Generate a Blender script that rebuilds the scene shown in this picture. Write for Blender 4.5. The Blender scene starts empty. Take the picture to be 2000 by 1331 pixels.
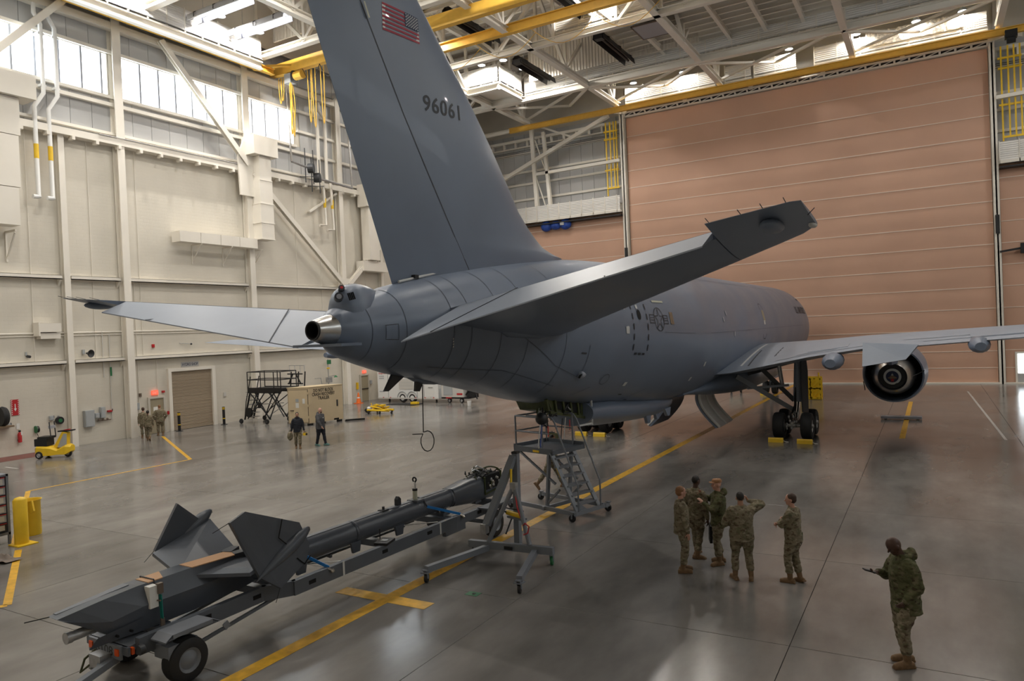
import bpy, bmesh, math, random
from mathutils import Vector, Matrix, noise
random.seed(7)
PI = math.pi
scn = bpy.context.scene
COL = scn.collection

# ------------------------------------------------------------------ camera
F_PX, YAW, PITCH, ROLL, CAM_H = 1422.794, 0.5230192, -0.01263808, -0.04297121, 5.2
fw = Vector((-math.sin(YAW)*math.cos(PITCH), math.cos(YAW)*math.cos(PITCH), math.sin(PITCH)))
_r = Vector((math.cos(YAW), math.sin(YAW), 0)); _u = _r.cross(fw)
cr = _r*math.cos(ROLL) + _u*math.sin(ROLL); cu = -_r*math.sin(ROLL) + _u*math.cos(ROLL)
cam_d = bpy.data.cameras.new('camera'); cam_d.sensor_width = 36.0; cam_d.lens = 36.0*F_PX/2000.0
cam_d.clip_end = 400
cam = bpy.data.objects.new('camera', cam_d); COL.objects.link(cam)
cam.matrix_world = Matrix(((cr.x, cu.x, -fw.x, 0), (cr.y, cu.y, -fw.y, 0), (cr.z, cu.z, -fw.z, CAM_H), (0, 0, 0, 1)))
scn.camera = cam

# ------------------------------------------------------------------ world, exposure
wd = bpy.data.worlds.new('world'); scn.world = wd; wd.use_nodes = True
bg = wd.node_tree.nodes['Background']; bg.inputs[0].default_value = (0.75, 0.82, 0.95, 1); bg.inputs[1].default_value = 1.0
scn.view_settings.view_transform = 'Standard'; scn.view_settings.look = 'None'
scn.view_settings.gamma = 1.0; scn.view_settings.exposure = 0.25
scn.view_settings.use_curve_mapping = False
WINDOW_GLOW = 5.0        # daylight through the translucent clerestory panes
LAMP_W = 2000.0          # one high-bay lamp
LAMP_COL = (1.0, 0.955, 0.89)

# pixel -> world helpers (a pixel gives a direction; the plane it meets gives the place)
def ray(x, y): return fw + cr*((x-1000)/F_PX) - cu*((y-665.5)/F_PX)
EYE = Vector((0, 0, CAM_H))
def atz(x, y, z=0.0): d = ray(x, y); return EYE + d*((z-CAM_H)/d.z)
def atx(x, y, X): d = ray(x, y); return EYE + d*(X/d.x)
def aty(x, y, Y): d = ray(x, y); return EYE + d*(Y/d.y)

# ------------------------------------------------------------------ mesh helpers
def V(*a): return Vector(a)
class MB:
    def __init__(s): s.v = []; s.f = []
    def add(s, vs, fs):
        o = len(s.v); s.v.extend([tuple(p) for p in vs]); s.f.extend([tuple(i+o for i in q) for q in fs]); return s
    def b2(s, a, b):
        x0, y0, z0 = a; x1, y1, z1 = b
        return s.add([(x0,y0,z0),(x1,y0,z0),(x1,y1,z0),(x0,y1,z0),(x0,y0,z1),(x1,y0,z1),(x1,y1,z1),(x0,y1,z1)],
                     [(0,3,2,1),(4,5,6,7),(0,1,5,4),(1,2,6,5),(2,3,7,6),(3,0,4,7)])
    def box(s, c, d, rz=0, rx=0, ry=0):
        R = (Matrix.Rotation(rz,3,'Z') @ Matrix.Rotation(ry,3,'Y') @ Matrix.Rotation(rx,3,'X'))
        c = Vector(c); hx, hy, hz = d[0]/2, d[1]/2, d[2]/2
        vs = [c + R @ Vector(p) for p in [(-hx,-hy,-hz),(hx,-hy,-hz),(hx,hy,-hz),(-hx,hy,-hz),(-hx,-hy,hz),(hx,-hy,hz),(hx,hy,hz),(-hx,hy,hz)]]
        return s.add(vs, [(0,3,2,1),(4,5,6,7),(0,1,5,4),(1,2,6,5),(2,3,7,6),(3,0,4,7)])
    def bar(s, p, q, w, h, up=(0,0,1)):
        p, q = Vector(p), Vector(q); d = (q-p).normalized(); up = Vector(up)
        if abs(d.dot(up)) > .99: up = Vector((1,0,0))
        sx = d.cross(up).normalized()*(w/2); sz = sx.cross(d).normalized()*(h/2)
        vs = [p-sx-sz, p+sx-sz, p+sx+sz, p-sx+sz, q-sx-sz, q+sx-sz, q+sx+sz, q-sx+sz]
        return s.add(vs, [(3,2,1,0),(4,5,6,7),(0,1,5,4),(1,2,6,5),(2,3,7,6),(3,0,4,7)])
    def ibeam(s, p, q, w, h, t=.03, up=(0,0,1)):
        p, q = Vector(p), Vector(q); d = (q-p).normalized(); up = Vector(up)
        if abs(d.dot(up)) > .99: up = Vector((1,0,0))
        sx = d.cross(up).normalized(); sz = sx.cross(d).normalized()
        s.bar(p+sz*(h-t)/2, q+sz*(h-t)/2, w, t, up); s.bar(p-sz*(h-t)/2, q-sz*(h-t)/2, w, t, up)
        return s.bar(p, q, t, h-2*t, up)
    def tube(s, p, q, r, n=10, r2=None, caps=True):
        p, q = Vector(p), Vector(q); d = (q-p).normalized(); a = d.orthogonal().normalized(); b = d.cross(a)
        r2 = r if r2 is None else r2; vs = []
        for c, rr in ((p, r), (q, r2)):
            for i in range(n):
                t = 2*PI*i/n; vs.append(c + a*(rr*math.cos(t)) + b*(rr*math.sin(t)))
        fs = [(i, (i+1)%n, n+(i+1)%n, n+i) for i in range(n)]
        if caps: fs += [tuple(range(n-1,-1,-1)), tuple(range(n, 2*n))]
        return s.add(vs, fs)
    def path(s, pts, r, n=8, closed=False):
        pts = [Vector(p) for p in pts]; m = len(pts); rings = []
        a = None
        for i, p in enumerate(pts):
            if closed: d = pts[(i+1)%m]-pts[i-1]
            else: d = pts[min(i+1,m-1)]-pts[max(i-1,0)]
            d.normalize()
            if a is None: a = d.orthogonal().normalized()
            else: a = (a - d*a.dot(d)).normalized()
            b = d.cross(a); rr = r[i] if isinstance(r, (list, tuple)) else r
            rings.append([p + a*(rr*math.cos(2*PI*k/n)) + b*(rr*math.sin(2*PI*k/n)) for k in range(n)])
        return s.loft(rings, cap=not closed, wrap=closed)
    def loft(s, rings, cap=True, wrap=False):
        n = len(rings[0]); m = len(rings); vs = [p for R in rings for p in R]; fs = []
        for i in range(m if wrap else m-1):
            j = (i+1) % m
            for k in range(n):
                l = (k+1) % n; fs.append((i*n+k, i*n+l, j*n+l, j*n+k))
        if cap: fs += [tuple(range(n-1,-1,-1)), tuple((m-1)*n+k for k in range(n))]
        return s.add(vs, fs)
    def lathe(s, prof, o=(0,0,0), axis=(0,0,1), n=24, caps=True):
        o = Vector(o); d = Vector(axis).normalized(); a = d.orthogonal().normalized(); b = d.cross(a)
        rings = [[o + d*h + a*(max(r,1e-4)*math.cos(2*PI*k/n)) + b*(max(r,1e-4)*math.sin(2*PI*k/n)) for k in range(n)] for r, h in prof]
        return s.loft(rings, cap=caps)
    def ell(s, c, r, n=16, m=10):
        c = Vector(c); rings = []
        for i in range(m+1):
            t = PI*i/m; t = min(max(t, .02), PI-.02)
            rings.append([c + Vector((r[0]*math.sin(t)*math.cos(2*PI*k/n), r[1]*math.sin(t)*math.sin(2*PI*k/n), -r[2]*math.cos(t))) for k in range(n)])
        return s.loft(rings)
    def capsule(s, p, q, r1, r2, n=12):
        p, q = Vector(p), Vector(q); d = q-p; L = max(d.length, 1e-5); prof = []
        for i in range(5): t = PI/2*i/4; prof.append((max(r1*math.sin(t), 1e-3), -r1*math.cos(t)))
        for i in range(5): t = PI/2*i/4; prof.append((max(r2*math.cos(t), 1e-3), L + r2*math.sin(t)))
        return s.lathe(prof, p, d if d.length > 1e-5 else (0,0,1), n)
    def prism(s, poly, o, ex, ey, t):
        o, ex, ey = Vector(o), Vector(ex), Vector(ey); ez = ex.cross(ey).normalized()*t; n = len(poly)
        a = [o + ex*x + ey*y for x, y in poly]; vs = a + [p+ez for p in a]
        fs = [tuple(range(n-1,-1,-1)), tuple(range(n, 2*n))] + [(i, (i+1)%n, n+(i+1)%n, n+i) for i in range(n)]
        return s.add(vs, fs)
    def poly(s, pts): return s.add(pts, [tuple(range(len(pts)))])
    def build(s, name, mat, parent=None, world=False, smooth=None, cat=None, label=None, group=None, kind=None, tag=None):
        vs = s.v
        if parent is not None and world:
            root = parent
            while root.parent is not None: root = root.parent
            M = ROOTM.get(root.name, Matrix()).inverted(); vs = [tuple(M @ Vector(p)) for p in vs]
        me = bpy.data.meshes.new(name); me.from_pydata(vs, [], s.f); me.update()
        bm = bmesh.new(); bm.from_mesh(me); bmesh.ops.recalc_face_normals(bm, faces=bm.faces); bm.to_mesh(me); bm.free()
        if smooth:
            me.shade_smooth(); me.set_sharp_from_angle(angle=math.radians(smooth))
        me.materials.append(MAT[mat] if isinstance(mat, str) else mat)
        ob = bpy.data.objects.new(name, me); COL.objects.link(ob)
        if parent is not None: ob.parent = parent
        settags(ob, label, cat, group, kind)
        return ob
ROOTM = {}
def settags(o, label=None, cat=None, group=None, kind=None):
    if label: o['label'] = label
    if cat: o['category'] = cat
    if group: o['group'] = group
    if kind: o['kind'] = kind
def thing(name, label, cat, loc=(0,0,0), rz=0.0, group=None, kind=None):
    o = bpy.data.objects.new(name, None); COL.objects.link(o); o.empty_display_size = .2
    o.location = loc; o.rotation_euler = (0, 0, rz)
    ROOTM[o.name] = Matrix.Translation(Vector(loc)) @ Matrix.Rotation(rz, 4, 'Z')
    settags(o, label, cat, group, kind); return o
def copy_tree(o, parent=None):
    c = o.copy(); COL.objects.link(c)
    c.parent = parent
    for ch in list(o.children): copy_tree(ch, c)
    return c
def inst(src, loc, rz=0.0, parent=None, scale=None):
    """share the mesh of src in another object"""
    c = src.copy(); COL.objects.link(c); c.location = loc; c.rotation_euler = (0,0,rz); c.parent = parent
    if scale: c.scale = scale
    return c
def text_mesh(txt, size=1.0, spacing=1.0, offset=0.0):
    """flat lettering as verts (x, y) and faces, centred on the origin"""
    cu_ = bpy.data.curves.new('lettering', 'FONT'); cu_.body = txt; cu_.size = size; cu_.align_x = 'CENTER'; cu_.align_y = 'CENTER'
    cu_.space_character = spacing; cu_.offset = offset; cu_.resolution_u = 3
    ob = bpy.data.objects.new('lettering', cu_); COL.objects.link(ob)
    dg = bpy.context.evaluated_depsgraph_get(); me = bpy.data.meshes.new_from_object(ob.evaluated_get(dg))
    vs = [(v.co.x, v.co.y) for v in me.vertices]; fs = [tuple(p.vertices) for p in me.polygons]
    bpy.data.objects.remove(ob); bpy.data.curves.remove(cu_); bpy.data.meshes.remove(me)
    return vs, fs
def flat_text(name, txt, o, ex, ey, w, h, mat, parent, world=True, spacing=1.0, offset=0.0, label=None):
    """lettering fitted in a w x h rectangle centred at o in the plane ex, ey"""
    vs, fs = text_mesh(txt, 1.0, spacing, offset)
    xs = [a for a, b in vs]; ys = [b for a, b in vs]; cx, cy = (min(xs)+max(xs))/2, (min(ys)+max(ys))/2
    sx, sy = w/(max(xs)-min(xs)), h/(max(ys)-min(ys)); o, ex, ey = Vector(o), Vector(ex), Vector(ey)
    m = MB(); m.add([o + ex*((a-cx)*sx) + ey*((b-cy)*sy) for a, b in vs], fs)
    return m.build(name, mat, parent, world=world, label=label)

# ------------------------------------------------------------------ materials
MAT = {}
def mat(name, col, rough=.6, metal=0.0, var=0.0, vscale=3.0, bump=0.0, bscale=20.0, col2=None, emit=0.0, spec=.5, coat=0.0, rvar=0.0, detail=4.0, stretch=None, rand=0.0, ramp=(.35,.65), wc=False):
    m = bpy.data.materials.new(name); m.use_nodes = True; nt = m.node_tree; N = nt.nodes; L = nt.links
    b = N['Principled BSDF']; c = (*col, 1)
    b.inputs['Base Color'].default_value = c; b.inputs['Roughness'].default_value = rough; b.inputs['Metallic'].default_value = metal
    b.inputs['Specular IOR Level'].default_value = spec; b.inputs['Coat Weight'].default_value = coat
    tc = None
    def coords():
        nonlocal tc
        if tc is None:
            t = N.new('ShaderNodeNewGeometry' if wc else 'ShaderNodeTexCoord'); tc = t.outputs['Position' if wc else 'Object']
            if stretch:
                mp = N.new('ShaderNodeMapping'); mp.inputs['Scale'].default_value = stretch; L.new(tc, mp.inputs['Vector']); tc = mp.outputs[0]
        return tc
    src = None
    if var or col2 or rvar:
        n = N.new('ShaderNodeTexNoise'); n.inputs['Scale'].default_value = vscale; n.inputs['Detail'].default_value = detail; L.new(coords(), n.inputs['Vector'])
        rp = N.new('ShaderNodeValToRGB'); e = rp.color_ramp.elements; e[0].position, e[1].position = ramp
        c2 = (*col2, 1) if col2 else (*[min(1, k*(1+var)) for k in col], 1)
        c1 = c if col2 else (*[k*(1-var) for k in col], 1)
        e[0].color = c1; e[1].color = c2; L.new(n.outputs['Fac'], rp.inputs['Fac']); src = rp.outputs['Color']
        if rvar:
            mr = N.new('ShaderNodeMapRange'); mr.inputs['From Min'].default_value = .3; mr.inputs['From Max'].default_value = .7
            mr.inputs['To Min'].default_value = max(.02, rough-rvar); mr.inputs['To Max'].default_value = min(1, rough+rvar)
            L.new(n.outputs['Fac'], mr.inputs['Value']); L.new(mr.outputs[0], b.inputs['Roughness'])
    if rand:
        oi = N.new('ShaderNodeObjectInfo'); mr = N.new('ShaderNodeMapRange'); mr.inputs['To Min'].default_value = 1-rand; mr.inputs['To Max'].default_value = 1+rand
        L.new(oi.outputs['Random'], mr.inputs['Value']); mx = N.new('ShaderNodeVectorMath'); mx.operation = 'SCALE'
        if src: L.new(src, mx.inputs[0])
        else: mx.inputs[0].default_value = col
        L.new(mr.outputs[0], mx.inputs['Scale']); src = mx.outputs[0]
    if src: L.new(src, b.inputs['Base Color'])
    if bump:
        n = N.new('ShaderNodeTexNoise'); n.inputs['Scale'].default_value = bscale; n.inputs['Detail'].default_value = 3; L.new(coords(), n.inputs['Vector'])
        bp = N.new('ShaderNodeBump'); bp.inputs['Strength'].default_value = bump; bp.inputs['Distance'].default_value = .02
        L.new(n.outputs['Fac'], bp.inputs['Height']); L.new(bp.outputs[0], b.inputs['Normal'])
    if emit:
        b.inputs['Emission Color'].default_value = c; b.inputs['Emission Strength'].default_value = emit
    MAT[name] = m; return m
def wave_bump(m, scale, axis, strength=.5, dist=.02, prof='SIN'):
    """ribs or block courses too fine to be pieces"""
    nt = m.node_tree; N = nt.nodes; L = nt.links
    t = N.new('ShaderNodeTexCoord'); w = N.new('ShaderNodeTexWave'); w.wave_type = 'BANDS'; w.bands_direction = axis; w.wave_profile = prof
    w.inputs['Scale'].default_value = scale; L.new(t.outputs['Object'], w.inputs['Vector'])
    bp = N.new('ShaderNodeBump'); bp.inputs['Strength'].default_value = strength; bp.inputs['Distance'].default_value = dist
    L.new(w.outputs['Fac'], bp.inputs['Height']); L.new(bp.outputs[0], N['Principled BSDF'].inputs['Normal'])
def brick_bump(m, w, h, swap):
    nt = m.node_tree; N = nt.nodes; L = nt.links
    t = N.new('ShaderNodeTexCoord'); sp = N.new('ShaderNodeSeparateXYZ'); cb = N.new('ShaderNodeCombineXYZ'); L.new(t.outputs['Object'], sp.inputs[0])
    L.new(sp.outputs['Y' if swap else 'X'], cb.inputs['X']); L.new(sp.outputs['Z'], cb.inputs['Y'])
    br = N.new('ShaderNodeTexBrick'); br.inputs['Scale'].default_value = 1; br.inputs['Brick Width'].default_value = w; br.inputs['Row Height'].default_value = h; br.inputs['Mortar Size'].default_value = .012
    L.new(cb.outputs[0], br.inputs['Vector'])
    bp = N.new('ShaderNodeBump'); bp.invert = True; bp.inputs['Strength'].default_value = .35; bp.inputs['Distance'].default_value = .01
    L.new(br.outputs['Fac'], bp.inputs['Height']); L.new(bp.outputs[0], N['Principled BSDF'].inputs['Normal'])

mat('concrete', (.125,.116,.107), rough=.19, col2=(.255,.242,.225), vscale=.6, rvar=.04, detail=9, stretch=(1,.4,1), rand=.07, bump=.006, bscale=2.5, ramp=(.22,.78), wc=True)
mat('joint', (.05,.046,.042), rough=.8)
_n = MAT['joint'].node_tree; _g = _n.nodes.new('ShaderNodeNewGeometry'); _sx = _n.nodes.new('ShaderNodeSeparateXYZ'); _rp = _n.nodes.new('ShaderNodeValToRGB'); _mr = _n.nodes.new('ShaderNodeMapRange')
_mr.inputs['From Min'].default_value = -14.5; _mr.inputs['From Max'].default_value = -14.0; _rp.color_ramp.elements[0].color = (.42,.39,.36,1); _rp.color_ramp.elements[1].color = (.05,.046,.042,1)   # joint colour turns paler on the left-hand side
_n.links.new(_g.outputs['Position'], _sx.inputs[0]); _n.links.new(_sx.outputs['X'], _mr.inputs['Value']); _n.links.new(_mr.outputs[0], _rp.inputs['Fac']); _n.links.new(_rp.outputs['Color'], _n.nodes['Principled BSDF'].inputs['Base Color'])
def stain(m, scale, lo, hi, stretch):
    nt = m.node_tree; N = nt.nodes; L = nt.links; b = N['Principled BSDF']; old = b.inputs['Base Color'].links[0].from_socket
    g = N.new('ShaderNodeNewGeometry'); mp = N.new('ShaderNodeMapping'); mp.inputs['Scale'].default_value = stretch; L.new(g.outputs['Position'], mp.inputs[0])
    n = N.new('ShaderNodeTexNoise'); n.inputs['Scale'].default_value = scale; n.inputs['Detail'].default_value = 6; n.inputs['Roughness'].default_value = .6; L.new(mp.outputs[0], n.inputs['Vector'])
    mr = N.new('ShaderNodeMapRange'); mr.inputs['From Min'].default_value = .3; mr.inputs['From Max'].default_value = .62; mr.inputs['To Min'].default_value = lo; mr.inputs['To Max'].default_value = hi; L.new(n.outputs['Fac'], mr.inputs['Value'])
    mx = N.new('ShaderNodeVectorMath'); mx.operation = 'SCALE'; L.new(old, mx.inputs[0]); L.new(mr.outputs[0], mx.inputs['Scale']); L.new(mx.outputs[0], b.inputs['Base Color'])
stain(MAT['concrete'], 1.3, .84, 1.12, (1,.4,1))
mat('line_yellow', (.72,.40,.03), rough=.35, var=.18, vscale=5)
mat('line_white', (.55,.53,.5), rough=.4)
mat('red_floor', (.18,.06,.05), rough=.5, var=.2)
mat('block', (.68,.635,.545), rough=.65, var=.04, vscale=.6); brick_bump(MAT['block'], .4, .2, True)
mat('cream', (.82,.775,.69), rough=.5, var=.03, vscale=.5)
mat('cream_dark', (.56,.52,.45), rough=.6, var=.05, vscale=.5)
mat('panel_grey', (.46,.46,.455), rough=.45, rand=.05)
mat('rib_white', (.80,.78,.74), rough=.5); wave_bump(MAT['rib_white'], 2.2, 'Z', .9, .03)
mat('rib_cream', (.66,.61,.53), rough=.55); wave_bump(MAT['rib_cream'], 1.2, 'X', .9, .05)
mat('roof_deck', (.58,.53,.46), rough=.7); wave_bump(MAT['roof_deck'], 1.0, 'Y', .8, .05)
mat('salmon', (.63,.39,.28), rough=.75, var=.05, vscale=.25, rand=.03, bump=.05, bscale=1.2, wc=True)
mat('seam', (.80,.66,.55), rough=.6)
mat('crane_yellow', (.80,.47,.07), rough=.45, var=.04)
mat('safety_yellow', (.85,.55,.02), rough=.45, var=.05)
mat('window_glow', (.86,.94,1.0), rough=.5, emit=WINDOW_GLOW)
mat('mullion', (.35,.36,.40), rough=.5)
mat('tan_door', (.33,.26,.18), rough=.55); wave_bump(MAT['tan_door'], 4.0, 'Z', .6, .02)
mat('olive_door', (.36,.31,.21), rough=.5)
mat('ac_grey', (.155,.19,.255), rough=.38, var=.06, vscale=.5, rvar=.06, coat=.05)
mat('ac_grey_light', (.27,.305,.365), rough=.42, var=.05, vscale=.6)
mat('ac_dark', (.03,.032,.036), rough=.5)
mat('ac_line', (.045,.05,.06), rough=.6)
mat('ac_joint', (.085,.102,.135), rough=.5)
mat('decal_dark', (.022,.025,.032), rough=.55)
mat('decal_pale', (.62,.62,.60), rough=.5)
mat('decal_cream', (.52,.52,.40), rough=.5)
mat('steel', (.55,.53,.50), rough=.28, metal=1.0, var=.08, vscale=6)
mat('chrome', (.8,.8,.8), rough=.12, metal=1.0)
mat('black', (.012,.012,.013), rough=.5)
mat('rubber', (.016,.016,.017), rough=.7, bump=.1, bscale=40)
mat('hole', (.004,.004,.004), rough=.9)
mat('gse_grey', (.105,.118,.138), rough=.42, var=.06, vscale=2)
mat('gse_light', (.19,.205,.23), rough=.45, var=.05, vscale=2)
mat('boom_grey', (.085,.096,.115), rough=.36, var=.06, vscale=1.5)
mat('boom_tan', (.62,.36,.19), rough=.6)
mat('green_primer', (.055,.068,.018), rough=.5, var=.2, vscale=6)
mat('olive', (.07,.075,.03), rough=.7)
mat('white', (.80,.80,.78), rough=.45)
mat('offwhite', (.62,.60,.56), rough=.5)
mat('paper', (.8,.79,.75), rough=.8)
mat('red', (.50,.02,.025), rough=.45)
mat('flag_red', (.40,.035,.06), rough=.6)
mat('flag_blue', (.02,.03,.075), rough=.6)
mat('orange', (.85,.17,.02), rough=.5)
mat('orange_lens', (.80,.10,.01), rough=.25)
mat('exit_red', (1.0,.12,.06), rough=.4, emit=.8)
mat('blue', (.015,.06,.32), rough=.5, var=.3, vscale=4)
mat('strap_blue', (.02,.22,.62), rough=.6)
mat('strap_teal', (.01,.22,.18), rough=.6)
mat('green', (.02,.16,.06), rough=.5)
mat('container_tan', (.66,.53,.34), rough=.55, var=.04, vscale=1.5)
mat('galv', (.42,.42,.42), rough=.4, metal=.6, var=.15, vscale=8)
mat('box_grey', (.40,.42,.43), rough=.45)
mat('brown_box', (.16,.12,.09), rough=.6)
mat('lamp_shade', (.55,.57,.62), rough=.35, metal=.5)
mat('lamp_glow', (1.0,.97,.92), emit=10.0)
mat('heater_skin', (.72,.73,.76), rough=.25, metal=.7)
mat('heater_glow', (.92,.92,1.0), emit=4.0)
mat('tarp', (.55,.52,.46), rough=.4, var=.5, vscale=6)
mat('rope', (.75,.45,.06), rough=.7)
mat('wood', (.22,.15,.09), rough=.7, var=.2, vscale=6)
mat('skin_light', (.55,.30,.22), rough=.5)
mat('skin_tan', (.42,.23,.15), rough=.5)
mat('skin_dark', (.075,.035,.022), rough=.45)
mat('hair_dark', (.014,.010,.008), rough=.6)
mat('hair_brown', (.055,.028,.016), rough=.6)
mat('hair_ginger', (.24,.11,.045), rough=.6)
mat('cap_tan', (.34,.17,.08), rough=.8)
mat('boot', (.18,.105,.05), rough=.75, var=.15, vscale=20)
mat('navy_cloth', (.012,.014,.022), rough=.85)
mat('grey_cloth', (.075,.075,.08), rough=.9, var=.08, vscale=12)
mat('shoe', (.10,.22,.20), rough=.6)
def camo(name, cols, scale=9.0):
    m = bpy.data.materials.new(name); m.use_nodes = True; nt = m.node_tree; N = nt.nodes; L = nt.links; b = N['Principled BSDF']
    t = N.new('ShaderNodeTexCoord'); mp = N.new('ShaderNodeMapping'); mp.inputs['Scale'].default_value = (1,1,1.7); L.new(t.outputs['Object'], mp.inputs[0])
    last = None
    for i, c in enumerate(cols):
        if i == 0: continue
        n = N.new('ShaderNodeTexNoise'); n.inputs['Scale'].default_value = scale*(1+.35*i); n.inputs['Detail'].default_value = 3; n.noise_dimensions = '4D'; n.inputs['W'].default_value = i*7.3
        L.new(mp.outputs[0], n.inputs['Vector'])
        rp = N.new('ShaderNodeValToRGB'); e = rp.color_ramp.elements; e[0].position = .48+.02*i; e[1].position = .58+.02*i; L.new(n.outputs['Fac'], rp.inputs['Fac'])
        mx = N.new('ShaderNodeMix'); mx.data_type = 'RGBA'; L.new(rp.outputs['Color'], mx.inputs[0])
        if last is None: mx.inputs[6].default_value = (*cols[0], 1)
        else: L.new(last, mx.inputs[6])
        mx.inputs[7].default_value = (*c, 1); last = mx.outputs[2]
    L.new(last, b.inputs['Base Color']); b.inputs['Roughness'].default_value = .9; b.inputs['Specular IOR Level'].default_value = .2
    n = N.new('ShaderNodeTexNoise'); n.inputs['Scale'].default_value = 14; n.inputs['Detail'].default_value = 3; L.new(t.outputs['Object'], n.inputs['Vector'])
    bp = N.new('ShaderNodeBump'); bp.inputs['Strength'].default_value = .6; bp.inputs['Distance'].default_value = .03; L.new(n.outputs['Fac'], bp.inputs['Height']); L.new(bp.outputs[0], b.inputs['Normal'])
    MAT[name] = m
camo('camo', [(.215,.18,.12), (.135,.128,.075), (.29,.25,.18), (.10,.07,.045)], 6.5)
camo('camo_green', [(.105,.105,.052), (.075,.08,.036), (.155,.135,.08), (.055,.042,.024)], 6.5)
# ================================================================== THE HANGAR
WX, DY = -40.4, 61.9          # left wall plane, front (door) wall plane
RX, BY, ROOF = 22.9, -8.0, 30.6
def struct(name, mb, m, smooth=None, parent=None, kind=True):
    o = mb.build(name, m, parent, smooth=smooth)
    if parent is None: o['kind'] = 'structure'
    return o
# ---- floor: sub-base and single cast slabs with open joints
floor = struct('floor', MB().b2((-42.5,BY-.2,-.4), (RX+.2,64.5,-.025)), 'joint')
sx0, sy0, SW, SL = -42.12, -10.9, 5.0, 4.6
sm = MB(); g = .006; c = .003
sm.add([(g,g,-.03),(SW-g,g,-.03),(SW-g,SL-g,-.03),(g,SL-g,-.03),(g,g,-c),(SW-g,g,-c),(SW-g,SL-g,-c),(g,SL-g,-c),(g+c,g+c,0),(SW-g-c,g+c,0),(SW-g-c,SL-g-c,0),(g+c,SL-g-c,0)],
       [(0,1,5,4),(1,2,6,5),(2,3,7,6),(3,0,4,7),(4,5,9,8),(5,6,10,9),(6,7,11,10),(7,4,8,11),(8,9,10,11)])
slab0 = None
for i in range(13):
    for j in range(16):
        if slab0 is None: slab0 = sm.build('slab', 'concrete', floor); slab0.location = (sx0, sy0, 0)
        else: inst(slab0, (sx0+i*SW, sy0+j*SL, 0), 0, floor)
def stripe(a, b, w, m='line_yellow', z=.004):
    a, b = Vector((*a[:2],0)), Vector((*b[:2],0)); d = (b-a).normalized(); n = Vector((-d.y,d.x,0))*(w/2)
    MB().prism([(0,0),(1,0),(1,1),(0,1)], a-n+Vector((0,0,.0005)), b-a, n*2, z).build('painted_line', m, floor)
stripe((-9.53,-2), (-9.53,61.5), .30)
stripe((-10.75,11.13), (-8.5,11.13), .34, z=.0055)
stripe(atz(1779,785), atz(1762,857), .22)
stripe(atz(55,960), atz(28,1062), .16); stripe(atz(36,1075), atz(14,1183), .16); stripe(atz(14,1183), atz(-30,1192), .16)
stripe(atz(55,960), atz(372,898), .12); stripe(atz(372,898), atz(318,853), .16)
stripe(atz(10,913), atz(35,916), .1, 'line_white'); stripe(atz(1890,765), atz(1965,860), .1, 'line_white')
MB().b2((-40.3,16.9,.0005),(-38.6,21.2,.005)).build('painted_zone', 'red_floor', floor)

# ---- left wall: block below, metal panels above
wl = struct('wall_left', MB().b2((WX-.4,BY,0),(WX,64.5,ROOF)), 'block')
def LW(name, a, b, m='cream'):       # (y,z,out) boxes standing proud of the left wall
    return MB().b2((WX+a[2],a[0],a[1]),(WX+b[2],b[0],b[1])).build(name, m, wl)
COLS = [(-1.6,.5,24),(7.3,.5,24),(16.3,.5,24),(25.3,.5,24),(34.3,.5,24),(43.2,.5,24),(52.2,.5,24)]
for y, w, h in COLS:
    m = MB(); m.ibeam((WX+.32,y,0),(WX+.32,y,17.2), w*.85, .5, .06, up=(1,0,0)); m.ibeam((WX+.32,y,17.2),(WX+.32,y,h), w, .55, .07, up=(1,0,0))
    m.build('column', 'cream', wl)
for y in (12.9, 22.05, 31.2 if False else 48.0):
    MB().ibeam((WX+.22,y,0),(WX+.22,y,16.9), .32, .34, .04, up=(1,0,0)).build('column', 'cream', wl)
ys = [BY]+sorted([y for y,_,_ in COLS]+[12.9,22.05,48.0])+[61.7]
for k in range(len(ys)-1):
    a, b = ys[k]+.24, ys[k+1]-.24
    if b < 12: continue
    for z in (4.46, 9.0):
        m = MB(); m.b2((WX,a,z),(WX+.34,b,z+.05)); m.b2((WX+.28,a,z),(WX+.34,b,z+.22)); m.b2((WX,a,z+.2),(WX+.34,b,z+.22))
        m.prism([(0,0),(.3,0),(0,-.35)], (WX+.02,b,z), (1,0,0), (0,0,1), .12); m.build('girt', 'cream', wl)
LW('ledge_beam', (BY,16.75,0), (61.7,17.12,.62)); LW('ledge_rail', (BY,17.35,0), (61.7,17.5,.35))
for k in range(34): LW('rail_clip', (16+k*1.3,16.55,.3), (16.16+k*1.3,16.75,.7))
MB().path([(WX+.66,24+k*.5,17.16) for k in range(20)],.03,6).build('conduit','galv',wl)
# metal panels above the ledge, each a piece with its own edge, either side of the window band
pan = MB().b2((0,.012,0),(.06,1.188,1)).build('panel', 'panel_grey', wl); pan.location = (WX+.02, 12.0, 17.12); pan.scale = (1,1,2.45)
for k in range(42):
    y = 12.0+1.2*k
    if y > 61: break
    bands = [(17.12,2.45),(22.15,1.35)]
    if 38.9 < y < 46.4 or y > 51.9: bands = [(17.12,6.4)]
    for z, h in bands + [(24.1,6.4)]:
        if k == 0 and z == 17.12: continue
        inst(pan, (WX+.02,y,z), 0, wl, (1,1,h))
LW('girt', (12,19.0,0.08), (61.7,19.2,.32)); LW('sill', (12,19.45,.05), (39.1,19.62,.3)); LW('head_trim', (12,22.02,.05), (39.1,22.2,.3))
for z in (20.6, 22.1): LW('girt', (39.2,z,.08), (46.5,z+.18,.3))
LW('top_beam', (BY,23.35,.1), (61.7,23.75,.55))
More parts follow.
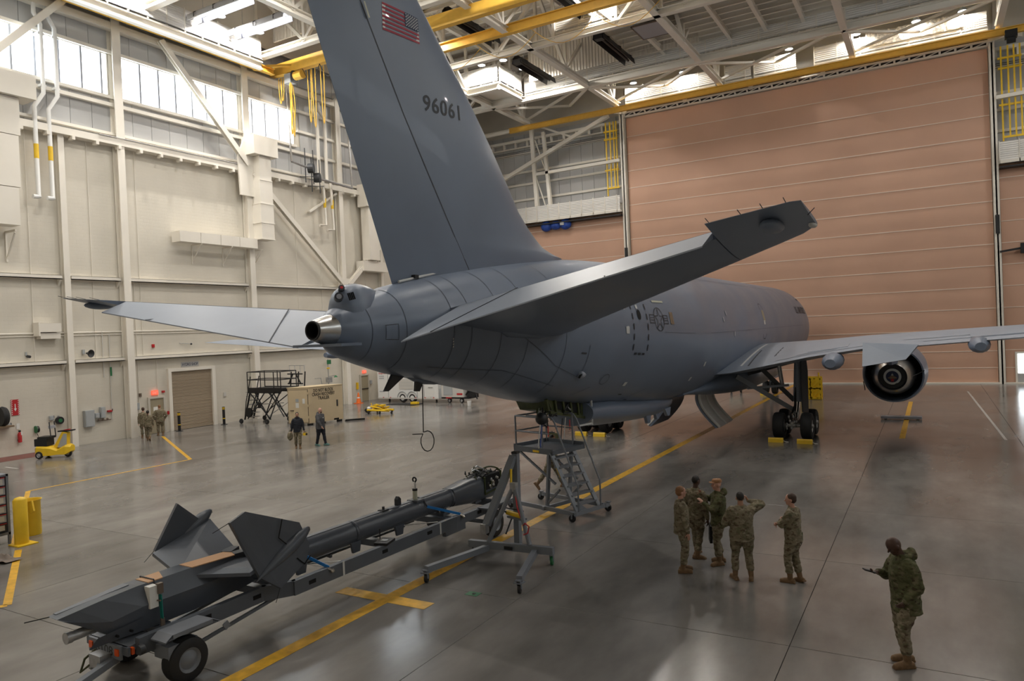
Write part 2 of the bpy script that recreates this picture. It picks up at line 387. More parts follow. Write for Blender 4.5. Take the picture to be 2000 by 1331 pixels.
# windows: bays of translucent panes between dark mullions
nwin = 0
def window(y0, y1, mull):
    global nwin; nwin += 1
    fr = MB(); fr.b2((WX,y0,19.6),(WX+.14,y1,19.68)); fr.b2((WX,y0,21.98),(WX+.14,y1,22.06)); fr.b2((WX,y0,19.6),(WX+.14,y0+.06,22.06)); fr.b2((WX,y1-.06,19.6),(WX+.14,y1,22.06))
    w = fr.build('window_%d' % nwin, 'cream'); w['kind'] = 'structure'
    e = [y0]+mull+[y1]
    for y in mull: MB().b2((WX,y-.05,19.62),(WX+.13,y+.05,22.04)).build('mullion', 'mullion', w)
    for k in range(len(e)-1): MB().b2((WX+.02,e[k]+.03,19.64),(WX+.05,e[k+1]-.03,22.02)).build('pane', 'window_glow', w)
window(7.6,16.0,[8.8,10,11.2,12.4,13.6,14.8]); window(16.6,25.0,[17.6,18.76,19.93,21.09,22.3,23.51,24.63])
window(25.6,34.0,[25.77+.0,26.97,28.17,29.31,30.47,31.53,32.83]); window(34.6,38.98,[35.2,36.35,37.57])
window(46.6,51.9,[47.8,49.0,50.2,51.0]); window(-1.3,7.0,[-.1,1.1,2.3,3.5,4.7,5.9])
# bracing on the left wall
def brace(pts, w=.34, h=.3):
    MB().ibeam(pts[0],pts[1],w,h,.05,up=(1,0,0)).build('diagonal_brace','cream',wl)
BX = WX+.75
brace([(BX,28.0,23.6),(BX,34.1,17.2)]); brace([(BX,22.4,24.0),(BX,16.4,17.4)]); brace([(BX,34.5,16.7),(BX,42.9,9.4)]); brace([(BX,52,16.7),(BX,43.4,9.4)])
brace([(WX+.3,40.0,14.8),(WX+.3,43.0,16.6)],.16,.16)
MB().prism([(-.9,-1.9),(.7,-1.9),(1.1,-.8),(.7,1.2),(-.5,1.8),(-1.0,.6)],(BX-.1,34.3,17.0),(0,1,0),(0,0,1),.12).build('gusset_plate','cream',wl)
MB().prism([(-.5,-.6),(.5,-.6),(.6,.3),(-.6,.3)],(BX-.1,43.2,9.6),(0,1,0),(0,0,1),.12).build('gusset_plate','cream',wl)
# wall joints and conduits running up the block
for y in (18.3,20.4,23.6,26.0,26.4,27.2,29.4,38.8,41.2,46.2):
    z1 = {18.3:8.9,20.4:16.7,23.6:16.7,26.0:9,26.4:16.7,27.2:4.4,29.4:4.4,38.8:16.7,41.2:12}.get(y,16.7)
    MB().tube((WX+.03,y,1.6 if y in (26.0,27.2) else 4.7),(WX+.03,y,z1),.02,6).build('conduit','cream',wl)
MB().tube((WX+.05,12,6.0),(WX+.05,44,6.0),.03,6).build('conduit','cream',wl)
MB().tube((WX+.08,12,6.15),(WX+.08,44,6.15),.04,6).build('conduit','cream',wl)
# doors in the left wall
d1 = MB().b2((WX-.05,28.06,.02),(WX+.03,30.95,3.62)).build('door_1','tan_door'); d1['kind'] = 'structure'
m = MB(); m.b2((WX,27.85,0),(WX+.18,28.06,3.82)); m.b2((WX,30.95,0),(WX+.18,31.2,3.82)); m.b2((WX,28.06,3.62),(WX+.17,30.95,3.82)); m.build('door_frame','cream',d1)
for k in range(17): MB().b2((WX+.03,28.07,.24+k*.2),(WX+.045,30.94,.43+k*.2)).build('slat','tan_door',d1)
MB().b2((WX+.03,28.07,.02),(WX+.07,30.94,.22)).build('bottom_bar','tan_door',d1)
d2 = MB().b2((WX+.0,26.62,.02),(WX+.05,27.5,2.1)).build('door_2','olive_door'); d2['kind'] = 'structure'
m = MB(); m.b2((WX,26.5,0),(WX+.12,26.62,2.2)); m.b2((WX,27.5,0),(WX+.12,27.62,2.2)); m.b2((WX,26.62,2.1),(WX+.115,27.5,2.2)); m.build('door_frame','cream_dark',d2)
MB().b2((WX+.05,26.85,1.35),(WX+.06,27.12,1.6)).build('notice','paper',d2); MB().b2((WX+.05,26.62,.95),(WX+.11,27.4,1.0)).build('push_bar','galv',d2)
d3 = MB().b2((WX+.0,45.1,.02),(WX+.05,45.95,2.1)).build('door_3','olive_door'); d3['kind'] = 'structure'
m = MB(); m.b2((WX,44.98,0),(WX+.12,45.1,2.2)); m.b2((WX,45.95,0),(WX+.12,46.07,2.2)); m.b2((WX,45.1,2.1),(WX+.115,45.95,2.2)); m.build('door_frame','cream_dark',d3)
MB().b2((WX+.05,45.1,1.0),(WX+.11,45.95,1.06)).build('push_bar','black',d3)
MB().b2((WX,47.3,0),(-38.9,61.7,4.2)).build('wall_annex','cream_dark')['kind'] = 'structure'

# ---- front wall with the great fabric door
wf = struct('wall_front', MB().b2((WX-.4,DY+1.4,0),(RX,DY+1.8,ROOF)), 'cream_dark')
def fabric(name, x0, x1, z0, z1, seams, y=DY):
    d = MB().b2((x0,y+.12,z0),(x1,y+.2,z1)).build(name, 'salmon'); d['kind'] = 'structure'
    zs = [z0]+seams+[z1]
    for k in range(len(zs)-1):     # each fabric section bellies a little between its wind beams
        a, b = zs[k]+.03, zs[k+1]-.03; n = 6; rings = []
        prof = [(y+.10-.03*math.sin(PI*i/n), a+(b-a)*i/n) for i in range(n+1)]
        m = MB(); vs = [(x0,py,pz) for py,pz in prof]+[(x1,py,pz) for py,pz in prof]
        m.add(vs,[(i,i+1,n+2+i,n+1+i) for i in range(n)]); m.build('fabric_panel','salmon',d,smooth=60)
    for z in seams: MB().b2((x0,y+.066,z-.03),(x1,y+.11,z+.03)).build('wind_beam','seam',d)
    return d
DX0, DX1, DTOP = -23.05, 4.0, 23.75
fabric('door_4', DX0, DX1, .02, DTOP, [1.14,2.34]+[3.86+1.517*k for k in range(13)])
fabric('door_5', -40.0, DX0-.5, .02, 15.5, [1.2,2.5,4.0]+[5.5+1.52*k for k in range(7)])
fabric('door_6', DX1+.45, RX, .02, 15.55, [1.14,2.4,3.9]+[5.4+1.52*k for k in range(7)])
# guide posts of the door
for x, w in ((DX0-.28,.42),(DX1+.22,.36)):
    m = MB(); m.b2((x-w/2,DY-.35,0),(x+w/2,DY-.28,24.3)); m.b2((x-.05,DY-.35,0),(x+.05,DY+.2,24.3)); m.b2((x-w/2,DY+.13,0),(x+w/2,DY+.2,24.3))
    po = m.build('door_post','cream'); po.name = 'trim_%d' % (1 if x < -10 else 2); po['kind'] = 'structure'
    for z in ((11.0,12.2) if x < 0 else (10.6,11.9)), : MB().b2((x-.12,DY-.5,z[0]),(x+.12,DY-.35,z[1])).build('drive_box','black',po)
MB().b2((DX0,DY-.3,0),(RX,DY+.1,.10)).build('trim_3','cream')['kind'] = 'structure'
# header truss above the door
hd = thing('door_header', 'open steel header truss running above the salmon fabric door', 'truss', (-9.5,DY-.6,23.8))
for z, h in ((24.35,.16),(24.0,.1)): MB().b2((DX0-.3,DY-.7,z),(DX1+.4,DY-.45,z+h)).build('chord','cream',hd,world=True)
MB().b2((DX0-.3,DY-.2,23.78),(DX1+.4,DY+.1,23.9)).build('chord','cream',hd,world=True)
MB().b2((DX0-.3,DY+.3,23.9),(DX1+.4,DY+.5,24.5)).build('backing','black',hd,world=True)
n = 28; stp = (DX1-DX0)/n
for k in range(n+1): MB().bar((DX0+k*stp,DY-.1,23.85),(DX0+k*stp,DY-.6,24.05),.14,.06).build('strut','cream',hd,world=True)
for k in range(n):
    x = DX0+k*stp; MB().bar((x,DY-.1,23.86),(x+stp,DY-.55,24.02),.05,.05).build('lacing','cream',hd,world=True)
for k in range(6): MB().b2((DX0+k*stp*5.6,DY-.74,23.95),(DX0+k*stp*5.6+.3,DY-.44,24.5)).build('hanger','cream',hd,world=True)
# yellow monorail in front of the header
mr = thing('monorail_beam', 'long yellow monorail beam running along the top of the fabric door', 'beam', (-14,DY-1.4,24.6))
MB().ibeam((-34.0,60.2,24.12),(7,60.2,24.12),.32,.46,.05).build('beam','crane_yellow',mr,world=True)
MB().tube((-39.9,60.2,24.12),(-34.0,60.2,24.12),.2,10).build('end_stub','cream',mr,world=True)
hm = MB(); hm.b2((4.9,59.9,23.6),(5.6,60.5,24.1)); hm.tube((5.0,60.2,23.5),(5.5,60.2,23.5),.25,12); hm.build('trolley_motor','black',mr,world=True)
for x in (-23.2,4.4):
    MB().prism([(0,0),(1.0,.15),(1.6,-.1),(1.6,.45),(0,.55)] if x > 0 else [(0,0),(-1.7,.45),(-1.7,.6),(0,.6)],(x,DY-.5,24.0),(1,0,0),(0,0,1),.1).build('bracket','cream',mr,world=True)

# ---- side bays beside the door (left and right): panels, girts, balconies, ladders
def bay(x0, x1, tagx):
    b = MB().b2((x0,DY+1.2,15.5),(x1,DY+1.3,ROOF)).build('wall_'+tagx, 'cream_dark'); b['kind'] = 'structure'
    k = 0; x = x0
    while x < x1-.2:
        w = min(1.2, x1-x); MB().b2((x+.012,DY+1.12,16.5),(x+w-.012,DY+1.2,24.4)).build('panel','panel_grey',b); x += 1.2
    for z in (17.9,19.4,20.6,22.4): MB().b2((x0,DY+.95,z),(x1,DY+1.14,z+.2)).build('girt','cream',b)
    MB().b2((x0,DY+.6,23.6),(x1,DY+1.1,23.85)).build('girt','cream',b); MB().b2((x0,DY+.6,23.0),(x1,DY+.8,23.1)).build('girt','cream',b)
    x = x0
    while x < x1: MB().b2((x,DY+.6,23.05),(x+.15,DY+.9,23.65)).build('hanger','cream',b); x += 1.3
    for z in (22.75,22.9,23.05): MB().tube((x0,DY+.7,z-.35),(x1,DY+.7,z-.35),.022,6).build('railing_bar','black',b)
    bal = MB().b2((x0,DY-.7,15.45),(x1,DY+1.2,15.6)).build('balcony_floor','cream',b)
    x = x0
    while x < x1-.3:
        w = min(1.15, x1-x); MB().b2((x+.04,DY-.72,15.62),(x+w-.04,DY-.66,16.9)).build('ribbed_panel','rib_white',b)
        MB().b2((x-.03,DY-.78,15.4),(x+.03,DY-.72,16.95)).build('post','cream',b); x += 1.15
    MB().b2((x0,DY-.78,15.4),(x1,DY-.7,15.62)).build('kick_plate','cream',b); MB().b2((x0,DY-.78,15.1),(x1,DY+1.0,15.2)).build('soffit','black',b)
    return b
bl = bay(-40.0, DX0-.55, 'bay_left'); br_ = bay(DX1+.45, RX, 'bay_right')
YB = DY-.4
for (p, q, w) in [((-32.35,24.3),(-32.0,15.4),.36),((-31.1,23.8),(-30.6,16.0),.30)]:
    MB().ibeam((p[0],YB,p[1]),(q[0],YB,q[1]),w,.3,.05,up=(0,1,0)).build('truss_post','cream',bl)
a, b = aty(970,360,YB-.2), aty(1188,226,YB-.2); MB().ibeam(a,b,.34,.34,.05,up=(0,1,0)).build('diagonal_brace','cream',bl)
a, b = aty(1055,248,YB), aty(1118,268,YB); MB().bar(a,b,.16,.16).build('diagonal_brace','cream',bl)
for z0,z1 in ((23.2,20.0),(19.6,16.2)): MB().bar((-32.0,YB,z0),(-31.0,YB+.1,z1),.14,.1).build('lacing','cream',bl)
a, b = aty(1048,341,YB), aty(1210,313,YB); MB().bar(a,b,.3,.26).build('tie_beam','cream',bl)
a, b = aty(1945,191,YB), aty(2000,180,YB); MB().bar((a.x,YB,a.z),(b.x+6,YB,b.z+.1),.3,.26).build('tie_beam','cream',br_)
for nm, xs, y, (z0, z1), (z2, z3), lab in (('yellow_ladder',(-24.9,-24.5,-24.15,-23.9),DY-.2,(19.2,23.6),(17.6,19.6),'yellow access ladders beside the left edge of the fabric door'),
                       ('yellow_ladder',(4.75,5.15,5.5,5.85),DY-.2,(19.4,23.6),(17.2,19.8),'yellow access ladders beside the right door post')):
    t = thing(nm, lab, 'ladder', (xs[0],y,17.2))
    for x in xs: MB().b2((x-.05,y-.05,z0 if x != xs[0] else 15.6),(x+.05,y+.05,z1)).build('rail','safety_yellow',t,world=True)
    for z in (z1-.9,z1-1.6,z0+.05): MB().b2((xs[0]-.2,y-.06,z),(xs[-1]+.1,y+.06,z+.14)).build('hoop','safety_yellow',t,world=True)
    for x in xs[1:]: MB().b2((x-.05,y-.12,z2),(x+.05,y-.06,z3)).build('rail','safety_yellow',t,world=True)
    MB().b2((xs[0],y-.14,z2),(xs[-1]+.15,y-.05,z2+.14)).build('hoop','safety_yellow',t,world=True)
# small lit personnel door in the right-hand fabric
d7 = MB().b2((5.0,DY-.06,.02),(6.1,DY+.05,2.25)).build('door_7','cream'); d7['kind'] = 'structure'
MB().b2((5.15,DY-.08,.75),(5.95,DY-.06,2.1)).build('pane','window_glow',d7); MB().b2((5.12,DY-.08,.12),(5.95,DY-.065,.7)).build('kick_panel','panel_grey',d7)
struct('wall_right', MB().b2((RX,BY,0),(RX+.4,64.5,ROOF)), 'cream_dark')
struct('wall_back', MB().b2((WX-.4,BY-.4,0),(RX+.4,BY,ROOF)), 'cream_dark')
ceil = struct('ceiling', MB().b2((WX-.4,BY-.4,ROOF),(RX+.4,64.5,ROOF+.3)), 'roof_deck')

# ---- roof steel
def rooftruss(axis, c, lo, hi, zb=24.5, zt=29.3, w=.42, step=4.5, visible=True):
    P = (lambda t, z: (t, c, z)) if axis == 'x' else (lambda t, z: (c, t, z))
    MB().ibeam(P(lo,zb+.2),P(hi,zb+.2),w,.42,.05).build('bottom_chord','cream',ceil)
    MB().ibeam(P(lo,zt),P(hi,zt),w*.8,.36,.05).build('top_chord','cream',ceil)
    t = lo; k = 0
    while t < hi-.5:
        e = min(t+step, hi)
        MB().bar(P(t,zb+.3),P(t,zt),.2,.2).build('web_post','cream',ceil)
        MB().bar(P(t,zb+.3) if k%2 else P(t,zt), P(e,zt) if k%2 else P(e,zb+.3), .22,.2).build('web_diagonal','cream',ceil)
        t = e; k += 1
TY = [17.4, 26.4, 35.2, 44.7, 54.5]
for y in TY: rooftruss('x', y, -39.5, 12)
for x in (-32.2,-23.3,-14.3,-4.5,4.6): rooftruss('y', x, 17.4, 61.0, step=4.7)
rooftruss('x', 59.4, -39.5, 12, zb=26.2)
for k in range(26):                         # purlins under the deck
    y = 12+k*2.0; MB().b2((-39.8,y-.08,29.9),(12,y+.08,30.3)).build('purlin','cream',ceil)
# raked ties seen below the door-side truss
for x in (-32.2,-23.3,-14.3,-4.5):
    MB().bar((x,54.6,24.5),(x+4.4,60.5,25.4),.2,.16).build('raking_tie','cream',ceil); MB().bar((x+8.6,54.6,24.5),(x+4.4,60.5,25.4),.2,.16).build('raking_tie','cream',ceil)
    MB().bar((x,60.4,24.9),(x+9,54.8,25.2),.18,.16).build('raking_tie','cream',ceil)
# ---- catwalks: floor beam and ribbed guard panels
def catwalk(name, a, b, z, h, label, out, m='rib_white', pw=1.2, rail=True):
    a, b = Vector((*a,z)), Vector((*b,z)); L = (b-a).length; d = (b-a).normalized(); n = Vector((-d.y,d.x,0))*out
    t = thing(name, label, 'catwalk', tuple((a+b)/2), group=None)
    MB().bar(a+n*.5, b+n*.5, 1.1, .1).build('walkway','cream',t,world=True)
    MB().ibeam(a+n*.05-V(0,0,.28), b+n*.05-V(0,0,.28), .34, .5, .05).build('edge_beam','cream',t,world=True)
    k = 0; s = 0
    while s < L-.2:
        e = min(s+pw, L); MB().bar(a+d*(s+.04)+V(0,0,.2+h/2), a+d*(e-.04)+V(0,0,.2+h/2), .05, h).build('ribbed_panel',m,t,world=True)
        MB().bar(a+d*s-V(0,0,.1), a+d*s+V(0,0,.28+h), .08,.08).build('post','cream',t,world=True); s = e
    MB().tube(a+V(0,0,.12)-n*.12, b+V(0,0,.12)-n*.12, .03, 6).build('lower_rail','galv',t,world=True)
    return t
catwalk('catwalk', (-38.4,12), (-38.4,34.6), 24.0, 1.25, 'catwalk with louvred white guard panels along the left wall above the windows', 1)
catwalk('catwalk', (-33.2,54.0), (-29.3,54.0), 25.0, 1.25, 'short catwalk with bright white panels left of the long black heater', 1)
catwalk('catwalk', (-33.2,50.2), (-29.2,50.2), 25.0, 1.25, 'lamp-lit platform edge of white panels right of the tail fin', 1)
catwalk('catwalk', (-29.1,50.3), (-29.1,53.9), 25.0, 1.25, 'return side of the lamp-lit platform facing the hangar floor', 1)
catwalk('catwalk', (-29.0,54.3), (-4.6,54.3), 25.0, 1.25, 'long catwalk of white panels hung from the truss before the door', 1, pw=1.9)
catwalk('catwalk', (-4.4,54.3), (9,54.3), 25.0, 1.25, 'catwalk of white panels at the upper right corner', 1, pw=1.9)
catwalk('catwalk', (-21.4,44.9), (-14.5,44.9), 25.2, 1.6, 'brightly lit white panelled catwalk below the yellow crane bridge', 1, pw=1.7)
for (x0, x1, lab) in ((-22.6,-14.8,'white guard panels above the left part of the fabric door'),(-14.0,-11.9,'plain cream guard panels right of the first bright panels above the door'),(-11.7,-8.5,'white guard panels above the middle of the fabric door'),(-7.2,4.0,'white guard panels above the right part of the fabric door')):
    catwalk('catwalk', (x0,60.95), (x1,60.95), 24.75, 1.08, lab, 1, pw=1.6)
# crumpled tarp hung on the guard panels
t = MB(); n = 60; rows = 6; vs = []
for j in range(rows+1):
    for i in range(n+1): vs.append((-3.6+6.2*i/n, 60.86-.12*abs(noise.noise((i*.45,j*.3,1))), 26.2-1.0*j/rows+.08*noise.noise((i*.3,2,j*.2))))
t.add(vs,[(j*(n+1)+i,j*(n+1)+i+1,(j+1)*(n+1)+i+1,(j+1)*(n+1)+i) for j in range(rows) for i in range(n)])
t.build('tarpaulin','tarp',smooth=50,cat='tarpaulin',label='crumpled grey and tan sheeting draped over guard panels at upper right')
# coffered mechanical platform under the roof on the right
for k in range(10):
    y = 45.4+k*.98; MB().ibeam((-19.5,y,26.15),(10,y,26.15),.16,.34,.03).build('joist','cream',ceil)
for x in (-19.4,-16.9,-12.0,-9.5,-7.0,-2.0,.5,3.0,7.0): MB().ibeam((x,44.7,25.85),(x,54.4,25.85),.24,.4,.04).build('girder','cream',ceil)
MB().b2((-19.5,45.0,26.4),(-9.6,54.2,26.5)).build('platform_deck','cream_dark',ceil); MB().b2((-4.4,45.0,26.4),(10,54.2,26.5)).build('platform_deck','cream_dark',ceil)
m = MB(); m.b2((-9.4,46.2,26.3),(-4.7,46.3,28.6)); m.b2((-9.4,52.0,26.3),(-4.7,52.1,28.6)); m.b2((-9.4,46.2,26.3),(-9.3,52.1,28.6)); m.b2((-4.8,46.2,26.3),(-4.7,52.1,28.6)); m.build('roof_well','rib_cream',ceil)
for (x0,y0,x1,y1,lab) in ((-17.0,47.6,-14.7,50.0,'dark square hatch panel under the platform right of the black heater'),(-31.9,51.0,-30.2,52.8,'dark square hatch panel under the lamp-lit platform')):
    q = thing('hatch_panel', lab, 'hatch', ((x0+x1)/2,(y0+y1)/2,25.5)); MB().b2((x0,y0,25.45),(x1,y1,25.5)).build('panel','mullion',q,world=True)
    for a, b in (((x0-.08,y0-.08),(x0,y1+.08)),((x1,y0-.08),(x1+.08,y1+.08)),((x0-.08,y0-.08),(x1+.08,y0)),((x0-.08,y1),(x1+.08,y1+.08))): MB().b2((*a,25.43),(*b,25.52)).build('frame','brown_box',q,world=True)
MB().b2((-33.2,50.2,25.0),(-29.1,54.0,25.08)).build('platform_deck','cream',ceil)
sp = thing('loudspeaker', 'black loudspeaker hanging in the roof well above the door', 'loudspeaker', (-7.4,49.0,26.4))
MB().lathe([(.05,1.9),(.5,1.5),(.42,.9),(.55,.3),(.62,.05),(.5,0)],(-7.4,49.0,26.4),(0,0,1),16).build('horn','black',sp,world=True,smooth=40); MB().tube((-7.4,49,28.2),(-7.4,49,30.5),.03,6).build('hanger','black',sp,world=True)
# ribbed upper walls between trusses
for (y,x0,x1) in ((35.6,-38.3,-27),(53.2,-28,-14)): MB().b2((x0,y,25.6),(x1,y+.1,30.4)).build('ribbed_bulkhead','rib_cream',ceil)
for (x,y0,y1) in ((-39.6,12,60),): MB().b2((x,y0,25.6),(x+.1,y1,30.4)).build('ribbed_bulkhead','rib_cream',ceil)

# ---- crane along the left wall and the two crane bridges
cn = thing('overhead_crane', 'yellow overhead crane with its bridge above the left wall and hanging yellow cords', 'crane', (-30,37.5,24.2))
MB().ibeam((-39.3,10,24.0),(-39.3,36.4,24.0),.34,.42,.05).build('runway_beam','crane_yellow',cn,world=True)
m = MB(); m.b2((-40.9,36.9,23.75),(-40.9+24,37.35,24.55)); 
bp = [(-40.2,24.0),(-39.4,23.95),(-16,23.95),(-16,24.75),(-39.6,24.75),(-40.2,24.3)]
MB().prism(bp,(0,37.3,0),(1,0,0),(0,0,1),.42).build('bridge_girder','crane_yellow',cn,world=True)
MB().bar((-39.3,35.6,24.2),(-38.0,37.0,24.4),.12,.16).build('end_strut','crane_yellow',cn,world=True)
MB().tube((-39.5,34.9,24.0),(-39.1,34.9,24.0),.28,14).build('wheel','crane_yellow',cn,world=True)
ho = thing('chain_hoist', 'hoist trolley with coiled yellow cords under the crane bridge', 'hoist', (-37.6,37.1,23.2))
m = MB(); m.b2((-38.7,36.8,23.2),(-38.1,37.3,23.85)); m.build('control_box','box_grey',ho,world=True); MB().tube((-37.7,36.9,23.55),(-37.0,36.9,23.55),.3,14).build('drum','rope',ho,world=True)
MB().b2((-38.0,36.8,23.3),(-37.8,37.2,23.95)).build('motor','black',ho,world=True)
for k in range(7): MB().path([(-38.2+.05*k+.08*math.sin(k*2+t*.5),36.8+.06*math.cos(k),23.2-t*.32-(.05*k)) for t in range(12)],.03,6).build('cord','rope',ho,world=True)
for k,(x,L) in enumerate(((-36.4,3.6),(-36.0,4.0),(-35.2,3.9),(-39.2,1.8),(-39.0,1.6))):
    MB().path([(x-.15*math.cos(PI*t/12)*(1 if k%2 else -1),36.9,23.7-L*math.sin(PI*t/12)) for t in range(13)],.03,6).build('cord','rope',ho,world=True)
for k in range(4):
    x = -37.0+k*1.6; MB().path([(x+1.6*t/8,36.9,23.9-1.0*math.sin(PI*t/8)) for t in range(9)],.025,6).build('festoon_cable','black',ho,world=True)
cb = thing('crane_bridge', 'second yellow crane bridge girder crossing behind the tail fin', 'crane', (-20,41.6,24.5))
MB().ibeam((-33.0,41.4,24.75),(-8.0,41.4,24.75),.36,.62,.05).build('bridge_girder','crane_yellow',cb,world=True)
for k in range(4):
    x = -30+k*4.2; MB().path([(x+4.2*t/10,41.4+.9*t/10,24.5-1.3*math.sin(PI*t/10)) for t in range(11)],.02,5).build('festoon_cable','rope',cb,world=True)

# ---- infrared tube heaters
def heater(c, L, ax, lab, on):
    t = thing('tube_heater', lab, 'heater', c, group=None)
    x, y, z = c; prof = [(-.42,-.18),(-.34,.2),(-.15,.34),(.15,.34),(.34,.2),(.42,-.18)]
    d = V(1,0,0) if ax == 'x' else V(0,1,0); s = V(0,1,0) if ax == 'x' else V(1,0,0); o = V(*c)
    rings = [[o+d*e+s*a+V(0,0,b) for a,b in prof+[(a*.9,b-.03) for a,b in reversed(prof)]] for e in (-L/2,L/2)]
    MB().loft(rings).build('reflector','heater_skin' if on else 'black',t,world=True)
    MB().tube(o-d*(L/2-.3)+V(0,0,.02),o+d*(L/2-.3)+V(0,0,.02),.09,10).build('burner_tube','heater_glow' if on else 'black',t,world=True)
    MB().bar(o-d*(L/2)-V(0,0,.05),o-d*(L/2-.5)-V(0,0,.05),.6,.3).build('burner_box','heater_skin' if on else 'black',t,world=True)
    for e in (-.35,.0,.35):
        MB().path([o+d*L*e+s*.48-V(0,0,.15),o+d*L*e+s*.48+V(0,0,.1),o+d*L*e+V(0,0,.42),o+d*L*e-s*.48+V(0,0,.1),o+d*L*e-s*.48-V(0,0,.15)],.03,5).build('hanger_bracket','black',t,world=True)
    for e in (-.3,.3): MB().tube(o+d*L*e+V(0,0,.4),o+d*L*e+V(0,0,30.3-o.z),.015,5).build('hanger_rod','galv',t,world=True)
heater((-35.7,29.2,24.9),5.0,'x','glowing tube heater near the left wall, upper left of the tail fin',True)
heater((-35.7,32.1,24.9),5.0,'x','glowing tube heater nearest the yellow crane bridge',True)
heater((-33.0,24.8,25.2),5.0,'x','glowing tube heater closest to the camera above the windows',True)
heater((-25.7,49.8,25.0),5.6,'y','long black tube heater beside the lamp-lit platform',False)
heater((-19.0,49.4,25.0),6.0,'y','long black tube heater left of the dark hatch panel',False)
heater((-19.2,42.4,25.9),5.0,'y','black tube heater crossing under the yellow crane bridge',False)
heater((-26.0,41.6,25.6),6.0,'y','black tube heater just right of the painted flag',False)

# ---- high-bay lamps
LD = bpy.data.lights.new('lamp_light','SPOT'); LD.energy = LAMP_W; LD.color = LAMP_COL; LD.spot_size = math.radians(178); LD.spot_blend = .35; LD.shadow_soft_size = .22
LD2 = LD.copy(); LD2.energy = LAMP_W*.4        # smaller lamps in the row over the door
lampm = {}
def lamp(x, y, z, lab, group=None, data=LD):
    t = thing('high_bay_lamp', lab, 'lamp', (x,y,z), group=group)
    if not lampm:
        lampm['s'] = MB().lathe([(.30,0),(.27,.10),(.16,.26),(.10,.34),(.10,.5),(.04,.55)],(0,0,0),(0,0,1),18,caps=False).build('shade','lamp_shade',t,smooth=40)
        lampm['b'] = MB().ell((0,0,.06),(.24,.24,.10),14,8).build('bulb','lamp_glow',t,smooth=60)
        lampm['r'] = MB().tube((0,0,.5),(0,0,1.0),.02,6).build('stem','galv',t)
    else:
        for k in 'sbr': inst(lampm[k], (0,0,0), 0, t)
    lo = bpy.data.objects.new('lamp_light', data); COL.objects.link(lo); lo.parent = t; lo.location = (0,0,-.06)
for k, x in enumerate((-21.7,-17.35,-8.95,-4.2,-.3,2.55)):
    lamp(x, 60.55, 26.2, ['first','second','third','fourth','fifth','sixth'][k]+' bell lamp from the left above the fabric door', data=LD2)
for x, y, z, lab in ((-30.3,49.6,26.4,'bell lamp just right of the tail fin edge'),(-28.3,49.6,26.35,'bell lamp at the corner of the lamp-lit platform'),(-27.9,52.0,26.3,'bell lamp under the long black heater'),
             (-37.5,30.7,25.45,'bell lamp below the left glowing heater'),(-37.5,33.7,25.45,'bell lamp lighting the corner by the crane bridge'),(-29.5,40.6,25.6,'bell lamp between crane bridge and tail fin'),
             (-18.4,44.2,26.7,'bell lamp over the brightly lit catwalk'),(-37.5,24.6,25.45,'bell lamp over the nearest louvred panels')):
    lamp(x, y, z, lab)
for x, ys_ in ((-36.5,(8,)),(-28,(4,15,28)),(-19,(4,14,24,33)),(-9,(14,26)),(3,(28,)),(14,(36,50))):
    for y in ys_: lamp(x, y, 26.2, 'bell lamp high under the roof outside the picture', 'bell lamps over the hangar floor')
# unseen right-wall windows, added as cool fill light on the aircraft's right side
def fill_window_r(y0, n):
    global nwin; nwin += 1; y1 = y0+1.2*n
    fr = MB(); fr.b2((RX-.14,y0,19.6),(RX,y1,19.68)); fr.b2((RX-.14,y0,21.98),(RX,y1,22.06)); w = fr.build('window_%d' % nwin,'cream'); w['kind'] = 'structure'
    for k in range(n+1): MB().b2((RX-.13,y0+1.2*k-.05,19.62),(RX,y0+1.2*k+.05,22.04)).build('mullion','mullion',w)
    for k in range(n): MB().b2((RX-.05,y0+1.2*k+.05,19.64),(RX-.02,y0+1.2*k+1.15,22.02)).build('pane','window_glow',w)
for y0 in (-1.3,7.6,16.6,25.6,34.6,43.6): fill_window_r(y0,7)
# ================================================================== THE TANKER AIRCRAFT
AC = -10.0                                    # centre line
plane = thing('tanker_aircraft', 'large grey military tanker aircraft parked tail-first on the yellow floor line', 'aircraft', (AC,34,0))
STA = [(10.33,5.68,5.04),(10.5,5.79,4.88),(10.8,5.90,4.76),(11.2,6.0,4.64),(12,6.26,4.42),(13,6.46,4.21),(14,6.63,4.01),(15.5,6.87,3.7),(17,7.07,3.36),(19,7.27,3.0),(20.5,7.36,2.8),(22,7.42,2.62),(25,7.49,2.3),(28,7.5,2.12),(31,7.5,2.08),
       (52.5,7.5,2.08),(54,7.46,2.09),(55.5,7.33,2.12),(57,7.05,2.2),(58.3,6.6,2.36),(59.4,5.95,2.66),(60.3,5.2,3.1),(60.8,4.6,3.6),(61,4.25,3.95)]
def lerp_sta(y):
    if y <= STA[0][0]: return STA[0][1:]
    for a, b in zip(STA, STA[1:]):
        if a[0] <= y <= b[0]:
            t = (y-a[0])/(b[0]-a[0]); return (a[1]+(b[1]-a[1])*t, a[2]+(b[2]-a[2])*t)
    return STA[-1][1:]
def fsec(y):
    zt, zb = lerp_sta(y); rz = (zt-zb)/2
    return (zt+zb)/2, rz, rz*.93
def fpt(y, th, off=0.0):                       # th: 0 = right side, 90 deg = top
    zc, rz, rx = fsec(y); return V(AC+(rx+off)*math.cos(th), y, zc+(rz+off)*math.sin(th))
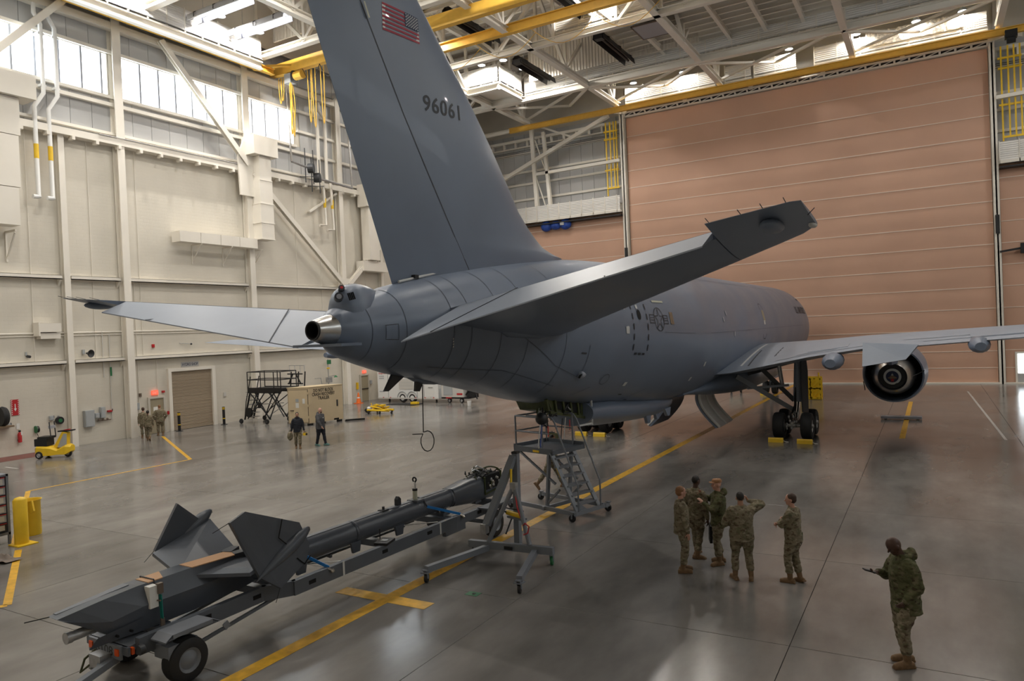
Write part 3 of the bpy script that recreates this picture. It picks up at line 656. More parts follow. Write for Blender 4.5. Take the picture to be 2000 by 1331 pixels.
def fhit(px, py):
    d = ray(px, py)
    t = 8.0
    while t < 90:
        p = EYE+d*t
        if STA[0][0] <= p.y <= STA[-1][0]:
            zc, rz, rx = fsec(p.y)
            if ((p.x-AC)/rx)**2+((p.z-zc)/rz)**2 <= 1: return p.y, math.atan2((p.z-zc)/rz, (p.x-AC)/rx)
        t += .02
    return fhit(px-3, py)      # just off the outline: take the nearest skin
def smoothsta(y0, y1, n):
    return [y0+(y1-y0)*i/n for i in range(n+1)]
ysl = smoothsta(10.33,12,10)+smoothsta(12,31,40)[1:]+smoothsta(31,52,10)[1:]+smoothsta(52,61,26)[1:]
NF = 56
rings = [[fpt(y, 2*PI*k/NF) for k in range(NF)] for y in ysl]
MB().loft(rings).build('fuselage','ac_grey',plane,world=True,smooth=50)
# exhaust cone and nozzle
cone = MB().lathe([(.175,-.40),(.20,-.37),(.325,.06)],(AC,10.33,5.365),(0,1,0),32,caps=False).build('exhaust_cone','steel',plane,world=True,smooth=50)
MB().lathe([(.175,-.42),(.15,-.42),(.15,.3),(.01,.3)],(AC,10.33,5.37),(0,1,0),24,caps=False).build('exhaust_duct','hole',cone,world=True,smooth=40)
MB().lathe([(.15,-.415),(.18,-.425),(.19,-.40),(.178,-.37)],(AC,10.33,5.37),(0,1,0),32,caps=False).build('nozzle_ring','black',cone,world=True)
# camera fairing on the tail
rr = []
for y, w, zt in ((10.52,.05,5.86),(10.56,.22,6.02),(10.66,.33,6.16),(10.85,.40,6.26),(11.1,.40,6.29),(11.35,.32,6.26),(11.6,.18,6.2),(11.85,.04,6.14)):
    zb = 5.62; R = []
    for k in range(20):
        t = 2*PI*k/20; cx, sz = math.cos(t), math.sin(t)
        R.append(V(AC+.02+w*math.copysign(abs(cx)**.8,cx), y, zb+(zt-zb)*max(0,sz)**.9 if sz > 0 else zb))
    rr.append(R)
fair = MB().loft(rr).build('camera_fairing','ac_grey',plane,world=True,smooth=55)
for (px,py,r,m_) in ((662,580,.085,'ac_line'),(662,580,.05,'mullion'),(667,563,.06,'ac_line'),(667,563,.03,'red')):
    p = atx(px,py,AC+.28 if py > 570 else AC+.12); n = V(.75,-.65,.15 if py > 570 else .5).normalized(); MB().tube(p-n*.12,p+n*(.02 if r > .055 else .03),r,18).build('camera_window',m_,fair,world=True)
for k in range(4):
    a = atx(679+k*3.2,573-k*.8,AC+.40); b = atx(684+k*3.2,587-k*.8,AC+.42); MB().bar(a,b,.010,.03,up=(1,0,0)).build('vent_slot','hole',fair,world=True)
# plate below the exhaust, blades and skid under the tail
a, b = aty(597,665,10.05), aty(676,672,10.5); pl = MB().prism([(0,0),(1,0),(1,.5),(.75,.55),(.2,.5)],V(AC-.62,10.0,5.06),V(1.25,0,0),V(0,1.1,0),.05).build('tail_plate','ac_grey',plane,world=True)
for (t0,t1,b0,b1) in (((770,731),(792,741),(757,765),(750,765)),((812,739),(830,744),(818,765),(810,765))):
    m = MB(); P = [atx(*t0,AC),atx(*t1,AC),atx(*b0,AC),atx(*b1,AC)]; P[0].z += .1; P[1].z += .1
    m.add([p+V(s,0,0) for s in (-.03,.03) for p in P],[(0,1,2,3),(7,6,5,4),(0,4,5,1),(1,5,6,2),(2,6,7,3),(3,7,4,0)]); m.build('blade_antenna','ac_dark',plane,world=True)
MB().lathe([(.02,-.7),(.1,-.3),(.12,.1),(.08,.5),(.02,.8)],(AC,13.2,4.22),(0,1,-.2),16).build('tail_skid','ac_grey',plane,world=True,smooth=50)

# ---- aerofoil surfaces
def af(x):   # half thickness of a symmetric section, per unit chord and unit thickness ratio
    return 5*(.2969*math.sqrt(max(x,0))-.126*x-.3516*x*x+.2843*x**3-.1036*x**4)
def foil(secs, x0, x1, n=14, closed_te=False):
    """secs: (LE, TE, thickness ratio, normal); part of the chord between x0 and x1"""
    rings = []
    for le, te, tr, nn in secs:
        le, te, nn = Vector(le), Vector(te), Vector(nn).normalized(); ch = te-le; L = ch.length; R = []
        xs = [x0+(x1-x0)*(1-math.cos(PI*i/n))/2 if x0 == 0 else x0+(x1-x0)*i/n for i in range(n+1)]
        for x in xs: R.append(le+ch*x+nn*(af(x)*tr*L+.004))
        for x in reversed(xs): R.append(le+ch*x-nn*(af(x)*tr*L+.004))
        rings.append(R)
    return MB().loft(rings)
# fin
fle = [(810,0),(875,126),(932,240),(977,340),(1010,420),(1035,462),(1060,492),(1092,509)]
FL = sorted([(atx(*p,AC).z,atx(*p,AC).y) for p in fle]); FT = [(6.35,12.29),(8.92,11.26),(11.61,10.18)]; FH = [(6.85,14.82),(9.59,12.96),(12.11,11.46)]
def lin(tab, z):
    if z <= tab[0][0]: a, b = tab[0], tab[1]
    elif z >= tab[-1][0]: a, b = tab[-2], tab[-1]
    else:
        for a, b in zip(tab, tab[1:]):
            if a[0] <= z <= b[0]: break
    return a[1]+(b[1]-a[1])*(z-a[0])/(b[0]-a[0])
zl = [6.3,6.7,7.1,7.36,7.45,7.6,7.8,8.1,8.5,9.0,10,11,12,13,14,15,15.8]
FT += [(15.8,10.18-(15.8-11.61)*.40)]; FH += [(15.8,11.46-(15.8-12.11)*.565)]; FL += [(15.8,FL[-1][1]-(15.8-FL[-1][0])*.92)]
def fin_le(z): return lin(FL,z) if z > 7.36 else FL[0][1]+.0
def fin_x(y, z):   # outer skin of the fin at (y,z)
    l, t = fin_le(z), lin(FT,z); c = l-t; x = min(max((l-y)/c,0),1); tr = .105 if z > 8.5 else .105*min(1,9.2/c); return AC+af(x)*tr*c
def finsec(z):
    l, t = fin_le(z), lin(FT,z); c = l-t; return (l,t,c,.105 if z > 8.5 else .105*min(1,9.2/c))
def finpart(rng, side0, side1, nm, zlo):
    rings = []
    for z in rng:
        l, t, c, tr = finsec(z); h = lin(FH,z); y0 = l if side0 == 'le' else h-.012; y1 = h+.012 if side1 == 'h' else t; R = []
        xs = [(l-y0)/c+((l-y1)/c-(l-y0)/c)*((1-math.cos(PI*i/16))/2 if side0 == 'le' else i/16) for i in range(17)]
        for x in xs: R.append(V(AC+af(x)*tr*c+.003,l-x*c,z))
        for x in reversed(xs): R.append(V(AC-af(x)*tr*c-.003,l-x*c,z))
        rings.append(R)
    return MB().loft(rings).build(nm,'ac_grey',plane,world=True,smooth=40)
fin = finpart(zl,'le','h','fin',0); rud = finpart([z for z in zl if z < 6.6]+[6.5,6.8]+[z for z in zl if z > 7],'h','te','rudder',0)
m = MB(); rng = [6.7,8,10,12,14,15.7]
for a, b in zip(rng, rng[1:]):
    for s in (1,):
        P = []
        for z, o in ((a,-.02),(a,.02),(b,.02),(b,-.02)):
            y = lin(FH,z)+o; P.append(V(fin_x(y,z)+.006,y,z))
        m.poly(P)
m.build('hinge_line','ac_line',fin,world=True)
# rudder foot rail
MB().path([fpt(12.4,PI/2,.03)+V(.1,0,0),fpt(13.5,PI/2,.03)+V(.14,0,.0),fpt(14.5,PI/2,.04)+V(.16,0,0),V(AC+.2,14.9,6.98)],.03,6).build('seal_strip','decal_pale',rud,world=True)
MB().box((AC+.1,12.95,6.5),(.16,.14,.08)).build('seal_bracket','black',rud,world=True)
# lettering and flag painted on the fin skin
def fin_map(vs, fs, y0, y1, z0, z1, shear, nm, mt, off=.010, par=fin):
    xs = [a for a,b in vs]; ys = [b for a,b in vs]; m = MB(); P = []
    for a, b in vs:
        u = (a-min(xs))/(max(xs)-min(xs)); w = (b-min(ys))/(max(ys)-min(ys)); y = y0+(y1-y0)*u; z = z0+(z1-z0)*w+shear*u
        P.append(V(fin_x(y,z)+off,y,z))
    m.add(P,fs); return m.build(nm,mt,par,world=True)
vs, fs = text_mesh('96061',1.0,1.1,.012); fin_map(vs,fs,13.36,14.78,10.25,10.62,.08,'serial_number','decal_dark')
fy0, fy1, fz0, fz1 = 12.12, 13.33, 11.66, 12.24
flag = MB().add([V(fin_x(y,z)+.008,y,z) for y,z in ((fy0,fz0),(fy1,fz0+.06),(fy1,fz1+.06),(fy0,fz1))],[(0,1,2,3)]).build('flag','white',fin,world=True)
def fq(u0,u1,v0,v1,o):
    P = []
    n = 8
    for k in range(n+1):
        for v in (v0,v1):
            u = u0+(u1-u0)*k/n; y = fy0+(fy1-fy0)*u; z = fz0+(fz1-fz0)*v+.06*u; P.append(V(fin_x(y,z)+o,y,z))
    return MB().add(P,[(2*k,2*k+2,2*k+3,2*k+1) for k in range(n)])
for k in range(0,13,2): fq(0,1,k/13,(k+1)/13,.012).build('flag_stripe','flag_red',flag,world=True)
fq(.6,1,6/13,1,.015).build('flag_canton','flag_blue',flag,world=True)
m = MB()
for i in range(11):
    for j in range(9):
        if (i+j)%2 == 0:
            u = .6+.4*(i+1)/12; v = 6/13+7/13*(j+1)/10; P = []
            for q in range(10):
                rr_ = .022 if q%2 == 0 else .009; t = PI/2+q*PI/5; y = fy0+(fy1-fy0)*u+rr_*math.cos(t); z = fz0+(fz1-fz0)*v+.06*u+rr_*math.sin(t); P.append(V(fin_x(y,z)+.018,y,z))
            m.poly(P)
m.build('flag_star','white',flag,world=True)
m = MB(); P = [atx(710,2,AC+.22),atx(713,2,AC+.22),atx(723,34,AC+.22),atx(720,35,AC+.22)]; m.poly(P); m.build('light_strip','decal_cream',fin,world=True)

# ---- horizontal stabilisers and elevators (right measured, left mirrored)
def side_pts(s):
    def q(p):
        x, y, z = p
        if s > 0: return V(x,y,z)
        return V(2*AC-x, y, z-.028*abs(x-AC))
    return q
for s in (1,-1):
    q = side_pts(s); up = (0,.12,1)
    LEr, LEt = V(-9.4,18.16,4.96), V(-1.75,11.83,6.47)
    def le(x): t = (x-LEr.x)/(LEt.x-LEr.x); return LEr.lerp(LEt,t)
    def te(x): t = (x+8.6)/(8.6-1.4); return V(x,11.07+(10.0-11.07)*t,5.86+(6.74-5.86)*t)
    st = foil([(q(le(x)),q(te(x)),.085,up) for x in (-9.4,-8,-6,-4,-2.72)],0,.72).build('stabilizer','ac_grey',plane,world=True,smooth=40)
    tp = foil([(q(le(-2.70)),q(te(-2.70)),.085,up),(q(le(-2.0)),q(te(-2.0)),.08,up),(q(V(-1.62,11.72,6.50)),q(te(-1.55)),.07,up),(q(V(-1.38,11.35,6.56)),q(te(-1.42)+V(0,.12,0)),.04,up)],0,1).build('stabilizer_tip','ac_grey',st,world=True,smooth=40)
    hx = [-8.65,-7,-5,-2.76]; R = []
    for x in hx:
        l, t_ = le(x), te(x); h = l.lerp(t_,.725); th = af(.725)*.085*(t_-l).length; u = (x+8.6)/(8.6-2.68)
        T = V(x,10.82+(10.25-10.82)*u,5.10+(6.29-5.10)*u)
        n = V(0,.1,1).normalized(); T2 = T
        R.append([q(h+n*th*.95),q(h.lerp(T,.5)+n*th*.62),q(T+n*.012),q(T-n*.012),q(h.lerp(T,.5)-n*th*.4),q(h-n*th*.95)])
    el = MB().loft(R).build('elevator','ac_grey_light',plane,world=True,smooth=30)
    l, t_ = le(-6.9), te(-6.9); b = l.lerp(t_,.725)+V(0,.1,1).normalized()*af(.725)*.085*(t_-l).length; u = (-7.9+8.6)/(8.6-2.68); a = V(-7.9,10.82+(10.25-10.82)*u,5.10+(6.29-5.10)*u)
    MB().bar(q(a)+V(0,-.012,.014),q(b)+V(0,-.012,.014),.02,.012).build('elevator_seam','ac_line',el,world=True)
    for x in (-2.65,-2.2,-1.9,-1.6): 
        p = q(te(x)); MB().tube(p+V(0,.1,0),p+V(0,-.14,.05),.006,5).build('static_wick','ac_dark',tp,world=True)
    p = q(V(-1.42,10.7,6.62)); MB().tube(p,p+V(.10*s,-.10,.07),.006,5).build('static_wick','ac_dark',tp,world=True)
    p = q(V(-4.4,10.45,5.95)); MB().tube(p+V(0,.2,.06),p+V(.1*s,-.1,.03),.008,5).build('static_wick','ac_dark',el,world=True)
    MB().ell(q(V(-1.44,11.3,6.55)),(.06,.22,.045),12,8).build('tip_light','decal_pale',tp,world=True,smooth=50)
    MB().ell(q(V(-1.9,10.75,6.52)),(.16,.42,.10),12,8).build('tip_fairing','ac_grey',tp,world=True,smooth=50)
    rr = []
    for y, w, h in ((13.2,.02,.02),(13.8,.12,.16),(14.8,.24,.34),(16,.28,.42),(17.4,.2,.28),(18.5,.02,.03)):
        zc, rz, rx = fsec(y); rr.append([V(AC+s*(rx*.97)+w*math.cos(2*PI*k/16)*1.0,y,(5.75 if y < 14 else 5.4)+h*math.sin(2*PI*k/16)) for k in range(16)])
    MB().loft(rr).build('root_fairing','ac_grey',st,world=True,smooth=50)

# ---- wings
WS = [(-9.2,42.4,3.42,31.6,2.86,.125),(-7.5,41.2,3.55,31.5,3.02,.120),(-4.4,39.1,3.85,31.9,3.62,.105),(-2.4,37.7,4.08,31.6,3.92,.098),(-.4,36.3,4.24,30.8,4.03,.095),(3.0,33.9,4.45,29.0,4.32,.092),(8.0,30.4,4.85,26.9,4.78,.09),(12.6,27.2,5.3,24.9,5.28,.085)]
def wsec(x):
    for a, b in zip(WS, WS[1:]):
        if a[0] <= x <= b[0] or b is WS[-1]:
            t = (x-a[0])/(b[0]-a[0]); return [a[i]+(b[i]-a[i])*t for i in range(6)]
def wpt(x, c, off=0.0, s=1):
    _, ly, lz, ty, tz, tr = wsec(x); y = ly+(ty-ly)*c; z = lz+(tz-lz)*c+af(c)*tr*(ly-ty)+off
    return V(x if s > 0 else 2*AC-x, y, z)
for s in (1,-1):
    mx = (lambda x: x) if s > 0 else (lambda x: 2*AC-x)
    secs = []
    for w in WS: secs.append(((mx(w[0]),w[1],w[2]),(mx(w[0]),w[3],w[4]),w[5],(0,0,1)))
    w = WS[-1]; secs.append(((mx(w[0]+.35),w[1]-.7,w[2]+.02),(mx(w[0]+.35),w[3]+.1,w[4]+.02),.03,(0,0,1)))
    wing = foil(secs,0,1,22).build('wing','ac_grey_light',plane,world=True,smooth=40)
    def line(x0,c0,x1,c1,w_=.035,nm='panel_line',mt='ac_line'):
        n = 10; m = MB(); P = []
        for k in range(n+1):
            x = x0+(x1-x0)*k/n; c = c0+(c1-c0)*k/n; p = wpt(x,c,.012,s); P.append(p)
        for a, b in zip(P, P[1:]):
            d = (b-a).normalized(); n_ = d.cross(V(0,0,1)).normalized()*w_; m.poly([a-n_,b-n_,b+n_,a+n_])
        m.build(nm,mt,wing,world=True)
    line(-7.0,.55,-6.9,.93); line(-6.0,.52,-6.0,.80); line(-5.8,.93,-2.4,.90); line(-5.0,.88,-3.4,.86); line(-1.0,.74,4.0,.72); line(-.3,.86,6,.85); line(-7.2,.3,-7.25,.9,.05,'root_seal','decal_pale')
    for x0,x1 in ((-4.6,-3.0),(1.2,3.4),(3.6,5.8)):
        m = MB(); P = [wpt(x0,.70,.02,s),wpt(x1,.70,.02,s),wpt(x1,.84,.02,s),wpt(x0,.84,.02,s)]
        m.add(P+[p-V(0,0,.05) for p in P],[(0,1,2,3),(7,6,5,4),(0,4,5,1),(1,5,6,2),(2,6,7,3),(3,7,4,0)]); m.build('spoiler','ac_grey_light',wing,world=True)
    # drooped flaperon behind the engine
    P = [V(-2.35,31.45,4.17),V(-.45,30.75,4.07),V(-.86,30.35,3.55),V(-2.35,30.75,3.28)]; P = [V(mx(p.x),p.y,p.z) for p in P]; n_ = V(0,.45,-.12)
    Q = [P[0]+n_*.6,P[1]+n_*.6,P[2]+n_*.1,P[3]+n_*.1]
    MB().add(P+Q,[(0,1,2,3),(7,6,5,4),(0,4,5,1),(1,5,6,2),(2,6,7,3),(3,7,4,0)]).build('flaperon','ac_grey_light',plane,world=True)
    for (x,y,z,L,r) in ((-3.45,31.6,3.42,2.6,.42),(1.42,30.4,4.0,2.4,.36),(6.5,28.2,4.4,2.2,.3)):
        rr = []
        for k in range(10):
            t = k/9; R_ = r*(.62+.38*min(1,t*4))*math.sqrt(max(.02,1-(2*t-.75)**2/1.65)); yy = y-1.1+L*t
            rr.append([V(mx(x)+R_*.95*math.cos(2*PI*i/14),yy,z+.1*t+R_*.8*math.sin(2*PI*i/14)) for i in range(14)])
        MB().loft(rr).build('flap_track_fairing','ac_grey',wing,world=True,smooth=50)
# wing-to-body fairing
rr = []
fair_st = []
for k in range(13):
    y = 29.6+6.4*k/12; g_ = k/12; g_ = g_*g_*(3-2*g_); fair_st.append((y,1.0+1.98*g_,2.15-.41*g_,2.4+1.28*g_))
for y, rx, zb, zt in fair_st+[(38,3.0,1.72,3.7),(41,2.9,1.75,3.6),(44,2.4,1.9,3.2),(46.5,1.0,2.1,2.6)]:
    rr.append([V(AC+rx*math.copysign(abs(math.cos(2*PI*k/40))**.75,math.cos(2*PI*k/40)),y,(zb+zt)/2+(zt-zb)/2*math.copysign(abs(math.sin(2*PI*k/40))**.8,math.sin(2*PI*k/40))) for k in range(40)])
MB().loft(rr).build('wing_body_fairing','ac_grey',plane,world=True,smooth=50)

# ---- engines
for s in (1,-1):
    ex = -1.62 if s > 0 else 2*AC+1.62; ez = 2.40; ey = 38.2
    nac = MB().lathe([(1.20,.02),(1.27,0),(1.36,.7),(1.42,1.8),(1.40,3.0),(1.28,4.0),(1.16,4.35),(1.08,4.3),(1.05,3.8),(1.10,2.2),(1.18,.8),(1.21,.02)],(ex,ey,ez),(0,1,.02),48,caps=False).build('engine_nacelle','ac_grey',plane,world=True,smooth=45)
    MB().lathe([(1.17,.5),(.01,.5)],(ex,ey+.6,ez),(0,1,.02),40,caps=False).build('fan_duct','hole',nac,world=True)
    MB().lathe([(.98,1.2),(.95,.5),(.86,-.2),(.72,-.75),(.60,-1.0)],(ex,ey,ez),(0,1,.02),40,caps=False).build('core_cowl','steel',nac,world=True,smooth=45)
    MB().lathe([(.60,-1.0),(.56,-.98),(.5,-.2)],(ex,ey,ez),(0,1,.02),32,caps=False).build('core_nozzle','ac_dark',nac,world=True,smooth=40)
    MB().tube((ex,ey-.92,ez),(ex,ey-.80,ez),.55,32).build('exhaust_plug','black',nac,world=True)
    disc = MB().tube((ex,ey-1.0,ez),(ex,ey-.90,ez),.36,32).build('plug_emblem','decal_pale',nac,world=True)
    MB().tube((ex,ey-1.01,ez),(ex,ey-.98,ez),.26,32).build('emblem_field','flag_blue',disc,world=True)
    if s > 0:
        for nm, pl_, mt in (('emblem_triangle',[(-.05,.06),(.05,.06),(0,.17)],'decal_pale'),('emblem_wings',[(-.2,-.06),(-.05,.04),(.05,.04),(.2,-.06),(.08,-.1),(-.08,-.1)],'wood')):
            MB().prism(pl_,(ex,ey-1.02,ez),(1,0,0),(0,0,1),.006).build(nm,mt,disc,world=True)
        MB().prism([((.1 if k%2 == 0 else .042)*math.sin(k*PI/5),-.16+(.1 if k%2 == 0 else .042)*math.cos(k*PI/5)) for k in range(10)],(ex,ey-1.03,ez),(1,0,0),(0,0,1),.006).build('emblem_star','red',disc,world=True)
        MB().path([V(ex-.4,ey-.7,ez+.3),V(ex,ey-1.02,ez+.12),V(ex+.55,ey-.7,ez-.1),V(ex+1.0,ey-.1,ez+.05),V(ex+1.27,ey,ez+.2)],.02,6).build('plug_strap','black',nac,world=True)
        MB().path([V(ex+.1,ey-1.03,ez-.35),V(ex+.4,ey-.9,ez-.2),V(ex+.55,ey-.72,ez-.1)],.02,6).build('plug_strap','black',nac,world=True)
        MB().path([V(ex-1.27,ey,ez-.3),V(ex-1.22,ey-.12,ez-.5),V(ex-1.2,ey-.1,ez-.7)],.02,6).build('plug_strap','black',nac,world=True)
    R = []
    for y, z0, z1, w in ((36.0,3.0,4.1,.05),(37.4,3.0,4.15,.24),(39.5,3.3,4.05,.26),(41.5,3.5,3.9,.05)): R.append([V(ex-w,y,z0),V(ex+w,y,z0),V(ex+w,y,z1),V(ex-w,y,z1)])
    MB().loft(R).build('pylon','ac_grey',plane,world=True)

# ---- main landing gear
tyre = MB().lathe([(.30,-.22),(.46,-.235),(.545,-.20),(.575,-.12),(.58,0),(.575,.12),(.545,.20),(.46,.235),(.30,.22)],(0,0,0),(1,0,0),36,caps=False)
hub = MB().lathe([(.06,-.26),(.10,-.20),(.22,-.13),(.30,-.20),(.30,.20),(.22,.13),(.10,.20),(.06,.26)],(0,0,0),(1,0,0),24)
tm = hmsh = None
for s in (1,-1):
    gx = AC+s*4.66; o = V(gx,34.1,0)
    lg = MB().tube(o+V(0,0,.85),o+V(.12*s,.1,2.0),.13,16).build('landing_gear','chrome',plane,world=True,smooth=40)
    MB().tube(o+V(.1*s,.1,1.55),o+V(.2*s,.2,3.5),.2,16).build('strut_cylinder','ac_grey_light',lg,world=True,smooth=40)
    MB().bar(o+V(0,-.75,.6),o+V(0,.75,.6),.2,.26).build('bogie_beam','galv',lg,world=True)
    for dy in (-.71,.71):
        MB().tube(o+V(-.75,dy,.58),o+V(.75,dy,.58),.07,10).build('axle','galv',lg,world=True)
        for dx in (-.57,.57):
            w = MB(); w.v = [tuple(Vector(p)+o+V(dx,dy,.58)) for p in tyre.v]; w.f = list(tyre.f); wo = w.build('wheel','rubber',lg,world=True,smooth=40)
            h = MB(); h.v = [tuple(Vector(p)+o+V(dx,dy,.58)) for p in hub.v]; h.f = list(hub.f); h.build('wheel_hub','galv',lg,world=True,smooth=40)
    for k in range(14):
        a = o+V(random.uniform(-.28,.28),-.85+random.uniform(-.1,.1),random.uniform(.45,1.0)); MB().ell(a,(.05,.06,.07),8,6).build('brake_fitting','galv',lg,world=True)
    for k in range(5): MB().path([o+V(-.1+.05*k,-.3,.7),o+V(-.15+.06*k,-.5,1.0+.05*k),o+V(.02*k,-.25,1.4),o+V(.05*s,-.1,2.2)],.02,5).build('brake_hose','black',lg,world=True)
    MB().bar(o+V(-.05*s,.1,1.15),o+V(-2.3*s,-.9,2.75),.14,.2).build('side_brace','gse_light',lg,world=True)
    MB().bar(o+V(-.05*s,.1,1.6),o+V(-1.3*s,-.2,3.0),.16,.2).build('drag_brace','ac_dark',lg,world=True)
    MB().bar(o+V(-.2*s,-.2,2.3),o+V(-1.9*s,-.7,2.2),.09,.1).build('lock_link','gse_light',lg,world=True)
    MB().tube(o+V(-.6*s,-.2,3.3),o+V(-.5*s,-.1,2.3),.09,10).build('actuator','galv',lg,world=True)
    P = [(-.28,1.15),(.28,1.0),(.34,2.9),(.22,3.5),(-.3,3.5),(-.36,2.2)]
    MB().prism(P,o+V(.42*s,-.25,0),V(.25*s,.97,0).normalized(),V(0,0,1),.06).build('gear_door','ac_dark',lg,world=True)
    P2 = [(0,0),(1.1,0),(1.3,1.3),(.1,1.3)]
    MB().prism([(0,2.6),(2.2,3.2),(2.2,3.7),(0,3.3)],o+V(-2.4*s,.3,0),V(s,0,0),V(0,0,1),.08).build('wheel_well','ac_dark',lg,world=True)
    # body door hanging open, pale inside
    rings = []
    for y in (32.6,33.4,34.2,35.2):
        R = []
        for k in range(9):
            t = k/8; R.append(V(AC+s*(.75+.12*math.sin(PI*t)*-1+.85*t*t),y,2.1-1.6*t+.1*math.sin(PI*t)))
        rings.append(R+[p+V(-.09*s,0,-.03) for p in reversed(R)])
    dr = MB().loft(rings).build('gear_body_door','ac_grey',plane,world=True,smooth=30)
    for y in (32.7,33.9,35.05):
        R = [V(AC+s*(.79-.12*math.sin(PI*k/8)+.85*(k/8)**2),y,2.1-1.6*k/8+.1*math.sin(PI*k/8)) for k in range(9)]; MB().path([p+V(.03*s,0,.02) for p in R],.07,6).build('door_rib','offwhite',dr,world=True)
    R0 = [[V(AC+s*(.80-.12*math.sin(PI*k/8)+.85*(k/8)**2),y,2.1-1.6*k/8+.1*math.sin(PI*k/8)) for k in range(9)] for y in (32.7,35.1)]
    m = MB(); m.add(R0[0]+R0[1],[(k,k+1,10+k,9+k) for k in range(8)]); m.build('door_liner','offwhite',dr,world=True,smooth=40)
# nose gear
ng = MB().tube((AC,53.6,.5),(AC,53.9,2.6),.1,12).build('nose_gear','ac_grey_light',plane,world=True)
for dx in (-.3,.3):
    w = MB(); w.v = [tuple(Vector(p)*.8+V(AC+dx,53.6,.47)) for p in tyre.v]; w.f = list(tyre.f); w.build('wheel','rubber',ng,world=True,smooth=40)
for dx in (-.55,.55): MB().b2((AC+dx-.02,52.4,1.2),(AC+dx+.02,54.6,2.3)).build('gear_door','ac_grey',ng,world=True)

# ---- boom well under the belly and the pod ahead of it
well = MB().prism([(18.1,3.4),(18.5,2.9),(20.6,2.5),(20.6,3.4)],(AC-.5,0,0),(0,1,0),(0,0,1),1.05).build('boom_well','green_primer',plane,world=True)
MB().prism([(18.6,3.1),(18.7,2.92),(20.4,2.58),(20.4,3.1)],(AC-.49,0,0),(0,1,0),(0,0,1),1.06).build('well_cavity','hole',well,world=True)
for k in range(6):
    y = 18.0+.5*k; MB().bar((AC+.58,y+.2,2.92-.09*k),(AC+.58,y+.1,3.25),.07,.09).build('well_frame','green_primer',well,world=True)
MB().bar((AC+.58,18.3,2.86),(AC+.58,20.7,2.42),.07,.08).build('well_frame','green_primer',well,world=True)
MB().bar((AC+.8,19.7,2.3),(AC+.8,20.7,2.25),.05,.05).build('well_frame','decal_pale',well,world=True); MB().bar((AC+.8,20.7,2.2),(AC+.8,20.7,3.1),.05,.05).build('well_frame','decal_pale',well,world=True)
for k in range(26):
    a = V(AC+random.uniform(.1,.6),random.uniform(17.9,20.2),random.uniform(2.65,3.1)); MB().path([a,a+V(.05,random.uniform(-.3,.3),random.uniform(-.3,0)),a+V(random.uniform(-.1,.1),random.uniform(-.4,.4),random.uniform(-.25,.1))],.022,5).build('loose_hose',random.choice(['black','black','green_primer','galv']),well,world=True)
MB().ell((AC+.6,17.75,2.75),(.17,.2,.17),14,10).build('pivot_ball','black',well,world=True,smooth=50)
for k,(y,m_) in enumerate(((17.5,'decal_pale'),(17.62,'blue'),(18.9,'black'),(19.1,'decal_pale'))):
    MB().path([V(AC+.6,y+.15,2.6),V(AC+.62,y+.02,2.3),V(AC+.63,y-.06,2.05),V(AC+.63,y-.04,1.98)],.016,6).build('hanging_link',m_,well,world=True)
for y in (18.1,19.5): MB().b2((AC+.6,y-.02,2.2),(AC+.61,y+.03,2.5)).build('warning_flag','red',well,world=True)
rr = []
for y, rx, zb, zt in ((20.6,.8,2.15,3.0),(22,.95,1.98,3.0),(24,.98,1.82,2.8),(26,.9,1.68,2.7),(28,.7,1.62,2.5),(30,.3,1.7,2.3)):
    rr.append([V(AC+.1+rx*math.cos(2*PI*k/28),y,(zb+zt)/2+(zt-zb)/2*math.sin(2*PI*k/28)) for k in range(28)])
MB().loft(rr).build('belly_pod','ac_grey',plane,world=True,smooth=50)
for (y,x,h) in ((25.6,.7,.5),(27.2,.5,.55),(26.4,1.2,.3)): MB().prism([(0,0),(.7,0),(.55,-h),(.3,-h)],(AC+x-.06,y,2.05),(0,1,0),(0,0,1),.12).build('drain_mast','ac_grey',plane,world=True)
_y, _t = fhit(1131,731); cf = MB().lathe([(.02,-.06),(.09,-.03),(.11,.08),(.05,.4),(.01,.6)],fpt(_y,_t,.03),(-.1,1,-.05),14).build('sensor_fairing','ac_grey_light',plane,world=True,smooth=50)

# ---- paint and small fittings on the fuselage skin
def fstrip(name, pts, w, mt, off=.012, par=plane, sub=6):
    """thin painted line over the skin; pts are (y, theta)"""
    m = MB(); P = []
    for a, b in zip(pts, pts[1:]):
        for k in range(sub): t = k/sub; P.append((a[0]+(b[0]-a[0])*t, a[1]+(b[1]-a[1])*t))
    P.append(pts[-1])
    Q = [fpt(y,t,off) for y,t in P]; L = []
    for i, p in enumerate(Q):
        d = (Q[min(i+1,len(Q)-1)]-Q[max(i-1,0)]).normalized(); y,t = P[i]; n = V(math.cos(t),0,math.sin(t)); sd = d.cross(n).normalized()*w/2; L.append((p-sd,p+sd))
    for a, b in zip(L, L[1:]): m.poly([a[0],b[0],b[1],a[1]])
    return m.build(name,mt,par,world=True)
for y in (10.95,11.75,13.05,13.6,14.6,15.6,17.2): fstrip('skin_joint',[(y,-1.3),(y,-.4),(y,.5),(y,1.45)],.018,'ac_joint',.006)
_, _tj = fhit(1320,650); fstrip('skin_joint',[(23.5,_tj),(25,_tj),(26.6,_tj)],.014,'ac_joint'); fstrip('skin_joint',[(28.6,_tj),(38,_tj),(52,_tj)],.014,'ac_joint'); fstrip('skin_joint',[(20,1.0),(30,1.0),(48,1.0)],.02,'ac_joint',.006)
fstrip('skin_joint',[(12.6,-.9),(15,-.75),(17.5,-.9)],.018,'ac_joint'); fstrip('skin_joint',[(15.2,-.1),(17,-.55),(18.4,-.7),(18.4,-.2)],.018,'ac_joint')
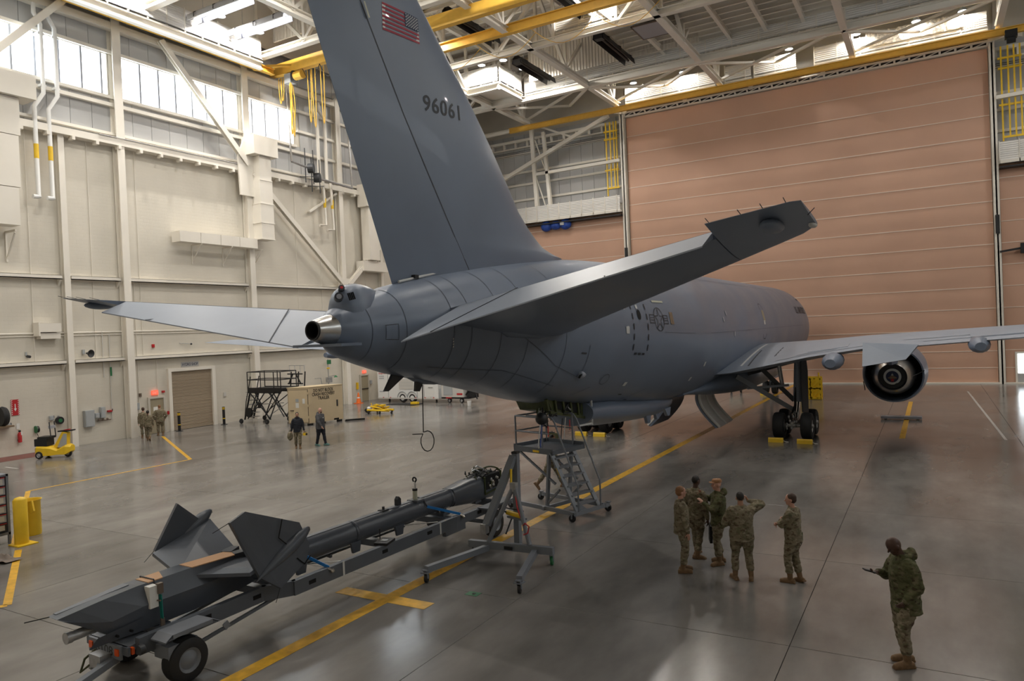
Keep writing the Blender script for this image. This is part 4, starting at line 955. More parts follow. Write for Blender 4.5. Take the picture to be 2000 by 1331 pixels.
fstrip('skin_joint',[(18.8,-1.05),(19.4,-.85)],.03,'ac_joint'); fstrip('skin_joint',[(22.5,-1.1),(23.6,-.85)],.03,'ac_joint')
fstrip('access_panel_edge',[(11.25,.15),(11.55,.15),(11.55,-.25),(11.25,-.25),(11.25,.15)],.012,'ac_line')
yl, tl = fhit(1238,640); yr, tr_ = fhit(1266,640); yb, tb = fhit(1250,687); yt, tt = fhit(1228,610)
def dashed(a, b, n):
    for k in range(n):
        t0 = (k+.12)/n; t1 = (k+.72)/n; fstrip('door_outline_dash',[(a[0]+(b[0]-a[0])*t0,a[1]+(b[1]-a[1])*t0),(a[0]+(b[0]-a[0])*t1,a[1]+(b[1]-a[1])*t1)],.07,'decal_dark',.014,sub=3)
dashed((yl,tb),(yl,.95),9); dashed((yr,tb),(yr,.95),9); dashed((yl+.1,tb-.03),(yr-.1,tb-.03),3)
for (px,py,w,h) in ((1217,602,.1,.1),(1241,600,.14,.14),(1226,640,.1,.1),(1226,645,.22,.24)):
    y, t = fhit(px,py); m = MB(); m.add([fpt(y+a*w,t+b*h/2.6,.014) for a,b in ((-.5,-.5),(.5,-.5),(.5,.5),(-.5,.5))],[(0,1,2,3)]); m.build('placard','decal_pale',plane,world=True)
y, t = fhit(1247,615); m = MB(); m.add([fpt(y+.13*math.cos(k*PI/8),t+.07*math.sin(k*PI/8),.014) for k in range(16)],[tuple(range(16))]); m.build('porthole','hole',plane,world=True)
def fmap(name, polys, y0, t0, mt, par=plane, off=.015, R=2.55):
    m = MB()
    for P in polys: m.add([fpt(y0+a,t0+b/R,off) for a,b in P],[tuple(range(len(P)))])
    return m.build(name,mt,par,world=True)
def ring2(pts, w, closed=True):
    n = len(pts); out = []
    for i in range(n if closed else n-1):
        a, b = Vector((*pts[i],0)), Vector((*pts[(i+1)%n],0)); d = (b-a).normalized(); s_ = Vector((-d.y,d.x,0))*w/2; a = a-d*w*.4; b = b+d*w*.4
        out.append([(q.x,q.y) for q in (a-s_,b-s_,b+s_,a+s_)])
    return out
yi, ti = fhit(1287,624); star = [((.36 if k%2 == 0 else .14)*math.sin(k*PI/5),(.36 if k%2 == 0 else .14)*math.cos(k*PI/5)) for k in range(10)]
circ = [(.40*math.sin(k*PI/14),.40*math.cos(k*PI/14)) for k in range(28)]
ins = fmap('star_insignia',ring2(circ,.03),yi,ti,'decal_dark'); fmap('insignia_star',ring2(star,.028),yi,ti,'decal_dark',ins)
for s in (1,-1):
    fmap('insignia_bar',ring2([(s*.38,.14),(s*.76,.14),(s*.76,-.14),(s*.38,-.14)],.03)+ring2([(s*.44,.04),(s*.71,.04)],.022,False)+ring2([(s*.44,-.04),(s*.71,-.04)],.022,False),yi,ti,'decal_dark',ins)
def fbox(nm,px,py,w,h,mt):
    y, t = fhit(px,py); return fmap(nm,[[(-w/2,-h/2),(w/2,-h/2),(w/2,h/2),(-w/2,h/2)]],y,t,mt)
fbox('light_strip',1282,590,.95,.07,'decal_cream'); fbox('cover_plate',1311,622,.3,.42,'wood'); fbox('cover_plate',1491,617,.5,.55,'olive_door'); fbox('placard',1493,630,.35,.2,'decal_pale')
y, t = fhit(1492,624); fmap('exit_outline',ring2([(-.42,.55),(-.2,.8),(.2,.8),(.42,.55),(.42,-.75),(.2,-.95),(-.2,-.95),(-.42,-.75)],.035),y,t,'decal_dark')
for px,py in ((1417,612),(1413,624),(1347,740),(1376,711),(1435,652),(1220,750),(1150,560)): fbox('placard',px,py,.2,.18,'mullion' if px > 1380 else 'decal_pale')
for px,py in ((1140,690),(1220,780),(1210,770)): fbox('placard',px,py,.25,.06,'ac_line')
y, t = fhit(1180,741); fmap('round_panel',ring2([(.22*math.sin(k*PI/9),.22*math.cos(k*PI/9)) for k in range(18)],.02),y,t,'ac_line')
y, t = fhit(1572,609); vs, fs = text_mesh('U.S. AIR FORCE',1.0,1.0,.02); xs = [a for a,b in vs]; wtx = max(xs)-min(xs)
ya, _ = fhit(1553,606); yz, _ = fhit(1577,609); m = MB(); L = max(1.5,yz-ya); cx = (max(xs)+min(xs))/2
m.add([fpt((ya+yz)/2+(a-cx)/wtx*L, t+b*.62/2.5,.015) for a,b in vs],fs); m.build('lettering','decal_dark',plane,world=True,label='dark U.S. AIR FORCE lettering on the nose')
fbox('cockpit_window',1561,586,.5,.14,'hole')
for px,h in ((1418,.45),(1438,.75),(1383,.2),(1400,.25)):
    y = fhit(px,600)[0]; p = fpt(y,PI/2); MB().prism([(0,-.1),(.45,-.1),(.4,h),(.2,h)],p-V(.02,0,0),(0,1,0),(0,0,1),.04).build('roof_antenna','decal_pale',plane,world=True)
y, t = fhit(1128,731); fmap('sensor_eye',[[(.09*math.cos(k*PI/6),.09*math.sin(k*PI/6)) for k in range(12)]],y,t,'hole',off=.10)
for k in range(4): fbox('placard',884,662+k*5,.03,.08,'decal_pale')
# cable hanging from the tail
wr = MB().path([atx(825,752,AC),atx(826,800,AC),atx(827,845,AC)]+[atx(835+13*math.sin(t*.45-.9),862+20*-math.cos(t*.45-.9),AC) for t in range(1,14)]+[atx(826,848,AC),atx(806,849,AC)],.012,6)
wr.build('hanging_cable','black',cat='cable',label='thin black cable hanging in a loop below the aircraft tail')
# ================================================================== GROUND EQUIPMENT
def wheel_parts(mbt, mbh, c, ax, r, w):
    """tyre and hub shapes added at c, axle along ax"""
    mbt.lathe([(r*.55,-w/2),(r*.82,-w*.52),(r*.95,-w*.42),(r,-w*.2),(r,w*.2),(r*.95,w*.42),(r*.82,w*.52),(r*.55,w/2)],c,ax,28,caps=False)
    mbh.lathe([(r*.1,-w*.56),(r*.18,-w*.5),(r*.42,-w*.34),(r*.55,-w*.48),(r*.55,w*.48),(r*.42,w*.34),(r*.18,w*.5),(r*.1,w*.56)],c,ax,20)
def wheel(par, c, ax, r, w, hubm='galv', nm='wheel'):
    a, b = MB(), MB(); wheel_parts(a,b,c,ax,r,w); o = a.build(nm,'rubber',par,smooth=40); b.build('hub',hubm,o,smooth=40); return o
def caster(par, c, r=.1, m='black', fork='gse_light'):
    a = MB(); a.lathe([(r*.4,-.03),(r*.95,-.028),(r,-.012),(r,.012),(r*.95,.028),(r*.4,.03)],(c[0],c[1],r),(1,.3,0),20); o = a.build('caster',m,par,smooth=40)
    f = MB(); f.bar((c[0]-.04,c[1],r),(c[0]-.04,c[1]-.02,r*2+.06),.05,.012,up=(1,0,0)); f.bar((c[0]+.04,c[1],r),(c[0]+.04,c[1]-.02,r*2+.06),.05,.012,up=(1,0,0)); f.box((c[0],c[1]-.02,r*2+.07),(.12,.12,.02)); f.tube((c[0]-.05,c[1],r),(c[0]+.05,c[1],r),.018,8); f.build('fork',fork,o)
    return o

# ---- transport trailer under the removed refuelling boom
TZ = -.028
tr = thing('transport_trailer', 'long low grey transport trailer carrying the removed refuelling boom', 'trailer', (-10.98,7.1,0), TZ)
for s in (1,-1):
    m = MB(); P = [(.50,-.55,.70),(.50,1.75,.74),(.80,2.25,.74),(.80,7.2,.72),(.80,9.6,.72)]; P = [(s*a,b,c) for a,b,c in P]
    for a, b in zip(P, P[1:]): m.bar(a,b,.11,.26 if a[1] < 7 else .2)
    for p in P[1:-1]: m.box(p,(.115,.14,.26))
    m.build('side_rail','gse_grey',tr)
    m = MB(); m.bar((s*.80,6.7,.56),(s*.80,7.5,.56),.10,.16); m.build('rail_gusset','gse_grey',tr)
    for y in (.6,1.6,2.6,4.6,6.1,8.1): MB().box((s*.86 if y > 2 else s*.56,y,.74),(.012,.16,.07)).build('slot','hole',tr)
    f = MB(); f.add([(s*.60,-.40,.78),(s*.98,-.40,.78),(s*.98,-.28,.86),(s*.60,-.28,.86),(s*.60,.40,.86),(s*.98,.40,.86),(s*.98,.62,.74),(s*.60,.62,.74)],[(0,1,2,3),(3,2,5,4),(4,5,6,7)])
    f.v += [(a,b,c-.02) for a,b,c in f.v]; f.f += [tuple(i+8 for i in reversed(q)) for q in f.f]; f.bar((s*.98,-.28,.83),(s*.98,.40,.83),.02,.06); f.bar((s*.98,.62,.72),(s*.98,.68,.62),.02,.1); f.build('fender','gse_light',tr)
    MB().box((s*.7,-.05,.55),(.36,.5,.2)).build('axle_box','gse_light',tr); MB().bar((s*.55,.42,.38),(s*.55,2.2,.62),.05,.05).build('radius_rod','gse_grey',tr)
    wheel(tr,(s*.80,.02,.345),(1,0,0),.345,.26,'gse_light'); wheel(tr,(s*.92,8.62,.345),(1,0,0),.345,.24,'gse_light')
    MB().b2((min(s*.8,s*1.1),8.1,.80),(max(s*.8,s*1.1),9.3,.84)).build('fender','gse_grey',tr)
    MB().box((s*.46,-.62,.66),(.1,.04,.1)).build('reflector','orange_lens',tr); MB().tube((s*.66,-.63,.70),(s*.66,-.55,.70),.07,16).build('lamp_lens','ac_dark',tr)
    for z, r in ((.64,.035),(.64,.035)): MB().tube((s*.38,2.6,z),(s*.32,6.6,z),r,8).build('inner_tube','gse_light',tr)
    for y in (3.0,4.2,5.4,6.5): MB().bar((s*.8,y,.66),(s*.3,y,.60),.06,.06).build('outrigger','gse_grey',tr)
MB().b2((-.62,-.68,.70),(.44,-.20,.73)).build('rear_deck','gse_light',tr); MB().b2((-.62,-.70,.60),(.5,-.66,.73)).build('deck_skirt','gse_grey',tr)
MB().b2((-.50,-.735,.53),(.36,-.70,.74)).build('number_board','gse_light',tr)
bd = tr.children[-1]; flat_text('stencil_number','8108',(-.07,-.738,.635),(1,0,0),(0,0,1),.46,.14,'black',bd,world=False)
MB().box((-.42,-.745,.64),(.09,.02,.1)).build('reflector','orange_lens',tr); MB().box((.28,-.745,.64),(.09,.02,.1)).build('reflector','orange_lens',tr)
for y, w in ((.1,.5),(2.0,.6),(2.4,.8),(5.2,.8),(7.3,.8),(9.3,.8)): MB().b2((-w,y-.08,.6),(w,y+.08,.74)).build('cross_member','gse_grey',tr)
for y in (.05,2.3,7.6,9.0):
    m = MB(); m.bar((-.12,y,.7),(-.12,y,.9),.1,.12); m.bar((.12,y,.7),(.12,y,.9),.1,.12); m.box((0,y,.74),(.44,.26,.06)); m.build('cradle','gse_grey',tr)
m = MB(); m.bar((.1,-.6,.5),(.75,-2.6,.33),.10,.10); m.bar((-.35,-.55,.5),(.2,-1.0,.46),.06,.06); m.build('tow_bar','gse_light',tr)
MB().path([(.75,-2.6,.33),(.78,-2.72,.33),(.85,-2.72,.33),(.87,-2.62,.33),(.78,-2.56,.33)],.025,8).build('tow_eye','galv',tr)
m = MB(); m.box((-.05,-.75,.5),(.3,.3,.2)); m.tube((-.35,-.8,.3),(-.25,-.7,.55),.04,8); m.build('steering_head','galv',tr); MB().path([(-.3,-.7,.6),(-.42,-.85,.45),(-.36,-.95,.3),(-.2,-.9,.42)],.018,6).build('brake_hose','olive',tr)
MB().tube((-.9,.02,.345),(.9,.02,.345),.05,10).build('axle','gse_grey',tr); MB().tube((-.95,8.62,.345),(.95,8.62,.345),.05,10).build('axle','gse_grey',tr)
flat_text('stencil_number','8108',(1.005,9.0,.72),(0,1,0),(0,0,1),.3,.1,'black',tr,world=False)

# ---- the boom itself
bo = thing('refuelling_boom', 'dark grey refuelling boom with twin ruddervator fins lying on the trailer', 'refuelling boom', (-10.98,7.1,.9), TZ)
def hexring(v, zt, zb, wt, wb, wm): return [(-wt,v,zt),(wt,v,zt),(wm,v,(zt+zb)/2+.05),(wb,v,zb),(-wb,v,zb),(-wm,v,(zt+zb)/2+.05)]
def rel(R): return [(a,b,c-.9) for a,b,c in R]
R = [rel([(-.13,-1.48,1.375),(.13,-1.48,1.375),(.17,-1.42,1.33),(.10,-1.40,1.315),(-.10,-1.40,1.315),(-.17,-1.42,1.33)]),
     rel([(-.15,-1.2,1.41),(.15,-1.2,1.41),(.21,-1.08,1.2),(.15,-1.0,1.06),(-.15,-1.0,1.06),(-.21,-1.08,1.2)]),
     rel([(-.16,-.85,1.45),(.16,-.85,1.45),(.27,-.78,1.12),(.2,-.66,.80),(-.2,-.66,.80),(-.27,-.78,1.12)]),
     rel(hexring(-.3,1.49,.79,.17,.21,.30)), rel(hexring(.6,1.50,.80,.18,.21,.31)), rel(hexring(1.55,1.46,.85,.16,.19,.28)), rel(hexring(2.1,1.34,.90,.12,.14,.22))]
MB().loft(R).build('tail_fairing','boom_grey',bo)
for v0, v1, z0, z1 in ((-.15,.1,1.495,1.50),(.62,1.5,1.503,1.47)):
    MB().add(rel([(-.15,v0,z0+.006),(.19,v0-.0,z0+.006),(.19,v1,z1+.006),(-.15,v1+.15,z1+.006),(-.15,v0,z0-.01),(.19,v0,z0-.01),(.19,v1,z1-.01),(-.15,v1+.15,z1-.01)]),[(0,1,2,3),(7,6,5,4),(0,4,5,1),(1,5,6,2),(2,6,7,3),(3,7,4,0)]).build('walk_strip','boom_tan',bo)
MB().add(rel([(-.14,-1.4,1.395),(-.06,-1.4,1.395),(.0,-.35,1.50),(-.16,-.35,1.50),(-.14,-1.4,1.38),(-.06,-1.4,1.38),(.0,-.35,1.48),(-.16,-.35,1.48)]),[(0,1,2,3),(7,6,5,4),(0,4,5,1),(1,5,6,2),(2,6,7,3),(3,7,4,0)]).build('top_strip','gse_light',bo)
MB().tube((0,-1.3,.12),(0,-.8,.13),.075,16).build('nozzle','galv',bo,smooth=40); MB().tube((0,-1.32,.12),(0,-1.24,.12),.085,16).build('nozzle_collar','galv',bo,smooth=40)
MB().tube((-.1,-1.47,.475),(-.22,-1.75,.47),.008,5).build('static_wick','black',bo)
for y in (-.72,-.5): MB().tube((.25,y,-.02),(.30,y,-.02),.02,8).build('fastener','hole',bo)
MB().add([(.20,-1.1,-.1),(.21,-.35,-.1),(.30,-.3,.12),(.26,-1.0,.05)],[(0,1,2,3)]).build('lower_panel','boom_grey',bo)
tb = MB().lathe([(.2,1.7),(.235,1.95),(.235,7.95)],(0,0,.16),(0,1,0),32).build('boom_tube','boom_grey',bo,smooth=40)
MB().b2((-.06,2.2,.385),(.06,7.8,.40)).build('tube_rail','gse_light',tb)
for y in (4.5,7.9): MB().lathe([(.245,y-.04),(.255,y),(.245,y+.04)],(0,0,.16),(0,1,0),32,caps=False).build('clamp_ring','boom_grey',tb)
rr = []
for v, w, zt, zb in ((7.95,.235,.395,-.075),(8.35,.27,.42,-.12),(8.7,.30,.46,-.16),(9.9,.30,.46,-.20),(10.05,.26,.36,-.16)):
    rr.append([(w*math.copysign(abs(math.cos(2*PI*k/24))**.6,math.cos(2*PI*k/24)),v,(zt+zb)/2+(zt-zb)/2*math.copysign(abs(math.sin(2*PI*k/24))**.6,math.sin(2*PI*k/24))) for k in range(24)])
hs = MB().loft(rr).build('pivot_housing','boom_grey',bo,smooth=40)
MB().b2((-.27,9.25,.1),(.305,9.95,.475)).build('open_bay','hole',hs)
m = MB()
for a, b in (((.31,9.2,.46),(.31,9.2,.0)),((.31,9.2,.0),(.31,9.95,.06)),((.31,9.95,.06),(.31,10.0,.5)),((.31,9.2,.47),(-.3,9.2,.47)),((-.3,10.0,.5),(.31,10.0,.5)),((.31,9.5,.1),(.31,9.5,.3))): m.bar(a,b,.035,.035,up=(1,0,0))
m.path([(.31*math.cos(t*PI/10),10.0,.42+.16*math.sin(t*PI/10)) for t in range(11)],.025,6); m.build('bay_frame','green_primer',hs)
for k in range(34):
    a = V(random.uniform(-.25,.29),random.uniform(8.85,9.95),random.uniform(.40,.56)); d = V(random.uniform(-.15,.15),random.uniform(-.35,.35),random.uniform(-.05,.08))
    MB().path([a,a+d*.5+V(0,0,random.uniform(0,.09)),a+d],random.choice([.013,.018,.022]),6).build('loose_hose',random.choice(['black','black','black','galv','olive']),hs)
for k in range(12): MB().ell((.30,random.uniform(9.3,9.9),random.uniform(.1,.4)),(.03,.05,.04),8,6).build('connector',random.choice(['galv','steel','black']),hs)
pin = MB().tube((.05,6.62,.38),(.05,6.62,.62),.055,16).build('lifting_pin','decal_cream',bo,smooth=40); MB().tube((.05,6.62,.62),(.05,6.62,.67),.062,16).build('pin_collar','black',pin); MB().tube((.05,6.62,.66),(.05,6.62,.84),.028,10).build('pin_rod','chrome',pin)
MB().path([(.05+.052*math.cos(t*PI/6),6.62,.88+.052*math.sin(t*PI/6)) for t in range(12)],.02,8,closed=True).build('pin_eye','ac_dark',pin)
MB().b2((-.1,6.5,.36),(.2,6.75,.41)).build('pin_base','boom_grey',pin)
m = MB(); m.prism([(-.06,0),(.06,0),(.06,.16),(0,.22),(-.06,.16)],(-.05,6.05,.38),(0,1,0),(0,0,1),.1); m.build('lifting_lug','ac_dark',bo); m = MB(); m.tube((.0,5.55,.36),(.0,5.55,.48),.03,10); m.box((0,5.55,.39),(.16,.2,.05)); m.build('bleed_valve','ac_dark',bo)
for y in (2.9,4.4,5.8): MB().prism([(-.15,0),(.15,0),(.1,-.22),(-.1,-.22)],(.2,y,.02),(0,1,0),(0,0,1),.05).build('side_bracket','boom_grey',bo)
# fins: sloping root plate each side, ruddervator with its spindle pod
for s in (1,-1):
    def thick(P, t):
        a, b, c = V(*P[0]), V(*P[1]), V(*P[2]); n = (b-a).cross(c-a).normalized()*t/2
        k = len(P); return MB().add([V(*p)+n for p in P]+[V(*p)-n for p in P],[tuple(range(k)),tuple(range(2*k-1,k-1,-1))]+[(i,i+k,(i+1)%k+k,(i+1)%k) for i in range(k)])
    rp = thick([(s*.12,.55,.46),(s*.14,1.75,.50),(s*.78,2.15,.60),(s*.84,1.25,.38)] if s > 0 else [(-.10,.55,.46),(-.14,1.75,.52),(-1.02,1.85,.98),(-1.12,.75,.62)],.06).build('fin_root_plate','boom_grey',bo)
    MB().bar((s*.1,1.5,.54),(s*.2,1.75,.56),.2,.1).build('hinge_block','ac_dark',bo)
    if s > 0: P = [(.72,.98,1.31),(.70,1.30,1.42),(.80,2.38,.98),(.88,2.52,.55),(.90,2.42,.28),(.92,1.80,-.02),(.86,1.42,.27)]; A, B = (.88,1.32,.24), (.84,2.58,.86)
    else: P = [(-1.18,.82,.66),(-1.10,1.25,1.42),(-1.06,1.72,.98),(-1.04,1.80,.72),(-1.14,1.05,.42)]; A, B = (-1.15,1.0,.55), (-1.05,1.95,1.15)
    rv = thick(P,.07).build('ruddervator','boom_grey',bo)
    A, B = V(*A), V(*B); d = B-A; L = d.length
    MB().lathe([(.005,0),(.05,L*.18),(.10,L*.42),(.125,L*.62),(.11,L*.82),(.05,L*.97),(.005,L)],A+V(.03*s,0,.0),d,18).build('spindle_pod','boom_grey',rv,smooth=50)
    if s > 0:
        for a, b in (((.80,1.98,1.15),(.84,1.85,.85)),((.84,1.85,.85),(.86,2.0,.70)),((.89,2.2,.40),(.91,2.35,.25)),((.91,2.35,.25),(.90,2.5,.36))): MB().bar(V(*a)+V(.045,0,0),V(*b)+V(.045,0,0),.012,.016).build('balance_seam','hole',rv)
    for p, e in (((P[0]),V(-.1*s,-.25,-.12)),((P[-2]),V(0,-.1,-.22))): MB().tube(V(*p),V(*p)+e,.006,5).build('static_wick','black',rv)

# ---- ratchet straps over the boom
def local_thing(nm, lab, cat, group=None): return thing(nm, lab, cat, (-10.98,7.1,0), TZ, group)
st = local_thing('ratchet_strap','teal ratchet strap holding the tail end of the boom','strap')
MB().path([(-.22,-.05,1.2),(-.18,-.05,1.515),(.18,-.05,1.515),(.32,-.05,1.15)],.012,6).build('over_strap','ac_dark',st)
MB().b2((.20,-.22,1.12),(.335,-.08,1.46)).build('edge_pad','paper',st); MB().bar((.345,-.05,1.3),(.36,-.05,.92),.012,.07,up=(1,0,0)).build('webbing','strap_teal',st); m = MB(); m.box((.33,-.05,1.4),(.07,.09,.16)); m.tube((.3,-.1,1.22),(.42,-.1,1.23),.012,6); m.build('ratchet','brown_box',st); MB().box((.37,-.05,.87),(.03,.06,.12)).build('hook','brown_box',st)
for k,(y,y2,lab) in enumerate(((2.85,3.05,'blue ratchet strap behind the near fin'),(6.78,7.35,'blue ratchet strap beside the lifting pin'))):
    st = local_thing('ratchet_strap',lab,'strap')
    MB().path([(-.26,y,1.0),(-.15,y,1.29),(.0,y,1.315),(.17,y,1.27),(.27,y,1.12)],.014,6).build('over_strap','ac_dark' if k else 'strap_blue',st)
    MB().bar((.27,y,1.12),(.83,y2,.86),.012,.06).build('webbing','strap_blue',st); m = MB(); m.tube((.84,y2-.04,.86),(.92,y2+.03,.80),.025,8); m.ell((.9,y2+.02,.80),(.04,.04,.04),10,6); m.build('hook','steel',st)
for y, lab in ((3.4,'pale blue tie-down band across the trailer rail near the fin'),(6.5,'pale blue tie-down band across the trailer rail near the pin')):
    st = local_thing('tie_down_band',lab,'strap'); MB().bar((-.2,y-.3,.75),(.78,y,.875),.05,.008).build('band','offwhite',st); MB().bar((.862,y,.88),(.862,y,.60),.006,.05,up=(0,1,0)).build('band_drop','strap_blue' if False else 'decal_pale',st)
tp = thing('test_set','black handheld test set lying on the trailer rail','instrument',(-10.98,7.1,0),TZ); MB().box((.72,4.75,.885),(.30,.42,.05),rz=.3).build('case','black',tp); MB().tube((.55,4.8,.9),(.55,4.8,1.12),.012,6).build('aerial','black',tp); MB().box((.72,4.75,.915),(.14,.12,.012),rz=.3).build('display','box_grey',tp)

# ---- wheeled A-frame jack stand
af_ = thing('jack_stand','grey wheeled A-frame hoist stand with yellow hydraulic ram beside the trailer','hoist stand',(-8.4,13.9,0))
def W(name, m_, mb): return mb.build(name, m_, af_, world=True)
W('cross_beam','gse_light',MB().bar((-9.45,14.02,.33),(-7.35,14.18,.33),.12,.16))
for (a,b) in (((-8.95,14.0,.28),(-9.35,12.2,.28)),((-7.78,14.1,.28),(-7.23,12.42,.28))): W('outrigger_leg','gse_light',MB().bar(a,b,.12,.13)); W('caster_plate','gse_light',MB().box((b[0],b[1],.22),(.18,.18,.02)))
W('mast','gse_light',MB().bar((-8.66,14.9,.12),(-8.72,15.06,2.28),.14,.14,up=(1,0,0))); W('mast_cap','black',MB().box((-8.72,15.06,2.3),(.15,.15,.05)))
W('lift_arm','gse_light',MB().bar((-9.05,14.15,.75),(-8.74,14.98,2.22),.13,.16,up=(1,0,0))); W('arm_foot','galv',MB().box((-9.07,14.1,.68),(.14,.16,.22)))
W('brace_leg','gse_light',MB().tube((-8.95,14.05,.40),(-8.50,14.5,1.60),.055,12)); W('brace_leg','gse_light',MB().tube((-7.92,14.14,.40),(-8.46,14.5,1.60),.055,12)); W('brace_head','galv',MB().box((-8.48,14.5,1.6),(.14,.14,.2)))
W('ram','safety_yellow',MB().tube((-8.72,14.55,.98),(-8.25,14.4,.96),.055,12)); W('ram_bracket','gse_light',MB().bar((-8.7,14.6,.88),(-8.2,14.45,.88),.14,.05)); W('handle','ac_dark',MB().bar((-8.62,14.6,.86),(-8.75,14.5,.48),.03,.03))
W('reach_strip','safety_yellow',MB().bar((-8.70,14.75,1.55),(-8.70,14.78,1.95),.06,.03,up=(1,0,0)))
W('hydraulic_hose','black',MB().path([(-8.5,14.45,1.55),(-8.6,14.4,1.3),(-8.78,14.3,1.1),(-8.72,14.5,1.0)],.02,6)); W('hydraulic_hose','red',MB().path([(-8.42,14.45,1.5),(-8.3,14.3,1.2),(-8.2,14.28,.95)],.018,6))
W('hose_loop','red',MB().path([(-8.1,14.2,.82),(-8.0,14.1,.9),(-7.9,14.1,.84),(-7.95,14.12,.68),(-8.08,14.16,.62)],.016,6)); W('spreader','black',MB().bar((-8.75,14.5,1.1),(-8.2,14.42,1.08),.02,.02))
af2 = af_
for (x,y,m_) in ((-9.35,12.2,'black'),(-7.23,12.42,'black'),(-7.42,14.22,'green'),(-9.38,14.1,'black')):
    c_ = caster(af_,(x+8.4,y-13.9,0),.1,m_)
for z in (.33,): W('label_plate','black',MB().box((-8.4,13.99,.33),(.2,.03,.07)))

# ---- rolling maintenance ladder
ld = thing('maintenance_ladder','grey rolling maintenance ladder with platform and handrails under the aircraft belly','ladder',(-8.73,17.68,0),math.radians(73.1))
def Q(nm, m_, mb): return mb.build(nm, m_, ld)
PZ = 1.80
Q('platform','gse_grey',MB().b2((.2,.65,PZ-.06),(1.5,2.1,PZ))); m = MB(); m.b2((.16,.6,PZ-.1),(1.54,.65,PZ+.02)); m.b2((.16,2.1,PZ-.1),(1.54,2.15,PZ+.1)); m.b2((.16,.6,PZ-.1),(.2,2.15,PZ+.06)); m.b2((1.5,.6,PZ-.1),(1.54,2.15,PZ+.1)); Q('platform_edge','gse_grey',m)
Q('hazard_tag','safety_yellow',MB().b2((.15,1.1,PZ-.07),(.158,1.35,PZ-.01)))
for x in (.22,1.1):
    Q('stringer','gse_light',MB().bar((x,-.22,.22),(x,.68,PZ-.05),.05,.14,up=(1,0,0)))
for k in range(6):
    t = (k+.6)/6.4; Q('step','gse_light',MB().b2((.24,-.26+.9*t,.22+1.55*t),(1.08,-.02+.9*t,.26+1.55*t)))
Q('hazard_tag','safety_yellow',MB().bar((.19,.30,1.10),(.19,.45,1.36),.012,.09,up=(1,0,0)))
for x in (.2,1.12):
    Q('handrail','gse_light',MB().path([(x,-.28,.24),(x,-.28,.95),(x,-.2,1.12),(x,.5,2.62),(x,.62,2.75),(x,.75,2.76)]+([(x,1.6,2.76)] if x < .5 else []),.024,8))
for (x,y) in ((.2,1.0),(.2,2.08),(1.48,2.08),(1.48,1.0)): Q('guard_post','gse_light',MB().tube((x,y,PZ),(x,y,2.72),.026,8))
for z in (2.28,2.72):
    Q('guard_rail','gse_light',MB().path([(.2,.75,z),(.2,2.08,z),(1.48,2.08,z),(1.48,1.0,z)],.024,8))
for x in (.2,1.12): Q('rear_leg','gse_light',MB().bar((x,.9,.25),(x,.75,PZ-.1),.07,.1,up=(1,0,0)))
for x in (.2,1.12): Q('diagonal_brace','gse_light',MB().bar((x,.55,.9),(x,1.95,PZ-.1),.05,.06,up=(1,0,0)))
for x in (.2,1.12): Q('back_brace','gse_light',MB().bar((x,.4,.75),(x,.9,.3),.05,.06,up=(1,0,0)))
for x in (.1,1.35): Q('base_rail','gse_light',MB().bar((x,-.3,.2),(x,2.25,.2),.07,.11))
for y in (-.25,.9): Q('base_rail','gse_light',MB().bar((.0,y,.2),(1.5,y,.2),.08,.1))
Q('base_gusset','gse_light',MB().prism([(0,0),(.3,0),(0,.22)],(.3,-.2,.24),(1,0,0),(0,0,1),.03))
for (x,y) in ((0,-.22),(1.5,-.22),(.1,2.3),(1.35,2.3)): caster(ld,(x,y,0),.1,'rubber')

# ---- wheel chocks, crates, plank
def chock(x, y, lab, rz=0.0):
    t = thing('wheel_chock',lab,'wheel chock',(x,y,0),rz); MB().prism([(-.11,0),(.11,0),(.09,.16),(-.05,.2),(-.09,.14)],(-.3,0,0),(0,1,0),(0,0,1),.6).build('block','safety_yellow',t); MB().path([(.3,0,.08),(.42,-.1,.02),(.5,.05,.012),(.36,.14,.012)],.012,5).build('rope','offwhite',t)
chock(-5.9,32.35,'left yellow chock behind the right main wheels',.03); chock(-4.72,32.2,'right yellow chock behind the right main wheels',-.05)
chock(-14.9,32.2,'left yellow chock behind the far main wheels'); chock(-13.9,32.1,'right yellow chock behind the far main wheels'); chock(-10.2,52.6,'yellow chock at the nose wheel')
t = thing('chock_cart','yellow perforated rack standing by the fabric door','rack',(-6.9,49.9,0))
for i in range(2):
    for j in range(2):
        m = MB(); x, z = -7.45+i*.62, .08+j*.66
        for a, b in (((0,0),(.58,0)),((.58,0),(.58,.62)),((.58,.62),(0,.62)),((0,.62),(0,0)),((0,0),(.58,.62)),((.0,.35),(.25,.62)),((.33,0),(.58,.27))): m.bar((x+a[0],49.9,z+a[1]),(x+b[0],49.9,z+b[1]),.08,.09)
        m.build('lattice_panel','safety_yellow',t,world=True)
m = MB(); m.b2((-7.5,49.95,0),(-6.2,50.5,.1)); m.b2((-7.5,50.4,0),(-6.2,50.5,1.45)); m.tube((-6.4,50.4,1.4),(-6.4,50.4,1.7),.05,8); m.build('rack_base','safety_yellow',t,world=True)
t = thing('floor_plank','dark weathered plank lying across the yellow floor mark below the engine','plank',(-1.45,40.8,0)); MB().b2((-2.35,40.6,.05),(-.55,41.1,.16)).build('board','mullion',t,world=True)
for x in (-2.2,-.8): MB().b2((x,40.65,0),(x+.12,41.05,.05)).build('batten','brown_box',t,world=True)
t = thing('ground_cart','small green wheeled cart far behind beneath the nose','cart',(-12.5,54.3,0)); MB().b2((-13.0,54.0,.5),(-12.1,54.7,1.0)).build('tank','decal_cream',t,world=True)
